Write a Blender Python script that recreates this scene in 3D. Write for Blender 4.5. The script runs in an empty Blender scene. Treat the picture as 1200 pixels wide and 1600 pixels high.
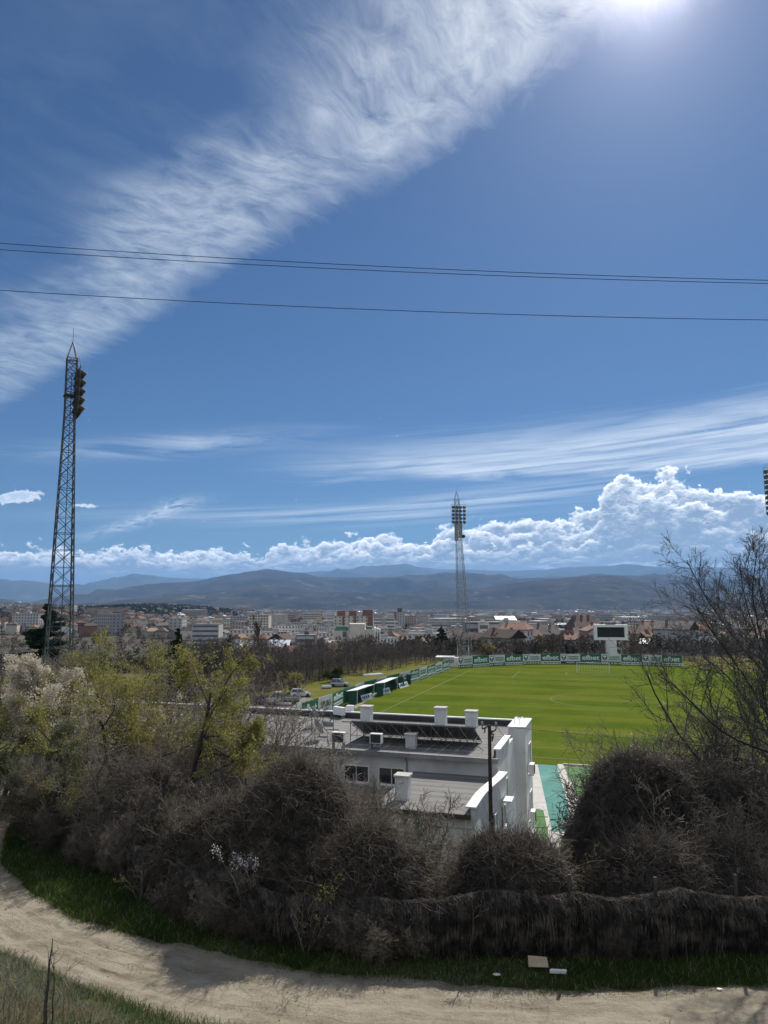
import bpy, math, random
import numpy as np
from mathutils import Vector, Matrix

R = math.radians
C = bpy.context.scene.collection
scene = bpy.context.scene
rng = np.random.default_rng(7)
random.seed(7)

# ------------------------------------------------------------------ camera
CAM_Z = 16.0
PITCH = R(7.45)
F = 1109.0
cam_d = bpy.data.cameras.new('camera')
cam = bpy.data.objects.new('camera', cam_d); C.objects.link(cam)
cam.location = (0, 0, CAM_Z)
cam.rotation_euler = (R(90) + PITCH, 0, 0)
cam_d.sensor_fit = 'HORIZONTAL'; cam_d.sensor_width = 36.0
cam_d.lens = 36.0 * F / 1200.0
cam_d.clip_start = 0.1; cam_d.clip_end = 120000.0
scene.camera = cam

def G(px, py, z=0.0):
    """where the sight line through a photo pixel meets height z (survey of the place)"""
    x = (px - 600) / F; u = (800 - py) / F
    y = math.cos(PITCH) - u * math.sin(PITCH); w = math.sin(PITCH) + u * math.cos(PITCH)
    t = (z - CAM_Z) / w
    return Vector((x * t, y * t, z))

def GY(px, py, Y):
    x = (px - 600) / F; u = (800 - py) / F
    y = math.cos(PITCH) - u * math.sin(PITCH); w = math.sin(PITCH) + u * math.cos(PITCH)
    t = Y / y
    return Vector((x * t, Y, CAM_Z + w * t))

# ------------------------------------------------------------------ light
SUN_AZ, SUN_EL = 22.8, 42.2            # degrees: right of north (+Y), above the horizon
sun_dir = Vector((math.sin(R(SUN_AZ)) * math.cos(R(SUN_EL)), math.cos(R(SUN_AZ)) * math.cos(R(SUN_EL)), math.sin(R(SUN_EL))))
sd = bpy.data.lights.new('sun', 'SUN'); sd.energy = 5.0; sd.angle = R(0.53); sd.color = (1.0, 0.95, 0.87)
so = bpy.data.objects.new('sun', sd); C.objects.link(so)
so.rotation_euler = (-sun_dir).to_track_quat('-Z', 'Y').to_euler()

scene.view_settings.view_transform = 'Standard'
scene.view_settings.look = 'None'
scene.view_settings.exposure = 0.25
scene.view_settings.gamma = 1.0
scene.view_settings.use_curve_mapping = False
scene.cycles.max_bounces = 6
scene.cycles.diffuse_bounces = 3
scene.cycles.transparent_max_bounces = 8
scene.cycles.volume_bounces = 0
scene.cycles.use_denoising = True

class E:
    """a socket that can be calculated with"""
    nt = None
    def __init__(s, sock): s.s = sock
    def __add__(s, o): return mth('ADD', s, o)
    __radd__ = __add__
    def __sub__(s, o): return mth('SUBTRACT', s, o)
    def __rsub__(s, o): return mth('SUBTRACT', o, s)
    def __mul__(s, o): return mth('MULTIPLY', s, o)
    __rmul__ = __mul__
    def __truediv__(s, o): return mth('DIVIDE', s, o)
    def __rtruediv__(s, o): return mth('DIVIDE', o, s)
    def __neg__(s): return mth('MULTIPLY', s, -1.0)

def setin(inp, v):
    if isinstance(v, E): E.nt.links.new(v.s, inp)
    else: inp.default_value = v

def mth(op, *a, clamp=False):
    n = E.nt.nodes.new('ShaderNodeMath'); n.operation = op; n.use_clamp = clamp
    for i, v in enumerate(a): setin(n.inputs[i], v)
    return E(n.outputs[0])

def sstep(x, a, b, lo=0.0, hi=1.0):
    n = E.nt.nodes.new('ShaderNodeMapRange'); n.interpolation_type = 'SMOOTHSTEP'
    for i, v in zip((0, 1, 2, 3, 4), (x, a, b, lo, hi)): setin(n.inputs[i], v)
    return E(n.outputs[0])

def lstep(x, a, b, lo=0.0, hi=1.0):
    n = E.nt.nodes.new('ShaderNodeMapRange'); n.clamp = True
    for i, v in zip((0, 1, 2, 3, 4), (x, a, b, lo, hi)): setin(n.inputs[i], v)
    return E(n.outputs[0])

def vec(x, y, z=0.0):
    n = E.nt.nodes.new('ShaderNodeCombineXYZ')
    for i, v in enumerate((x, y, z)): setin(n.inputs[i], v)
    return E(n.outputs[0])

def sep(v):
    n = E.nt.nodes.new('ShaderNodeSeparateXYZ'); setin(n.inputs[0], v)
    return [E(o) for o in n.outputs]

def noise(v, scale=1.0, detail=4.0, rough=0.5, dist=0.0, lac=2.0, dim='3D'):
    n = E.nt.nodes.new('ShaderNodeTexNoise'); n.noise_dimensions = dim
    for k, x in (('Vector', v), ('Scale', scale), ('Detail', detail), ('Roughness', rough), ('Distortion', dist), ('Lacunarity', lac)): setin(n.inputs[k], x)
    return E(n.outputs[0])

def voro(v, scale=1.0, feature='F1', smooth=0.5):
    n = E.nt.nodes.new('ShaderNodeTexVoronoi'); n.feature = feature; n.voronoi_dimensions = '2D'
    setin(n.inputs['Vector'], v); setin(n.inputs['Scale'], scale)
    if feature == 'SMOOTH_F1': setin(n.inputs['Smoothness'], smooth)
    return E(n.outputs[0])

def mixc(f, a, b, blend='MIX'):
    n = E.nt.nodes.new('ShaderNodeMix'); n.data_type = 'RGBA'; n.blend_type = blend; n.clamp_factor = True
    def put(inp, v):
        if isinstance(v, E): E.nt.links.new(v.s, inp)
        else: inp.default_value = (*v[:3], 1.0)
    setin(n.inputs[0], f); put(n.inputs[6], a); put(n.inputs[7], b)
    return E(n.outputs[2])

def curve1(x, pts):
    """piecewise curve through (x, y) points, by a float curve node"""
    xs = [p[0] for p in pts]; ys = [p[1] for p in pts]
    x0, x1, y0, y1 = min(xs), max(xs), min(ys), max(ys)
    n = E.nt.nodes.new('ShaderNodeFloatCurve'); c = n.mapping.curves[0]
    q = [((a - x0) / (x1 - x0), (b - y0) / (y1 - y0)) for a, b in pts]
    c.points[0].location = q[0]; c.points[1].location = q[-1]
    for a in q[1:-1]: c.points.new(*a)
    n.mapping.update()
    setin(n.inputs['Value'], lstep(x, x0, x1)); n.inputs['Factor'].default_value = 1.0
    return E(n.outputs[0]) * (y1 - y0) + y0

# ------------------------------------------------------------------ sky
w = bpy.data.worlds.new('World'); scene.world = w; w.use_nodes = True
E.nt = w.node_tree; E.nt.nodes.clear()
SKY = 0.054                                  # strength of the world background
def tx():
    """direction -> azimuth and elevation in degrees (each branch of the sky has its own)"""
    tc = E.nt.nodes.new('ShaderNodeTexCoord')
    d = E(tc.outputs['Generated']); x, y, z = sep(d)
    return x, y, z, mth('ARCTAN2', x, y) * 57.2958, mth('ARCSINE', z) * 57.2958
def blue():
    sky = E.nt.nodes.new('ShaderNodeTexSky'); sky.sky_type = 'NISHITA'; sky.sun_disc = False
    sky.sun_elevation = R(SUN_EL); sky.sun_rotation = R(SUN_AZ)
    sky.air_density = 1.0; sky.dust_density = 0.2; sky.ozone_density = 3.0; sky.altitude = 400
    return mixc(1.0, E(sky.outputs[0]), (0.44, 0.67, 0.91), 'MULTIPLY')
def n2(x, y, scale, detail, rough, dist=0.0): return noise(vec(x, y), scale, detail, rough, dist, 2.0, '2D')
def gauss2(az, el, a0, e0, ra, re, tilt=0.0):
    a = az - a0; e = el - e0 - a * tilt
    return mth('EXPONENT', -((a * (1.0 / ra)) * (a * (1.0 / ra)) + (e * (1.0 / re)) * (e * (1.0 / re))))
def finish(col, dx, dy, dz):
    """the bright ring of light round the veiled sun, then the background"""
    sdot = dx * sun_dir.x + dy * sun_dir.y + dz * sun_dir.z
    theta = mth('ARCCOSINE', mth('MINIMUM', sdot, 0.99999)) * 57.2958
    glow = mth('EXPONENT', theta * theta * -0.14) * 7.0 + mth('EXPONENT', theta * -0.30) * 8.0 + mth('EXPONENT', theta * -0.10) * 2.2
    g = mixc(1.0, vec(glow, glow, glow), (1.0, 0.93, 1.0), 'MULTIPLY')
    return backdrop(mixc(1.0, col, g, 'ADD'))
def backdrop(col):
    bg = E.nt.nodes.new('ShaderNodeBackground'); bg.inputs[1].default_value = SKY
    if isinstance(col, E): E.nt.links.new(col.s, bg.inputs[0])
    else: bg.inputs[0].default_value = (*col, 1)
    return bg.outputs[0]
def mixs(f, a, b):
    n = E.nt.nodes.new('ShaderNodeMixShader'); E.nt.links.new(f.s, n.inputs[0])
    E.nt.links.new(a, n.inputs[1]); E.nt.links.new(b, n.inputs[2]); return n.outputs[0]

def high_sky():
    """high cirrus: one long band crossing the sky on its own flat layer"""
    dx, dy, dz, az, el = tx()
    zc = mth('MAXIMUM', dz, 0.03)
    cu = dx / zc; cv = dy / zc
    s_ = cu + cv; w_ = cv - cu
    warp = n2(s_, w_, 1.6, 3, 0.5)
    fib = n2(s_ * 2.2 + warp * 1.0, w_ * 5.0 + warp * 1.6, 1.3, 9, 0.70, 0.15)
    fib2 = n2(s_ * 5.0 + warp * 2.5 + 5.0, w_ * 9.0 + warp * 4.0, 1.5, 7, 0.64, 0.35)
    big = n2(s_ + 9.0, w_, 1.5, 3, 0.55)
    edge = s_ + (warp - 0.5) * 0.20 + (fib2 - 0.5) * 0.20
    lowside = sstep(edge, 1.63, 1.44)
    upside = sstep(s_ + (big - 0.5) * 0.40, 0.88, 1.22)
    wfade = sstep(w_, 7.0, 3.0, 0.55, 1.0)
    cir = lowside * upside * wfade * lstep(fib * 0.62 + fib2 * 0.42, 0.32, 0.74, 0.10, 1.0) * lstep(big, 0.25, 0.55, 0.6, 1.0)
    veil = sstep(s_, 1.5, 0.9) * sstep(s_, 0.0, 0.9) * lstep(big * 0.5 + fib * 0.5, 0.42, 0.75) * 0.11
    t = mth('MINIMUM', cir * 0.90 + veil, 0.95)
    sdot = dx * sun_dir.x + dy * sun_dir.y + dz * sun_dir.z
    th = mth('ARCCOSINE', mth('MINIMUM', sdot, 0.99999)) * 57.2958
    c = mixc(mth('EXPONENT', th * th * -0.0011), (7.6, 9.2, 11.2), (13.5, 14.2, 15.2))
    return finish(mixc(t, blue(), c), dx, dy, dz)

prof = [(-60, 4.0), (-40, 5.0), (-28.5, 4.5), (-24.3, 4.45), (-19.9, 4.4), (-15.2, 4.35), (-10.2, 4.7), (-6.2, 5.3), (-2.1, 5.85), (1.0, 5.9), (3.1, 5.2),
        (4.2, 6.1), (8.3, 6.9), (11.8, 7.05), (16.2, 7.6), (17.75, 9.3), (20.1, 10.1), (22.0, 10.2), (24.6, 9.2), (26.7, 8.7), (28.7, 8.2), (40, 6.0), (60, 4.5)]
def low_sky():
    """streak clouds, and the cumulus bank along the mountains: rows of billowing heaps lit from behind"""
    dx, dy, dz, az, el = tx()
    st = n2(az * 0.10 + el * 0.25 + 4.0, el * 1.15 - az * 0.06, 1.0, 7, 0.62, 0.5)
    st2 = n2(az * 0.06 + 8.0, el * 2.6 - az * 0.17, 1.0, 6, 0.62, 0.3)
    topE = 12.3 + (az + 8.0) * 0.065
    band2 = sstep(el + (st - 0.5) * 1.5, 9.7, 10.6) * sstep(el + (st2 - 0.5) * 3.0, topE + 1.3, topE - 1.6) * sstep(az, -14.0, 8.0) * lstep(st * 0.45 + st2 * 0.65, 0.36, 0.70, 0.12, 1.0)
    g = lambda *a: gauss2(az, el, *a)
    streak = g(-17.0, 12.2, 9.0, 0.75, 0.13) * lstep(st, 0.35, 0.7) * 0.6
    streak2 = g(8.0, 8.3, 13.0, 0.9, 0.10) * lstep(st2, 0.35, 0.65) * 0.6
    streak3 = g(-6.0, 7.2, 16.0, 0.7, 0.03) * lstep(st2, 0.35, 0.65) * 0.45
    wn = n2(az * 0.8 + el * 0.9, el * 2.6 - az * 0.7, 0.9, 7, 0.62, 0.8)
    wisp = (g(-19.3, 6.3, 3.6, 0.42, 0.34) + g(-16.6, 7.65, 1.5, 0.5, 0.25)) * lstep(wn, 0.34, 0.62) * 0.75
    thin = band2 * 0.88
    for t in (streak, streak2, streak3, wisp): thin = 1.0 - (1.0 - thin) * (1.0 - t)
    col = mixc(mth('MINIMUM', thin, 0.95), blue(), (13.5, 15.0, 16.8))
    top = curve1(az, prof)
    def bill(seed, de=0.0, k=2.0): return n2(az * k + seed, (el + de) * k * 1.3, 1.0, 6, 0.48, 0.2)
    def lump(seed, sx, sy, q, de=0.0):
        v1 = voro(vec(az * sx + q * 0.9 + seed, (el + de) * sy + q * 0.9), 1.0, 'SMOOTH_F1', 0.3)
        v2 = voro(vec(az * sx * 2.4 + q * 1.3 + seed, (el + de) * sy * 2.4 - q * 1.3), 1.0, 'F1')
        return 1.0 - v1 * 1.0 - v2 * 0.16
    layers = [(0.0, 0.46, 0.62, 3.0, 1.7, 1.7), (0.24, 0.60, 0.80, 17.0, 1.5, 2.2), (0.48, 0.75, 1.0, 29.0, 1.2, 2.6), (0.70, 0.95, 1.35, 43.0, 0.9, 3.2)]
    for k, (down, sx, sy, seed, amp, bk) in enumerate(layers):
        h = top - 0.38 - (top - 2.7) * down
        q = n2(az * 1.3 + seed, el * 1.6, 1.0, 3, 0.6)
        L = lump(seed, sx, sy, q); n9 = bill(seed + 5.0, 0.0, bk)
        dens = (h - el) + (L - 0.45) * amp + (n9 - 0.5) * (0.55 * amp)
        gate = 1.0 if k == 0 else lstep(n2(az * 0.25 + seed + 71.0, el * 0.1, 1.0, 2, 0.5), 0.36, 0.50)
        a = sstep(dens, 0.0, 0.42) * gate * sstep(h - el, -1.0, -0.35)
        L2 = lump(seed, sx, sy, q, 0.26); n92 = bill(seed + 5.0, 0.10, bk)
        lit = (L - L2) * 1.5 + (n9 - n92) * 1.8
        rim = mth('EXPONENT', mth('MAXIMUM', dens - 0.12, 0.0) * (-2.6 if k == 0 else -3.0))
        bright = mth('ADD', rim * 0.80, lit * (rim * 0.55 + 0.30), clamp=True) * sstep((el - 2.3) / (top - 2.3), 0.16, 0.56, 0.10, 1.0)
        c = mixc(bright, (4.8, 6.5, 8.8), (44.0, 43.5, 43.0))
        col = mixc(a * lstep(el, 1.3, 2.6, 0.6, 1.0), col, c)
    sh = n2(az * 0.35, el * 2.2, 1.0, 7, 0.6, 0.4)
    shreds = sstep(sh, 0.55, 0.66) * sstep(el, 2.0, 2.9) * sstep(el, 4.4, 3.2)
    col = mixc(shreds * 0.6, col, (17.0, 18.5, 20.0))
    fb = bill(7.0, 0.0, 1.5)
    frag = (g(-27.6, 7.7, 1.9, 0.5, 0.15) + g(-22.8, 7.35, 0.9, 0.2)) * 1.5 + (fb - 0.5) * 2.4 - 0.6
    col = mixc(sstep(frag, 0.0, 0.5) * 0.9, col, mixc(lstep(frag, 0.1, 0.9), (20.0, 20.5, 21.0), (11.0, 13.5, 16.5)))
    return finish(col, dx, dy, dz)
_x, _y, _z, _a, _e = tx()
up = mixs(mth('GREATER_THAN', _e - lstep(_a, -26.0, -12.0, 13.1, 17.0), 0.0), low_sky(), high_sky())
def fill_sky():  # cloud out of view, added as fill light
    """behind the viewer, away from the sun: unseen broken white cloud, added to brighten shaded faces"""
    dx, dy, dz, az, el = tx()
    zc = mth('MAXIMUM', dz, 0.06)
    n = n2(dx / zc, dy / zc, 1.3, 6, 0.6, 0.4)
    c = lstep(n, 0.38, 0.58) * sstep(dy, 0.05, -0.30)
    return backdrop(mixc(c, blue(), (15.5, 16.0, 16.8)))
up = mixs(mth('GREATER_THAN', _y, 0.0), fill_sky(), up)
all_ = mixs(mth('GREATER_THAN', _e, -0.5), backdrop((3.0, 4.0, 5.2)), up)
out = E.nt.nodes.new('ShaderNodeOutputWorld')
E.nt.links.new(all_, out.inputs[0])
w.cycles.sampling_method = 'MANUAL'; w.cycles.sample_map_resolution = 512

# ------------------------------------------------------------------ helpers
def link(o, parent=None):
    C.objects.link(o)
    if parent is not None: o.parent = parent
    return o

def tag(o, label=None, cat=None, group=None, kind=None):
    if label: o['label'] = label
    if cat: o['category'] = cat
    if group: o['group'] = group
    if kind: o['kind'] = kind
    return o

def thing(name, label, cat, loc=(0, 0, 0), rz=0.0, group=None):
    o = bpy.data.objects.new(name, None); o.empty_display_size = 0.3
    o.location = loc; o.rotation_euler = (0, 0, rz)
    link(o); return tag(o, label, cat, group)

def copy_tree(root, loc, rz, label=None, group=None, scale=None):
    """a copy of a thing with copies of its parts and their sub-parts (mesh data shared)"""
    def cp(o, par):
        c = o.copy(); C.objects.link(c); c.parent = par
        for ch in kids.get(o.name, ()): cp(ch, c)
        return c
    kids = {}
    for o in root.children_recursive: kids.setdefault(o.parent.name, []).append(o)
    r = cp(root, None)
    r.location = loc; r.rotation_euler = (0, 0, rz)
    if scale is not None: r.scale = scale if hasattr(scale, '__len__') else (scale,) * 3
    if label: r['label'] = label
    if group: r['group'] = group
    return r

class MB:
    """gathers shapes, then links them as ONE mesh object"""
    def __init__(s): s.v = []; s.f = []; s.m = []; s.n = 0
    def add(s, V, Fc, mat=0):
        V = [tuple(p) for p in V]
        s.v += V; s.f += [tuple(i + s.n for i in f) for f in Fc]; s.m += [mat] * len(Fc); s.n += len(V); return s
    def box(s, x0, y0, z0, x1, y1, z1, mat=0, M=None):
        V = [Vector(p) for p in ((x0, y0, z0), (x1, y0, z0), (x1, y1, z0), (x0, y1, z0), (x0, y0, z1), (x1, y0, z1), (x1, y1, z1), (x0, y1, z1))]
        if M is not None: V = [M @ p for p in V]
        return s.add(V, [(0, 3, 2, 1), (4, 5, 6, 7), (0, 1, 5, 4), (1, 2, 6, 5), (2, 3, 7, 6), (3, 0, 4, 7)], mat)
    def prism(s, pts, z0, z1, mat=0):
        """upright prism over a counter-clockwise outline"""
        n = len(pts)
        V = [(p[0], p[1], z0) for p in pts] + [(p[0], p[1], z1) for p in pts]
        return s.add(V, [tuple(range(n))[::-1], tuple(range(n, 2 * n))] + [(i, (i + 1) % n, n + (i + 1) % n, n + i) for i in range(n)], mat)
    def hexa(s, low, high, mat=0):
        """solid between a lower and an upper quad"""
        return s.add(list(low) + list(high), [(0, 3, 2, 1), (4, 5, 6, 7), (0, 1, 5, 4), (1, 2, 6, 5), (2, 3, 7, 6), (3, 0, 4, 7)], mat)
    def bar(s, a, b, r, n=6, r2=None, mat=0, caps=True):
        a = Vector(a); b = Vector(b); d = b - a
        if d.length < 1e-6: return s
        q = d.to_track_quat('Z', 'Y').to_matrix()
        r2 = r if r2 is None else r2
        ring = [q @ Vector((math.cos(2 * math.pi * (k + .5) / n), math.sin(2 * math.pi * (k + .5) / n), 0)) for k in range(n)]
        V = [a + p * r for p in ring] + [b + p * r2 for p in ring]
        Fc = [(k, (k + 1) % n, n + (k + 1) % n, n + k) for k in range(n)]
        if caps: Fc += [tuple(range(n))[::-1], tuple(range(n, 2 * n))]
        return s.add(V, Fc, mat)
    def lathe(s, prof, axis='Z', n=16, at=(0, 0, 0), M=None, mat=0):
        V = []
        for r, h in prof:
            for k in range(n):
                a = 2 * math.pi * k / n
                p = Vector((r * math.cos(a), r * math.sin(a), h))
                if axis == 'X': p = Vector((h, p.x, p.y))
                if axis == 'Y': p = Vector((p.x, h, p.y))
                if M is not None: p = M @ p
                V.append(Vector(at) + p)
        Fc = [(i * n + k, i * n + (k + 1) % n, (i + 1) * n + (k + 1) % n, (i + 1) * n + k) for i in range(len(prof) - 1) for k in range(n)]
        Fc += [tuple(range(n))[::-1], tuple(range((len(prof) - 1) * n, len(prof) * n))]
        return s.add(V, Fc, mat)
    def build(s, name, mats, parent=None, smooth=False, bevel=0.0):
        me = bpy.data.meshes.new(name)
        me.from_pydata(s.v, [], s.f)
        for m in (mats if isinstance(mats, (list, tuple)) else [mats]): me.materials.append(m)
        me.polygons.foreach_set('material_index', s.m)
        if smooth: me.polygons.foreach_set('use_smooth', [True] * len(s.f))
        me.update()
        o = bpy.data.objects.new(name, me); link(o, parent)
        if bevel:
            b = o.modifiers.new('edge', 'BEVEL'); b.width = bevel; b.segments = 2; b.limit_method = 'ANGLE'
        return o

def np_mesh(name, V, Fs, mats, parent=None, smooth=False, mi=None):
    """mesh from arrays; Fs is a list of (n, k) face arrays"""
    me = bpy.data.meshes.new(name)
    V = np.asarray(V, np.float32)
    if not isinstance(Fs, list): Fs = [Fs]
    Fs = [np.asarray(f, np.int32) for f in Fs if len(f)]
    loops = np.concatenate([f.ravel() for f in Fs])
    tot = np.concatenate([np.full(len(f), f.shape[1], np.int32) for f in Fs])
    start = np.concatenate([[0], np.cumsum(tot)[:-1]]).astype(np.int32)
    me.vertices.add(len(V)); me.vertices.foreach_set('co', V.ravel())
    me.loops.add(len(loops)); me.loops.foreach_set('vertex_index', loops)
    me.polygons.add(len(tot)); me.polygons.foreach_set('loop_start', start)
    try: me.polygons.foreach_set('loop_total', tot)
    except Exception: pass
    for m in (mats if isinstance(mats, (list, tuple)) else [mats]): me.materials.append(m)
    if mi is not None: me.polygons.foreach_set('material_index', np.asarray(mi, np.int32))
    if smooth: me.polygons.foreach_set('use_smooth', np.ones(len(tot), bool))
    me.update(calc_edges=True)
    o = bpy.data.objects.new(name, me); link(o, parent); return o

def grid_faces(nu, nv, wrap=False):
    i = np.arange(nu - 1)[:, None]; j = np.arange(nv if wrap else nv - 1)[None, :]
    j2 = (j + 1) % nv
    return np.stack([i * nv + j, (i + 1) * nv + j, (i + 1) * nv + j2, i * nv + j2], -1).reshape(-1, 4)

def tubes(P0, P1, R0, R1, n=3):
    """many tapered sticks at once -> verts, quads"""
    P0 = np.asarray(P0, float); P1 = np.asarray(P1, float)
    d = P1 - P0; L = np.linalg.norm(d, axis=1, keepdims=True); d = d / np.maximum(L, 1e-9)
    ref = np.where(np.abs(d[:, 2:3]) < 0.9, [[0., 0., 1.]], [[1., 0., 0.]])
    u = np.cross(d, ref); u /= np.maximum(np.linalg.norm(u, axis=1, keepdims=True), 1e-9)
    v = np.cross(d, u)
    a = 2 * np.pi * np.arange(n) / n
    off = u[:, None, :] * np.cos(a)[None, :, None] + v[:, None, :] * np.sin(a)[None, :, None]
    V = np.concatenate([P0[:, None] + off * np.asarray(R0)[:, None, None], P1[:, None] + off * np.asarray(R1)[:, None, None]], 1)
    m = len(P0); base = (np.arange(m) * 2 * n)[:, None, None]
    k = np.arange(n)
    q = np.stack([k, (k + 1) % n, n + (k + 1) % n, n + k], 1)[None]
    return V.reshape(-1, 3), (base + q).reshape(-1, 4)

def cards(Cn, size, r, flat=0.0):
    """small leaf-shaped faces, turned at random"""
    n = len(Cn); size = np.broadcast_to(np.asarray(size, float), (n,))
    a = r.normal(size=(n, 3)); a[:, 2] *= (1 - flat); a /= np.linalg.norm(a, axis=1, keepdims=True)
    b = r.normal(size=(n, 3)); b -= a * (a * b).sum(1, keepdims=True); b /= np.linalg.norm(b, axis=1, keepdims=True)
    a = a * size[:, None]; b = b * (size * 0.55)[:, None]
    c = np.cross(a, b); c /= np.maximum(np.linalg.norm(c, axis=1, keepdims=True), 1e-9); c *= (size * 0.18)[:, None]
    V = np.stack([Cn - a, Cn + b + c, Cn + a, Cn - b + c], 1).reshape(-1, 3)
    Fc = np.arange(n * 4).reshape(-1, 4)
    return V, Fc

# value noise for shapes
def _h(ix, iy, iz, seed):
    h = (ix.astype(np.int64) * 374761393 + iy.astype(np.int64) * 668265263 + iz.astype(np.int64) * 2147483647 + seed * 974634777) & 0xFFFFFFFF
    h = ((h ^ (h >> 13)) * 1274126177) & 0xFFFFFFFF
    h = ((h ^ (h >> 15)) * 2246822519) & 0xFFFFFFFF
    return ((h ^ (h >> 16)) & 0xFFFF) / 65535.0
def vnoise(x, y, z=None, seed=0):
    x = np.asarray(x, float); y = np.asarray(y, float); z = np.zeros_like(x) if z is None else np.asarray(z, float)
    ix, iy, iz = np.floor(x), np.floor(y), np.floor(z)
    fx, fy, fz = x - ix, y - iy, z - iz
    fx, fy, fz = [t * t * (3 - 2 * t) for t in (fx, fy, fz)]
    r = 0
    for a in (0, 1):
        for b in (0, 1):
            for c in (0, 1):
                wgt = (fx if a else 1 - fx) * (fy if b else 1 - fy) * (fz if c else 1 - fz)
                r = r + wgt * _h(ix + a, iy + b, iz + c, seed)
    return r * 2 - 1
def fbm(x, y, z=None, seed=0, oct=4, gain=0.5, ridged=False):
    s = 0; a = 1.0; tot = 0
    z = np.zeros_like(np.asarray(x, float)) if z is None else z
    for o in range(oct):
        n = vnoise(x, y, z, seed + o * 13)
        s = s + a * ((1 - np.abs(n) * 2) if ridged else n); tot += a
        a *= gain; x, y, z = np.asarray(x) * 2.03 + 5.1, np.asarray(y) * 2.03 + 1.7, np.asarray(z) * 2.03 + 9.2
    return s / tot
def sm(a, b, x):
    t = np.clip((x - a) / (b - a), 0, 1); return t * t * (3 - 2 * t)

# ------------------------------------------------------------------ materials
def mat(name, c1, c2=None, scale=3.0, detail=6, rough=0.85, bump=0.0, bscale=None, c3=None, s3=0.4, spec=0.3, stretch=None, rnd=0.0, lo=0.35, hi=0.65, metal=0.0, coat=0.0):
    m = bpy.data.materials.new(name); m.use_nodes = True
    nt = m.node_tree; E.nt = nt
    p = nt.nodes['Principled BSDF']
    p.inputs['Roughness'].default_value = rough; p.inputs['Specular IOR Level'].default_value = spec; p.inputs['Metallic'].default_value = metal
    p.inputs['Coat Weight'].default_value = coat
    t = nt.nodes.new('ShaderNodeTexCoord'); v = E(t.outputs['Object'])
    if stretch:
        mp = nt.nodes.new('ShaderNodeMapping'); nt.links.new(v.s, mp.inputs[0]); mp.inputs['Scale'].default_value = stretch; v = E(mp.outputs[0])
    if c2 is None: c2 = tuple(x * 0.75 for x in c1)
    f = noise(v, scale, detail, 0.6)
    col = mixc(lstep(f, lo, hi), c1, c2)
    if c3 is not None:
        col = mixc(lstep(noise(v, scale * s3, 4, 0.6, 0.3), 0.5, 0.68), col, c3)
    if rnd:
        oi = nt.nodes.new('ShaderNodeObjectInfo')
        hs = nt.nodes.new('ShaderNodeHueSaturation'); nt.links.new(col.s, hs.inputs['Color'])
        setin(hs.inputs['Value'], lstep(E(oi.outputs['Random']), 0.0, 1.0, 1 - rnd, 1 + rnd)); col = E(hs.outputs[0])
    nt.links.new(col.s, p.inputs['Base Color'])
    if bump:
        b = nt.nodes.new('ShaderNodeBump'); b.inputs['Strength'].default_value = bump; b.inputs['Distance'].default_value = 0.05
        nt.links.new(noise(v, bscale or scale * 6, 5, 0.6).s, b.inputs['Height']); nt.links.new(b.outputs[0], p.inputs['Normal'])
    return m

def leaf_mat(name, c1, c2, trans=0.45, scale=1.2, rnd=0.0, grain=0.0):
    m = bpy.data.materials.new(name); m.use_nodes = True
    nt = m.node_tree; E.nt = nt; nt.nodes.clear()
    t = nt.nodes.new('ShaderNodeTexCoord'); v = E(t.outputs['Object'])
    col = mixc(lstep(noise(v, scale, 5, 0.65), 0.35, 0.65), c1, c2)
    d = nt.nodes.new('ShaderNodeBsdfDiffuse'); tr = nt.nodes.new('ShaderNodeBsdfTranslucent')
    nt.links.new(col.s, d.inputs[0]); nt.links.new(col.s, tr.inputs[0])
    mx = nt.nodes.new('ShaderNodeMixShader'); mx.inputs[0].default_value = trans
    nt.links.new(d.outputs[0], mx.inputs[1]); nt.links.new(tr.outputs[0], mx.inputs[2])
    o = nt.nodes.new('ShaderNodeOutputMaterial'); nt.links.new(mx.outputs[0], o.inputs[0])
    return m

M = {}
M['twig'] = mat('twig_bark', (0.145, 0.122, 0.098), (0.285, 0.246, 0.200), 2.2, rough=0.8, spec=0.35)
M['twig_dark'] = mat('dark_bark', (0.030, 0.027, 0.026), (0.060, 0.053, 0.048), 2.0, rough=0.85)
M['twig_far'] = mat('far_twig_bark', (0.085, 0.07, 0.064), (0.14, 0.118, 0.106), 0.8, rough=0.9, rnd=0.25)
M['bark'] = mat('bark', (0.05, 0.043, 0.037), (0.10, 0.088, 0.075), 5, bump=0.5)
M['vine'] = mat('dry_vine', (0.048, 0.040, 0.035), (0.175, 0.148, 0.122), 2.6, rough=0.8, spec=0.3, c3=(0.05, 0.042, 0.038), s3=0.5, lo=.42, hi=.62)
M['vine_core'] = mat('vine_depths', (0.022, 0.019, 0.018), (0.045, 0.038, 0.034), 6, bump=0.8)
M['leaf_yg'] = leaf_mat('young_leaves', (0.195, 0.205, 0.048), (0.30, 0.29, 0.09), 0.48)
M['leaf_dull'] = leaf_mat('budding_leaves', (0.20, 0.19, 0.058), (0.28, 0.25, 0.085), 0.45)
M['leaf_olive'] = leaf_mat('grey_green_leaves', (0.15, 0.17, 0.085), (0.26, 0.26, 0.15), 0.4)
M['blossom'] = leaf_mat('cream_blossom', (0.50, 0.45, 0.36), (0.68, 0.62, 0.52), 0.42)
M['blossom_white'] = leaf_mat('white_blossom', (0.70, 0.70, 0.70), (0.8, 0.8, 0.8), 0.4)
M['needle'] = leaf_mat('needles', (0.020, 0.035, 0.022), (0.035, 0.055, 0.032), 0.2)
M['ever'] = leaf_mat('evergreen_leaves', (0.035, 0.055, 0.022), (0.06, 0.085, 0.03), 0.25)
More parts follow.
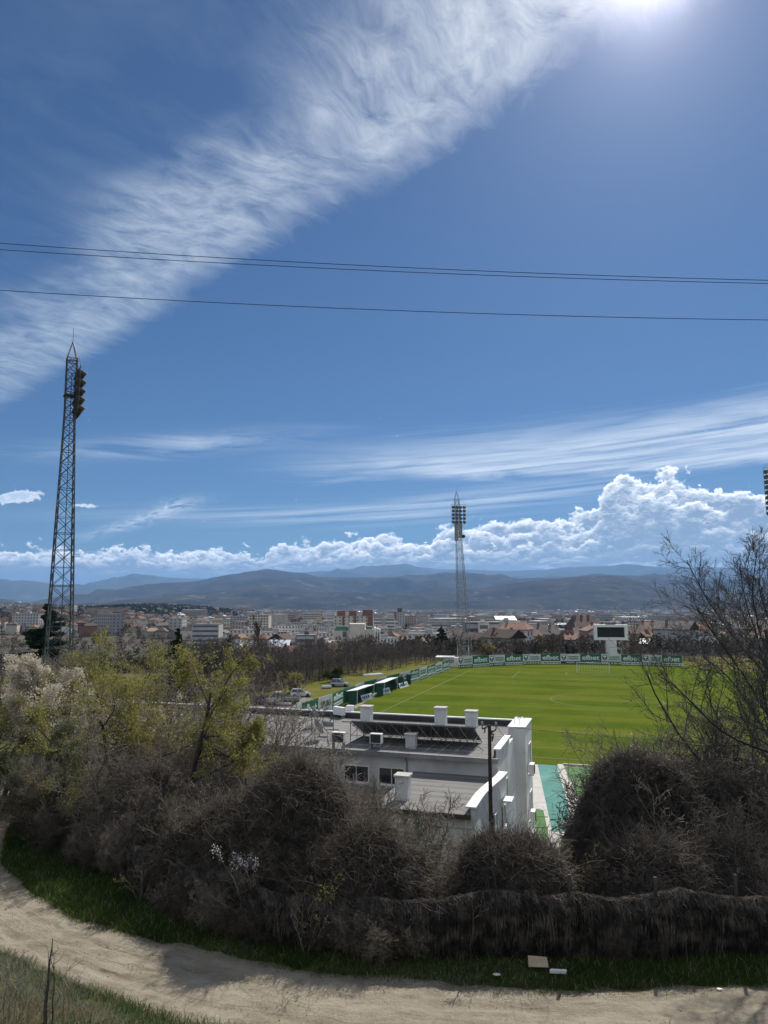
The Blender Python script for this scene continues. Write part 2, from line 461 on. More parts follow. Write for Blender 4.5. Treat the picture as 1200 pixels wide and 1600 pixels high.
M['blade'] = leaf_mat('grass_blades', (0.045, 0.085, 0.018), (0.085, 0.13, 0.03), 0.4, 0.8)
M['blade_dry'] = leaf_mat('dry_grass_blades', (0.24, 0.20, 0.13), (0.34, 0.30, 0.21), 0.3, 2.0)
M['blade_grey'] = leaf_mat('grey_herb', (0.16, 0.19, 0.15), (0.22, 0.26, 0.20), 0.3, 2.0)
M['wall'] = mat('white_render', (0.72, 0.72, 0.70), (0.60, 0.60, 0.585), 0.8, rough=0.9, bump=0.12, bscale=30, c3=(0.52, 0.51, 0.49), s3=0.5)
M['coping'] = mat('white_coping_metal', (0.82, 0.83, 0.84), (0.74, 0.75, 0.76), 1.5, rough=0.4, spec=0.5)
M['concrete'] = mat('concrete', (0.36, 0.35, 0.325), (0.27, 0.26, 0.245), 2, bump=0.3, c3=(0.2, 0.195, 0.18))
M['pale_concrete'] = mat('pale_concrete', (0.50, 0.48, 0.44), (0.40, 0.385, 0.35), 1.2, bump=0.3)
M['steel_dark'] = mat('weathered_steel', (0.055, 0.065, 0.065), (0.09, 0.10, 0.10), 1.2, rough=0.6, metal=0.2)
M['steel_grey'] = mat('grey_painted_steel', (0.20, 0.21, 0.22), (0.30, 0.31, 0.32), 1.2, rough=0.55, metal=0.2)
M['lamp_black'] = mat('lamp_housing', (0.035, 0.036, 0.038), (0.06, 0.06, 0.06), 2, rough=0.6)
M['lens'] = mat('lamp_glass', (0.16, 0.17, 0.19), (0.12, 0.13, 0.15), 2, rough=0.12, spec=0.8)
M['white_paint'] = mat('white_paint', (0.80, 0.80, 0.79), (0.72, 0.72, 0.71), 2, rough=0.55)
M['black'] = mat('black_rubber', (0.02, 0.02, 0.022), (0.03, 0.03, 0.03), 4, rough=0.8)
M['glass'] = mat('window_glass', (0.02, 0.025, 0.03), (0.035, 0.04, 0.045), 0.6, rough=0.08, spec=0.8)
M['green_board'] = mat('green_board', (0.015, 0.13, 0.062), (0.022, 0.16, 0.078), 0.5, rough=0.55)
M['white_board'] = mat('white_board', (0.66, 0.68, 0.66), (0.56, 0.58, 0.56), 0.5, rough=0.55)
M['grey_board'] = mat('grey_board', (0.34, 0.36, 0.37), (0.27, 0.29, 0.30), 0.6, rough=0.6)
M['blue_board'] = mat('blue_board', (0.02, 0.045, 0.16), (0.03, 0.06, 0.19), 0.6, rough=0.55)
M['letter_white'] = mat('white_lettering', (0.80, 0.82, 0.80), (0.72, 0.74, 0.72), 1, rough=0.6)
M['letter_dark'] = mat('dark_lettering', (0.03, 0.035, 0.04), (0.05, 0.055, 0.06), 1, rough=0.6)
M['letter_green'] = mat('green_lettering', (0.03, 0.16, 0.07), (0.04, 0.2, 0.09), 1, rough=0.6)
M['dugout'] = mat('dark_green_dugout', (0.018, 0.068, 0.050), (0.028, 0.085, 0.062), 1, rough=0.5)
M['wood_pole'] = mat('tarred_wood', (0.045, 0.034, 0.028), (0.08, 0.06, 0.048), 6, bump=0.5, stretch=(3, 3, 0.3))
M['cable'] = mat('cable', (0.02, 0.02, 0.022), (0.03, 0.03, 0.03), 1, rough=0.6)
M['screen'] = mat('dark_screen', (0.012, 0.016, 0.018), (0.02, 0.026, 0.03), 3, rough=0.35)
M['panel_back'] = mat('collector_back', (0.15, 0.155, 0.16), (0.11, 0.115, 0.12), 1.5, rough=0.5)
M['collector'] = mat('collector_glass', (0.01, 0.014, 0.03), (0.02, 0.025, 0.045), 1.5, rough=0.12, spec=0.8)
M['card'] = mat('cardboard', (0.42, 0.33, 0.22), (0.5, 0.4, 0.28), 3)

# ------------------------------------------------------------------ terrain
XF = [-60, -40, -26, -20.5, -17.2, -16.0, -14.2, -11.6, -9.4, -6.6, -3.4, -1.7, 0, 2.4, 4.7, 9.7, 20, 40, 80]
YF = [62, 54, 46.5, 41.5, 35.8, 31.6, 27.7, 24.8, 22.9, 21.65, 20.4, 19.8, 19.5, 19.1, 18.85, 19.2, 20.5, 24, 34]
XN = [-60, -40, -26, -22, -18, -14, -10.5, -7.4, -4.4, 0, 5, 10, 20, 40, 80]
YN = [57, 49, 41.5, 36, 29, 24, 20.9, 18.95, 17.5, 16.3, 16.0, 16.2, 17.2, 21, 31]
XH = [-60, -40, -26, -20.5, -17, -14.2, -9.35, -5.9, -2.7, 0, 4.8, 10.4, 20, 40, 80]
YH = [65, 57, 49.5, 45, 37.5, 30.6, 26.8, 23.3, 21.4, 20.9, 20.7, 20.8, 22, 25.5, 35.5]
yF = lambda x: np.interp(x, XF, YF); yN = lambda x: np.interp(x, XN, YN); yH = lambda x: np.interp(x, XH, YH)
XB = [-400, -60, -20, 10, 20, 95, 400]; YB = [110, 140, 152, 200, 212, 212, 180]
ROAD_Z = 6.5
def terrain(x, y):
    x = np.asarray(x, float); y = np.asarray(y, float)
    d = yN(x) - y
    bank = ROAD_Z + 0.40 * np.clip(d - 0.15, 0, None)
    bank = np.minimum(bank, 14.2)
    bank = bank + sm(0.2, 1.5, d) * 0.18 * fbm(x * 0.5, y * 0.5, seed=3)
    verge = ROAD_Z + 0.10 * sm(0.1, 0.9, y - yF(x)) * (1 + 0.8 * fbm(x * 0.8, y * 0.8, seed=5))
    z = np.where(y < yN(x), bank, np.where(y < yF(x), ROAD_Z, verge))
    d2 = y - (yH(x) + 0.9)
    fall = 1 - sm(0, 11, d2)
    z = np.where(d2 > 0, verge * fall + 0.10 * fbm(x * .4, y * .4, seed=6) * fall * sm(0, 2, d2), z)
    d3 = y - np.interp(x, XB, YB)
    r = np.hypot(x, y)
    z = z - np.where(d3 > 0, 17 * sm(0, 230, d3) + 9 * sm(300, 2600, d3) + 4 * sm(2500, 9000, d3), 0)
    z = z + sm(260, 600, r) * (46 * np.exp(-((x + 1750) / 900) ** 2 - ((y - 2900) / 1000) ** 2) + 26 * np.exp(-((x + 760) / 260) ** 2 - ((y - 2450) / 350) ** 2) + 22 * np.exp(-((x + 520) / 330) ** 2 - ((y - 900) / 420) ** 2))
    z = z + np.where(r > 300, fbm(x / 260, y / 260, seed=9) * 3.0 * sm(300, 900, r), 0)
    return z
def tz(x, y): return float(terrain(np.array([x]), np.array([y]))[0])

def ground_mat():
    m = bpy.data.materials.new('ground'); m.use_nodes = True
    nt = m.node_tree; E.nt = nt; p = nt.nodes['Principled BSDF']; p.inputs['Roughness'].default_value = 0.95; p.inputs['Specular IOR Level'].default_value = 0.02
    t = nt.nodes.new('ShaderNodeTexCoord'); v = E(t.outputs['Object']); x, y, z = sep(v)
    grass = mixc(lstep(noise(v, 1.3, 8, 0.65), 0.35, 0.65), (0.040, 0.066, 0.016), (0.10, 0.095, 0.045))
    grass = mixc(lstep(noise(v, 0.22, 5, 0.6), 0.48, 0.66), grass, (0.13, 0.115, 0.075))
    lawn = mixc(lstep(noise(v, 0.25, 7, 0.65), 0.38, 0.62), (0.095, 0.112, 0.014), (0.165, 0.14, 0.05))
    col = mixc(lstep(y, 52, 66), grass, lawn)
    town = mixc(lstep(noise(v, 0.03, 8, 0.7), 0.38, 0.62), (0.075, 0.065, 0.055), (0.13, 0.115, 0.095))
    town = mixc(lstep(noise(v, 0.008, 6, 0.65), 0.52, 0.62), town, (0.075, 0.085, 0.045))
    col = mixc(lstep(y, 205, 260), col, town)
    far = mixc(lstep(noise(v, 0.0016, 9, 0.7), 0.42, 0.6), (0.062, 0.058, 0.05), (0.115, 0.11, 0.075))
    col = mixc(lstep(y, 900, 2600), col, far)
    nt.links.new(col.s, p.inputs['Base Color'])
    b = nt.nodes.new('ShaderNodeBump'); b.inputs['Strength'].default_value = 0.5; b.inputs['Distance'].default_value = 0.08
    nt.links.new(noise(v, 9, 5, 0.65).s, b.inputs['Height']); nt.links.new(b.outputs[0], p.inputs['Normal'])
    return m
ang = np.concatenate([np.arange(-44, 44, 0.18), np.arange(44, 316, 2.0)])
ang = np.radians(ang)
rad = np.concatenate([[0.6], np.geomspace(2.0, 70, 260), np.geomspace(72, 42000, 190)])
AA, RR = np.meshgrid(ang, rad)
gx = RR * np.sin(AA); gy = RR * np.cos(AA)
gV = np.stack([gx, gy, terrain(gx, gy)], -1).reshape(-1, 3)
gF = grid_faces(len(rad), len(ang), True)[:, ::-1]
ground = np_mesh('ground', gV, gF, ground_mat(), smooth=True); tag(ground, kind='structure')

# dirt road
def road_mat():
    m = bpy.data.materials.new('dirt_road'); m.use_nodes = True
    nt = m.node_tree; E.nt = nt; p = nt.nodes['Principled BSDF']; p.inputs['Roughness'].default_value = 0.95; p.inputs['Specular IOR Level'].default_value = 0.1
    t = nt.nodes.new('ShaderNodeTexCoord'); v = E(t.outputs['Object'])
    u = nt.nodes.new('ShaderNodeUVMap'); uu, uvv, _ = sep(E(u.outputs[0]))
    col = mixc(lstep(noise(v, 0.9, 8, 0.65), 0.35, 0.65), (0.315, 0.278, 0.208), (0.225, 0.195, 0.145))
    fine = noise(v, 22, 6, 0.7); col = mixc(lstep(fine, 0.52, 0.72), col, (0.17, 0.14, 0.105)); col = mixc(lstep(noise(v, 0.45, 7, 0.7), 0.52, 0.66) * 0.75, col, (0.22, 0.185, 0.14))
    peb = voro(vec(*sep(v)[:2]), 14.0); col = mixc(lstep(peb, 0.16, 0.10) * lstep(noise(v, 5, 3, 0.5), 0.5, 0.6), col, (0.42, 0.39, 0.34))
    # two worn wheel tracks along the road, damp soil between
    tr = noise(vec(uu * 0.35, uvv * 7.0), 1.0, 6, 0.6)
    col = mixc(lstep(tr, 0.5, 0.62) * 0.5, col, (0.35, 0.30, 0.235)); rut = lstep(mth('ABSOLUTE', uvv - 0.30 + (noise(vec(uu * 0.25, 0.0), 1.0, 2, 0.5) - 0.5) * 0.15), 0.07, 0.02) + lstep(mth('ABSOLUTE', uvv - 0.66 + (noise(vec(uu * 0.25, 3.0), 1.0, 2, 0.5) - 0.5) * 0.15), 0.07, 0.02)
    col = mixc(rut * 0.45 * lstep(noise(v, 0.8, 5, 0.6), 0.35, 0.6), col, (0.19, 0.155, 0.115))
    crack = noise(vec(uu * 0.6, uvv * 26.0), 1.0, 5, 0.65)
    col = mixc(lstep(crack, 0.56, 0.66) * lstep(noise(v, 0.35, 3, 0.5), 0.45, 0.6), col, (0.13, 0.10, 0.075))
    edge_ = lstep(mth('ABSOLUTE', uvv - 0.5) + (noise(v, 1.1, 6, 0.7) - 0.5) * 0.30, 0.36, 0.50)
    col = mixc(edge_ * 0.85, col, mixc(lstep(noise(v, 3.0, 5, 0.7), 0.4, 0.6), (0.085, 0.082, 0.040), (0.17, 0.145, 0.105)))
    nt.links.new(col.s, p.inputs['Base Color'])
    b = nt.nodes.new('ShaderNodeBump'); b.inputs['Strength'].default_value = 1.0; b.inputs['Distance'].default_value = 0.05
    nt.links.new((noise(v, 6, 7, 0.7) + crack * 0.5).s, b.inputs['Height']); nt.links.new(b.outputs[0], p.inputs['Normal'])
    return m
rx = np.linspace(-38, 40, 1300); nv = 56
jn = 0.22 * fbm(rx * 1.3, rx * 0, seed=21, oct=4) ; jf = 0.28 * fbm(rx * 1.1, rx * 0 + 7, seed=22, oct=4)
y0 = yN(rx) + jn - 0.05; y1 = yF(rx) + jf + 0.12
tt = np.linspace(0, 1, nv)
RX = np.repeat(rx[:, None], nv, 1); RY = y0[:, None] * (1 - tt) + y1[:, None] * tt
RZ = terrain(RX, RY) + 0.012 + 0.02 * np.sin(tt * np.pi)[None, :] + 0.02 * fbm(RX * 0.8, RY * 2.5, seed=4) + 0.05 * np.maximum(fbm(RX * 1.6, RY * 4.0, seed=14, oct=5), -.1) + .018
for tc_ in (.28, .66):
    RZ = RZ - .045 * np.exp(-((tt[None, :] - tc_ - .03 * fbm(rx * .4, rx * 0, seed=15)[:, None]) / .055) ** 2) * (.6 + .6 * fbm(rx * .9, rx * 0, seed=16)[:, None])
RZ[:, 0] -= .05; RZ[:, -1] -= .05
road = np_mesh('dirt_road', np.stack([RX, RY, RZ], -1).reshape(-1, 3), grid_faces(1300, nv)[:, ::1], road_mat(), smooth=True); tag(road, kind='structure')
uvl = road.data.uv_layers.new(name='UVMap')
li = np.empty(len(road.data.loops), np.int32); road.data.loops.foreach_get('vertex_index', li)
uvd = np.stack([RX, np.repeat(tt[None, :], 1300, 0)], -1).reshape(-1, 2)[li]
uvl.data.foreach_set('uv', uvd.astype(np.float32).ravel())

# ------------------------------------------------------------------ mountains
def mountain_mat(name, a, b, c, s=1.0):
    m = bpy.data.materials.new(name); m.use_nodes = True
    nt = m.node_tree; E.nt = nt; p = nt.nodes['Principled BSDF']; p.inputs['Roughness'].default_value = 1.0; p.inputs['Specular IOR Level'].default_value = 0.0
    t = nt.nodes.new('ShaderNodeTexCoord'); v = E(t.outputs['Object'])
    mp = nt.nodes.new('ShaderNodeMapping'); nt.links.new(v.s, mp.inputs[0]); mp.inputs['Scale'].default_value = (s * 1e-3, s * 0.5e-3, s * 3e-3); v = E(mp.outputs[0])
    col = mixc(lstep(noise(v, 1.4, 9, 0.68), 0.40, 0.60), a, b)
    col = mixc(lstep(noise(v, 3.4, 9, 0.72, 0.4), 0.56, 0.66), col, c)
    nt.links.new(col.s, p.inputs['Base Color']); return m
def mountains(name, pts, r0, rc, m, seed, amp, na=620, nr=70, zb=-60, size=1500.0, power=0.85):
    A = np.linspace(-62, 62, na); ra = np.radians(A)
    P = np.array(pts); crest = np.interp(A, P[:, 0], P[:, 1])
    k = np.ones(9) / 9; crest = np.convolve(np.pad(crest, 4, 'edge'), k, 'valid')
    crest = crest + 0.10 * fbm(A * 0.55, A * 0, seed=seed, oct=5)
    t = np.concatenate([np.linspace(0, 1, nr), [1.06, 1.2]])
    rr = r0 + (rc - r0) * t
    AA, TT = np.meshgrid(ra, t); RR = r0 + (rc - r0) * TT
    x = RR * np.sin(AA); y = RR * np.cos(AA)
    zc = CAM_Z + rc * np.tan(np.radians(crest))[None, :]
    tcl = np.clip(TT, 0, 1)
    rid = fbm(x / size, y / size, seed=seed + 3, oct=6, ridged=True, gain=0.52)
    z = zb + (zc - zb) * (tcl ** power) + amp * (rid - 0.1) * np.sin(np.pi * np.clip(tcl, 0, 1)) ** 0.8
    z = np.where(TT > 1, zc - (TT - 1) * (zc - zb) * 3, z)
    o = np_mesh(name, np.stack([x, y, z], -1).reshape(-1, 3), grid_faces(len(t), na)[:, ::-1], m, smooth=True)
    return tag(o, kind='structure')
far_pts = [(-62, 1.2), (-45, 1.8), (-28.3, 1.48), (-25.9, 1.51), (-24.1, 1.07), (-22.9, 1.36), (-21.1, 1.76), (-18.4, 2.18), (-12.7, 1.89), (-6.2, 2.54), (-2.1, 2.91), (2.1, 3.07), (5.1, 2.8), (10.2, 2.67), (15.1, 2.91), (18.9, 3.0), (23.4, 2.58), (25.9, 2.62), (28.4, 2.56), (45, 2.0), (62, 1.5)]
mid_pts = [(-62, -0.3), (-30, -0.5), (-25.8, -0.46), (-23.7, 0.14), (-21.1, 0.95), (-17.9, 1.46), (-15.1, 1.63), (-11.7, 2.4), (-10.2, 2.67), (-7.7, 2.63), (-6.2, 2.28), (-2.1, 2.04), (2.1, 2.3), (6.2, 2.64), (8.2, 2.27), (12.7, 1.99), (16.5, 2.3), (19.8, 2.16), (22.5, 1.89), (25.9, 1.61), (28.3, 1.8), (45, 1.2), (62, 0.8)]
near_pts = [(-62, -0.8), (-30, -0.8), (-21.9, -0.61), (-19.7, 0.0), (-16.9, 0.73), (-13.6, 0.99), (-9.2, 1.51), (-4.1, 1.02), (1.0, 0.76), (5.1, 1.02), (10.2, 1.66), (15.1, 2.22), (17.9, 2.28), (22.0, 1.28), (25.8, 0.46), (28.2, 0.22), (45, 0.0), (62, -0.2)]
mountains('mountain_range', far_pts, 17000, 30000, mountain_mat('far_mountain', (0.06, 0.062, 0.058), (0.09, 0.088, 0.08), (0.13, 0.125, 0.11), 0.6), 31, 500, size=3500, nr=50)
mountains('mountains', mid_pts, 9500, 15000, mountain_mat('mid_mountain', (0.036, 0.036, 0.036), (0.070, 0.062, 0.056), (0.12, 0.108, 0.09), 0.9), 47, 260, size=1900)
mountains('hills', near_pts, 6500, 9600, mountain_mat('near_hills', (0.034, 0.034, 0.032), (0.070, 0.060, 0.052), (0.15, 0.13, 0.10), 1.5), 59, 120, zb=-42, size=1300, nr=90, power=1.25)
# ------------------------------------------------------------------ pitch and paths
def sheet(name, pts, z, m, kind='structure', nsub=1):
    V = [(p[0], p[1], z) for p in pts]
    me = bpy.data.meshes.new(name); me.from_pydata(V, [], [tuple(range(len(V)))]); me.materials.append(m); me.update()
    if me.polygons[0].normal.z < 0: me.flip_normals()
    o = bpy.data.objects.new(name, me); link(o); return tag(o, kind=kind)

TH = R(17.5)                                     # how far the ground is turned from the view
AU = Vector((math.cos(TH), -math.sin(TH), 0)); AV = Vector((math.sin(TH), math.cos(TH), 0))
def pitch_mat():
    m = bpy.data.materials.new('turf'); m.use_nodes = True
    nt = m.node_tree; E.nt = nt; p = nt.nodes['Principled BSDF']; p.inputs['Roughness'].default_value = 0.9; p.inputs['Specular IOR Level'].default_value = 0.0
    t = nt.nodes.new('ShaderNodeTexCoord'); v = E(t.outputs['Object']); x, y, z = sep(v)
    a = x * AU.x + y * AU.y; b = x * AV.x + y * AV.y
    base = mixc(lstep(noise(v, 0.10, 8, 0.68), 0.36, 0.62), (0.070, 0.108, 0.013), (0.122, 0.155, 0.022))
    base = mixc(lstep(noise(vec(a * 0.02, b * 0.16), 1.0, 5, 0.6), 0.44, 0.62) * 0.8, base, (0.138, 0.150, 0.022))
    stripe = lstep(mth('SINE', b * 0.57), -0.25, 0.25)
    base = mixc(stripe * 0.22, base, (0.043, 0.075, 0.012))
    wear = lstep(noise(v, 0.9, 7, 0.7), 0.55, 0.75) * lstep(noise(v, 0.07, 3, 0.5), 0.45, 0.6)
    base = mixc(wear * 0.55, base, (0.19, 0.175, 0.05))
    fine = noise(vec(a * 2.5, b * 7.0), 1.0, 5, 0.7); base = mixc(lstep(fine, 0.40, 0.7) * 0.5, base, (0.034, 0.058, 0.009))
    nt.links.new(base.s, p.inputs['Base Color'])
    bp = nt.nodes.new('ShaderNodeBump'); bp.inputs['Strength'].default_value = 0.6; bp.inputs['Distance'].default_value = 0.05
    nt.links.new(noise(v, 4, 6, 0.7).s, bp.inputs['Height']); nt.links.new(bp.outputs[0], p.inputs['Normal'])
    return m
edge_l = [(549, 1113), (580, 1090), (640, 1065.5), (703, 1044)]
pl = [G(*p) for p in edge_l] + [G(715, 1040.5), G(800, 1037.5), G(900, 1038), G(1000, 1039.5), G(1065, 1041)]
nearL = G(838, 1194)
pitch_pts = [nearL - AU * 52] + [Vector((-10.5, 101, 0))] + pl + [Vector((92, 168, 0)), Vector((96, 150, 0)), nearL + AU * 62]
pitch = sheet('football_pitch', pitch_pts, 0.016, pitch_mat())
# the bare strip round the pitch, in front of the boards
M['sand'] = mat('sandy_strip', (0.24, 0.215, 0.16), (0.16, 0.15, 0.10), 0.5, bump=0.2)
st = MB()
def strip(mb, pts, off, wd, z):
    P = [Vector((p.x, p.y, 0)) for p in pts]
    for i in range(len(P) - 1):
        d = (P[i + 1] - P[i]).normalized(); n = Vector((-d.y, d.x, 0))
        q = [P[i] + n * off, P[i + 1] + n * off, P[i + 1] + n * (off + wd), P[i] + n * (off + wd)]
        mb.add([(a.x, a.y, z) for a in q], [(0, 1, 2, 3)])
strip(st, [Vector((-10.5, 101, 0))] + pl[:4], 0.05, 1.9, 0.008)
tag(st.build('touchline_strip', M['sand']), kind='structure')
# white lines of the pitch
M['line'] = mat('faded_line_paint', (0.086, 0.120, 0.019), (0.080, 0.116, 0.015), 0.9, lo=0.3, hi=0.6)
ln = MB()
O = Vector((19.9, 76.2, 0))                     # a corner area of the markings, from the photo
def pline(a0, b0, a1, b1, wd=0.11):
    A = O + AU * a0 + AV * b0; B = O + AU * a1 + AV * b1; d = (B - A).normalized(); n = Vector((-d.y, d.x, 0)) * wd
    ln.add([(q.x, q.y, 0.024) for q in (A - n, B - n, B + n, A + n)], [(0, 1, 2, 3)])
W0, W1, L0, L1 = -29.5, 35.0, 0.4, 99.0
pline(W0, L0, W1, L0); pline(W0, L1, W1, L1); pline(W0, L0 + .12, W0, L1 - .12); pline(W1, L0 + .12, W1, L1 - .12)
mid = (W0 + W1) / 2
pline(W0 + .12, (L0 + L1) / 2, W1 - .12, (L0 + L1) / 2)
for s0, sg in ((L0, 1), (L1, -1)):
    for hw, dp in ((20.16, 16.5), (9.16, 5.5)):
        pline(mid - hw, s0 + sg * .12, mid - hw, s0 + sg * dp); pline(mid + hw, s0 + sg * .12, mid + hw, s0 + sg * dp); pline(mid - hw + .12, s0 + sg * dp, mid + hw - .12, s0 + sg * dp)
for k in range(48):
    a0, a1 = 2 * math.pi * k / 48, 2 * math.pi * (k + 1) / 48 - .01
    if abs(math.sin((a0 + a1) / 2)) > 0.02: pline(mid + 9.15 * math.cos(a0), (L0 + L1) / 2 + 9.15 * math.sin(a0), mid + 9.15 * math.cos(a1), (L0 + L1) / 2 + 9.15 * math.sin(a1))
tag(ln.build('pitch_markings', M['line']), kind='structure')
# ground at the right end of the club house: paving, a teal artificial track, artificial turf
M['teal'] = mat('teal_track', (0.035, 0.17, 0.145), (0.06, 0.225, 0.19), 0.5, bump=0.15, c3=(0.10, 0.26, 0.22), s3=0.5)
M['plastic_grass'] = mat('artificial_grass', (0.035, 0.12, 0.02), (0.05, 0.15, 0.03), 1.2, bump=0.3)
sheet('paving', [Vector((9.5, 47, 0)), Vector((16.5, 47, 0)), Vector((21.5, 74.1, 0)), Vector((12.5, 74.6, 0))], 0.008, M['pale_concrete'])
sheet('teal_path', [G(863, 1300), G(899, 1300), G(870, 1195.5), G(840, 1194.5)], 0.016, M['teal'])
kerb = MB()
kA, kB, kC, kD = G(870.5, 1195.3), G(879.5, 1195.6), G(914, 1270), G(903, 1272)
kerb.hexa([(p.x, p.y, 0.0) for p in (kA, kD, kC, kB)], [(p.x, p.y, 0.10) for p in (kA, kD, kC, kB)])
kE, kF = G(879.5, 1195.6), G(960, 1200.5)
kerb.bar((kE.x, kE.y, 0.06), (kF.x, kF.y, 0.06), 0.16, 4)
tag(kerb.build('kerb', M['pale_concrete']), kind='structure')
sheet('artificial_grass', [G(916, 1272), G(990, 1272), G(985, 1203), G(881, 1197.5)], 0.022, M['plastic_grass'])
sheet('artificial_grass_patch', [G(837, 1318), G(860, 1318), G(849, 1266), G(836, 1264)], 0.022, M['plastic_grass'])
wl = MB()
for py in (1277, 1294): 
    a, b = G(836, py), G(856, py); wl.bar((a.x, a.y, 0.03), (b.x, b.y, 0.03), 0.03, 4)
tag(wl.build('patch_markings', M['line']), kind='structure')
M['asphalt'] = mat('old_asphalt', (0.12, 0.12, 0.115), (0.17, 0.165, 0.155), 0.6, bump=0.3, c3=(0.20, 0.19, 0.15), s3=0.3)
sheet('parking_lot', [Vector((-36, 84, 0)), Vector((-13.6, 92, 0)), Vector((-9.2, 108.0, 0)), Vector((-11.5, 124, 0)), Vector((-16, 129, 0)), Vector((-28, 124, 0)), Vector((-40, 112, 0))], 0.010, M['asphalt'])

# ------------------------------------------------------------------ club house (own frame: x along the front, y away)
BO = Vector((10.95, 54.38, 0))
club = thing('club_house', 'white flat-roofed club house with tall right stair tower and grey felt roofs beside the pitch', 'building', BO, -TH)
def bl(x, y, z=0.0): return BO + AU * x + AV * y + Vector((0, 0, z))
def roof_mat():
    m = bpy.data.materials.new('roofing_felt'); m.use_nodes = True
    nt = m.node_tree; E.nt = nt; p = nt.nodes['Principled BSDF']; p.inputs['Roughness'].default_value = 0.9; p.inputs['Specular IOR Level'].default_value = 0.25
    t = nt.nodes.new('ShaderNodeTexCoord'); v = E(t.outputs['Object']); x, y, z = sep(v)
    col = mixc(lstep(noise(vec(x * 0.25, y * 1.6), 1.0, 7, 0.65), 0.36, 0.64), (0.115, 0.112, 0.107), (0.205, 0.198, 0.187))
    col = mixc(lstep(noise(v, 0.7, 6, 0.65), 0.52, 0.70), col, (0.13, 0.127, 0.12))
    wob = (noise(v, 0.6, 3, 0.5) - 0.5) * 0.12
    fr = mth('FRACT', y * 1.0 + wob); seam = lstep(fr, 0.05, 0.0) + lstep(fr, 0.95, 1.0)
    col = mixc(seam * 0.85, col, (0.05, 0.049, 0.047))
    soft = lstep(fr, 0.0, 0.6) * 0.5; col = mixc(soft, col, (0.24, 0.232, 0.218))
    fx = mth('FRACT', x * 0.13 + mth('FLOOR', y) * 0.37); col = mixc(lstep(fx, 0.012, 0.0) * 0.6, col, (0.08, 0.078, 0.075))
    nt.links.new(col.s, p.inputs['Base Color'])
    b = nt.nodes.new('ShaderNodeBump'); b.inputs['Strength'].default_value = 0.4; b.inputs['Distance'].default_value = 0.03
    nt.links.new((noise(v, 3, 6, 0.7) + seam * 0.4).s, b.inputs['Height']); nt.links.new(b.outputs[0], p.inputs['Normal'])
    return m
M['felt'] = roof_mat()
M['felt_dark'] = mat('dark_upstand', (0.045, 0.045, 0.047), (0.07, 0.07, 0.07), 1.5)
XL, XR, YB_, ZR = -34.0, -0.72, -11.7, 7.0
b = MB()
b.box(XL, YB_, 0, XR, 0, ZR - 0.02)                                       # main block
b.box(XL, -0.16, ZR - .02, XR, 0, ZR + 0.42)                              # rear parapet
b.hexa([(XR - .18, YB_ + .3, ZR - .02), (XR, YB_ + .3, ZR - .02), (XR, -6.8, ZR - .02), (XR - .18, -6.8, ZR - .02)],
       [(XR - .18, YB_ + .3, ZR + .42), (XR, YB_ + .3, ZR + .42), (XR, -6.8, ZR + .42), (XR - .18, -6.8, ZR + .42)])
b.build('wall', M['wall'], club)
tw = MB(); tw.hexa([(-1.14, -4.2, 0), (-.02, -3.9, 0), (0, -.003, 0), (-1.14, -.003, 0)], [(-1.14, -4.2, 7.55), (-.02, -3.9, 7.55), (0, -.003, 7.55), (-1.14, -.003, 7.55)])
tw.build('stair_tower', M['wall'], club)
cp = MB(); cp.hexa([(-1.2, -4.26, 7.553), (.04, -3.96, 7.553), (.06, .06, 7.553), (-1.2, .06, 7.553)], [(-1.2, -4.26, 7.63), (.04, -3.96, 7.63), (.06, .06, 7.63), (-1.2, .06, 7.63)]); cp.build('coping', M['coping'], club)
cp = MB(); cp.box(XL, -.24, ZR + .423, -1.21, .08, ZR + .50); cp.build('coping', M['coping'], club)
cp = MB()
cp.hexa([(XR - .32, YB_ + .2, ZR + .423), (XR + .10, YB_ + .2, ZR + .423), (XR + .10, -6.7, ZR + .423), (XR - .32, -6.7, ZR + .423)],
        [(XR - .32, YB_ + .2, ZR + .50), (XR + .10, YB_ + .2, ZR + .50), (XR + .10, -6.7, ZR + .50), (XR - .32, -6.7, ZR + .50)])
cp.build('coping', M['coping'], club)
rf = MB(); rf.box(XL, YB_ - .35, ZR - .018, XR - .19, -.165, ZR + .03)
rf.build('main_roof', M['felt'], club)
up = MB(); up.box(XL, -.30, ZR + .032, -1.22, -.163, ZR + .40); up.box(XR - .30, YB_ + .3, ZR + .032, XR - .183, -6.8, ZR + .40)
up.build('roof_upstand', M['felt_dark'], club)
ev = MB(); ev.box(XL, YB_ - .47, ZR - .20, XR + .05, YB_ - .352, ZR + .06)
ev.build('gutter', M['steel_grey'], club)
ev = MB(); ev.box(XL, YB_ - .35, ZR - .12, XR + .02, YB_ - .003, ZR - .022); ev.build('soffit', M['felt_dark'], club)
# lower block in front on the right
LX0, LX1, LY0, LY1, LZ = -5.8, -0.55, -19.5, YB_ - .003, 5.9
b = MB(); b.box(LX0, LY0, -1.0, LX1 - .45, LY1, LZ - .02)
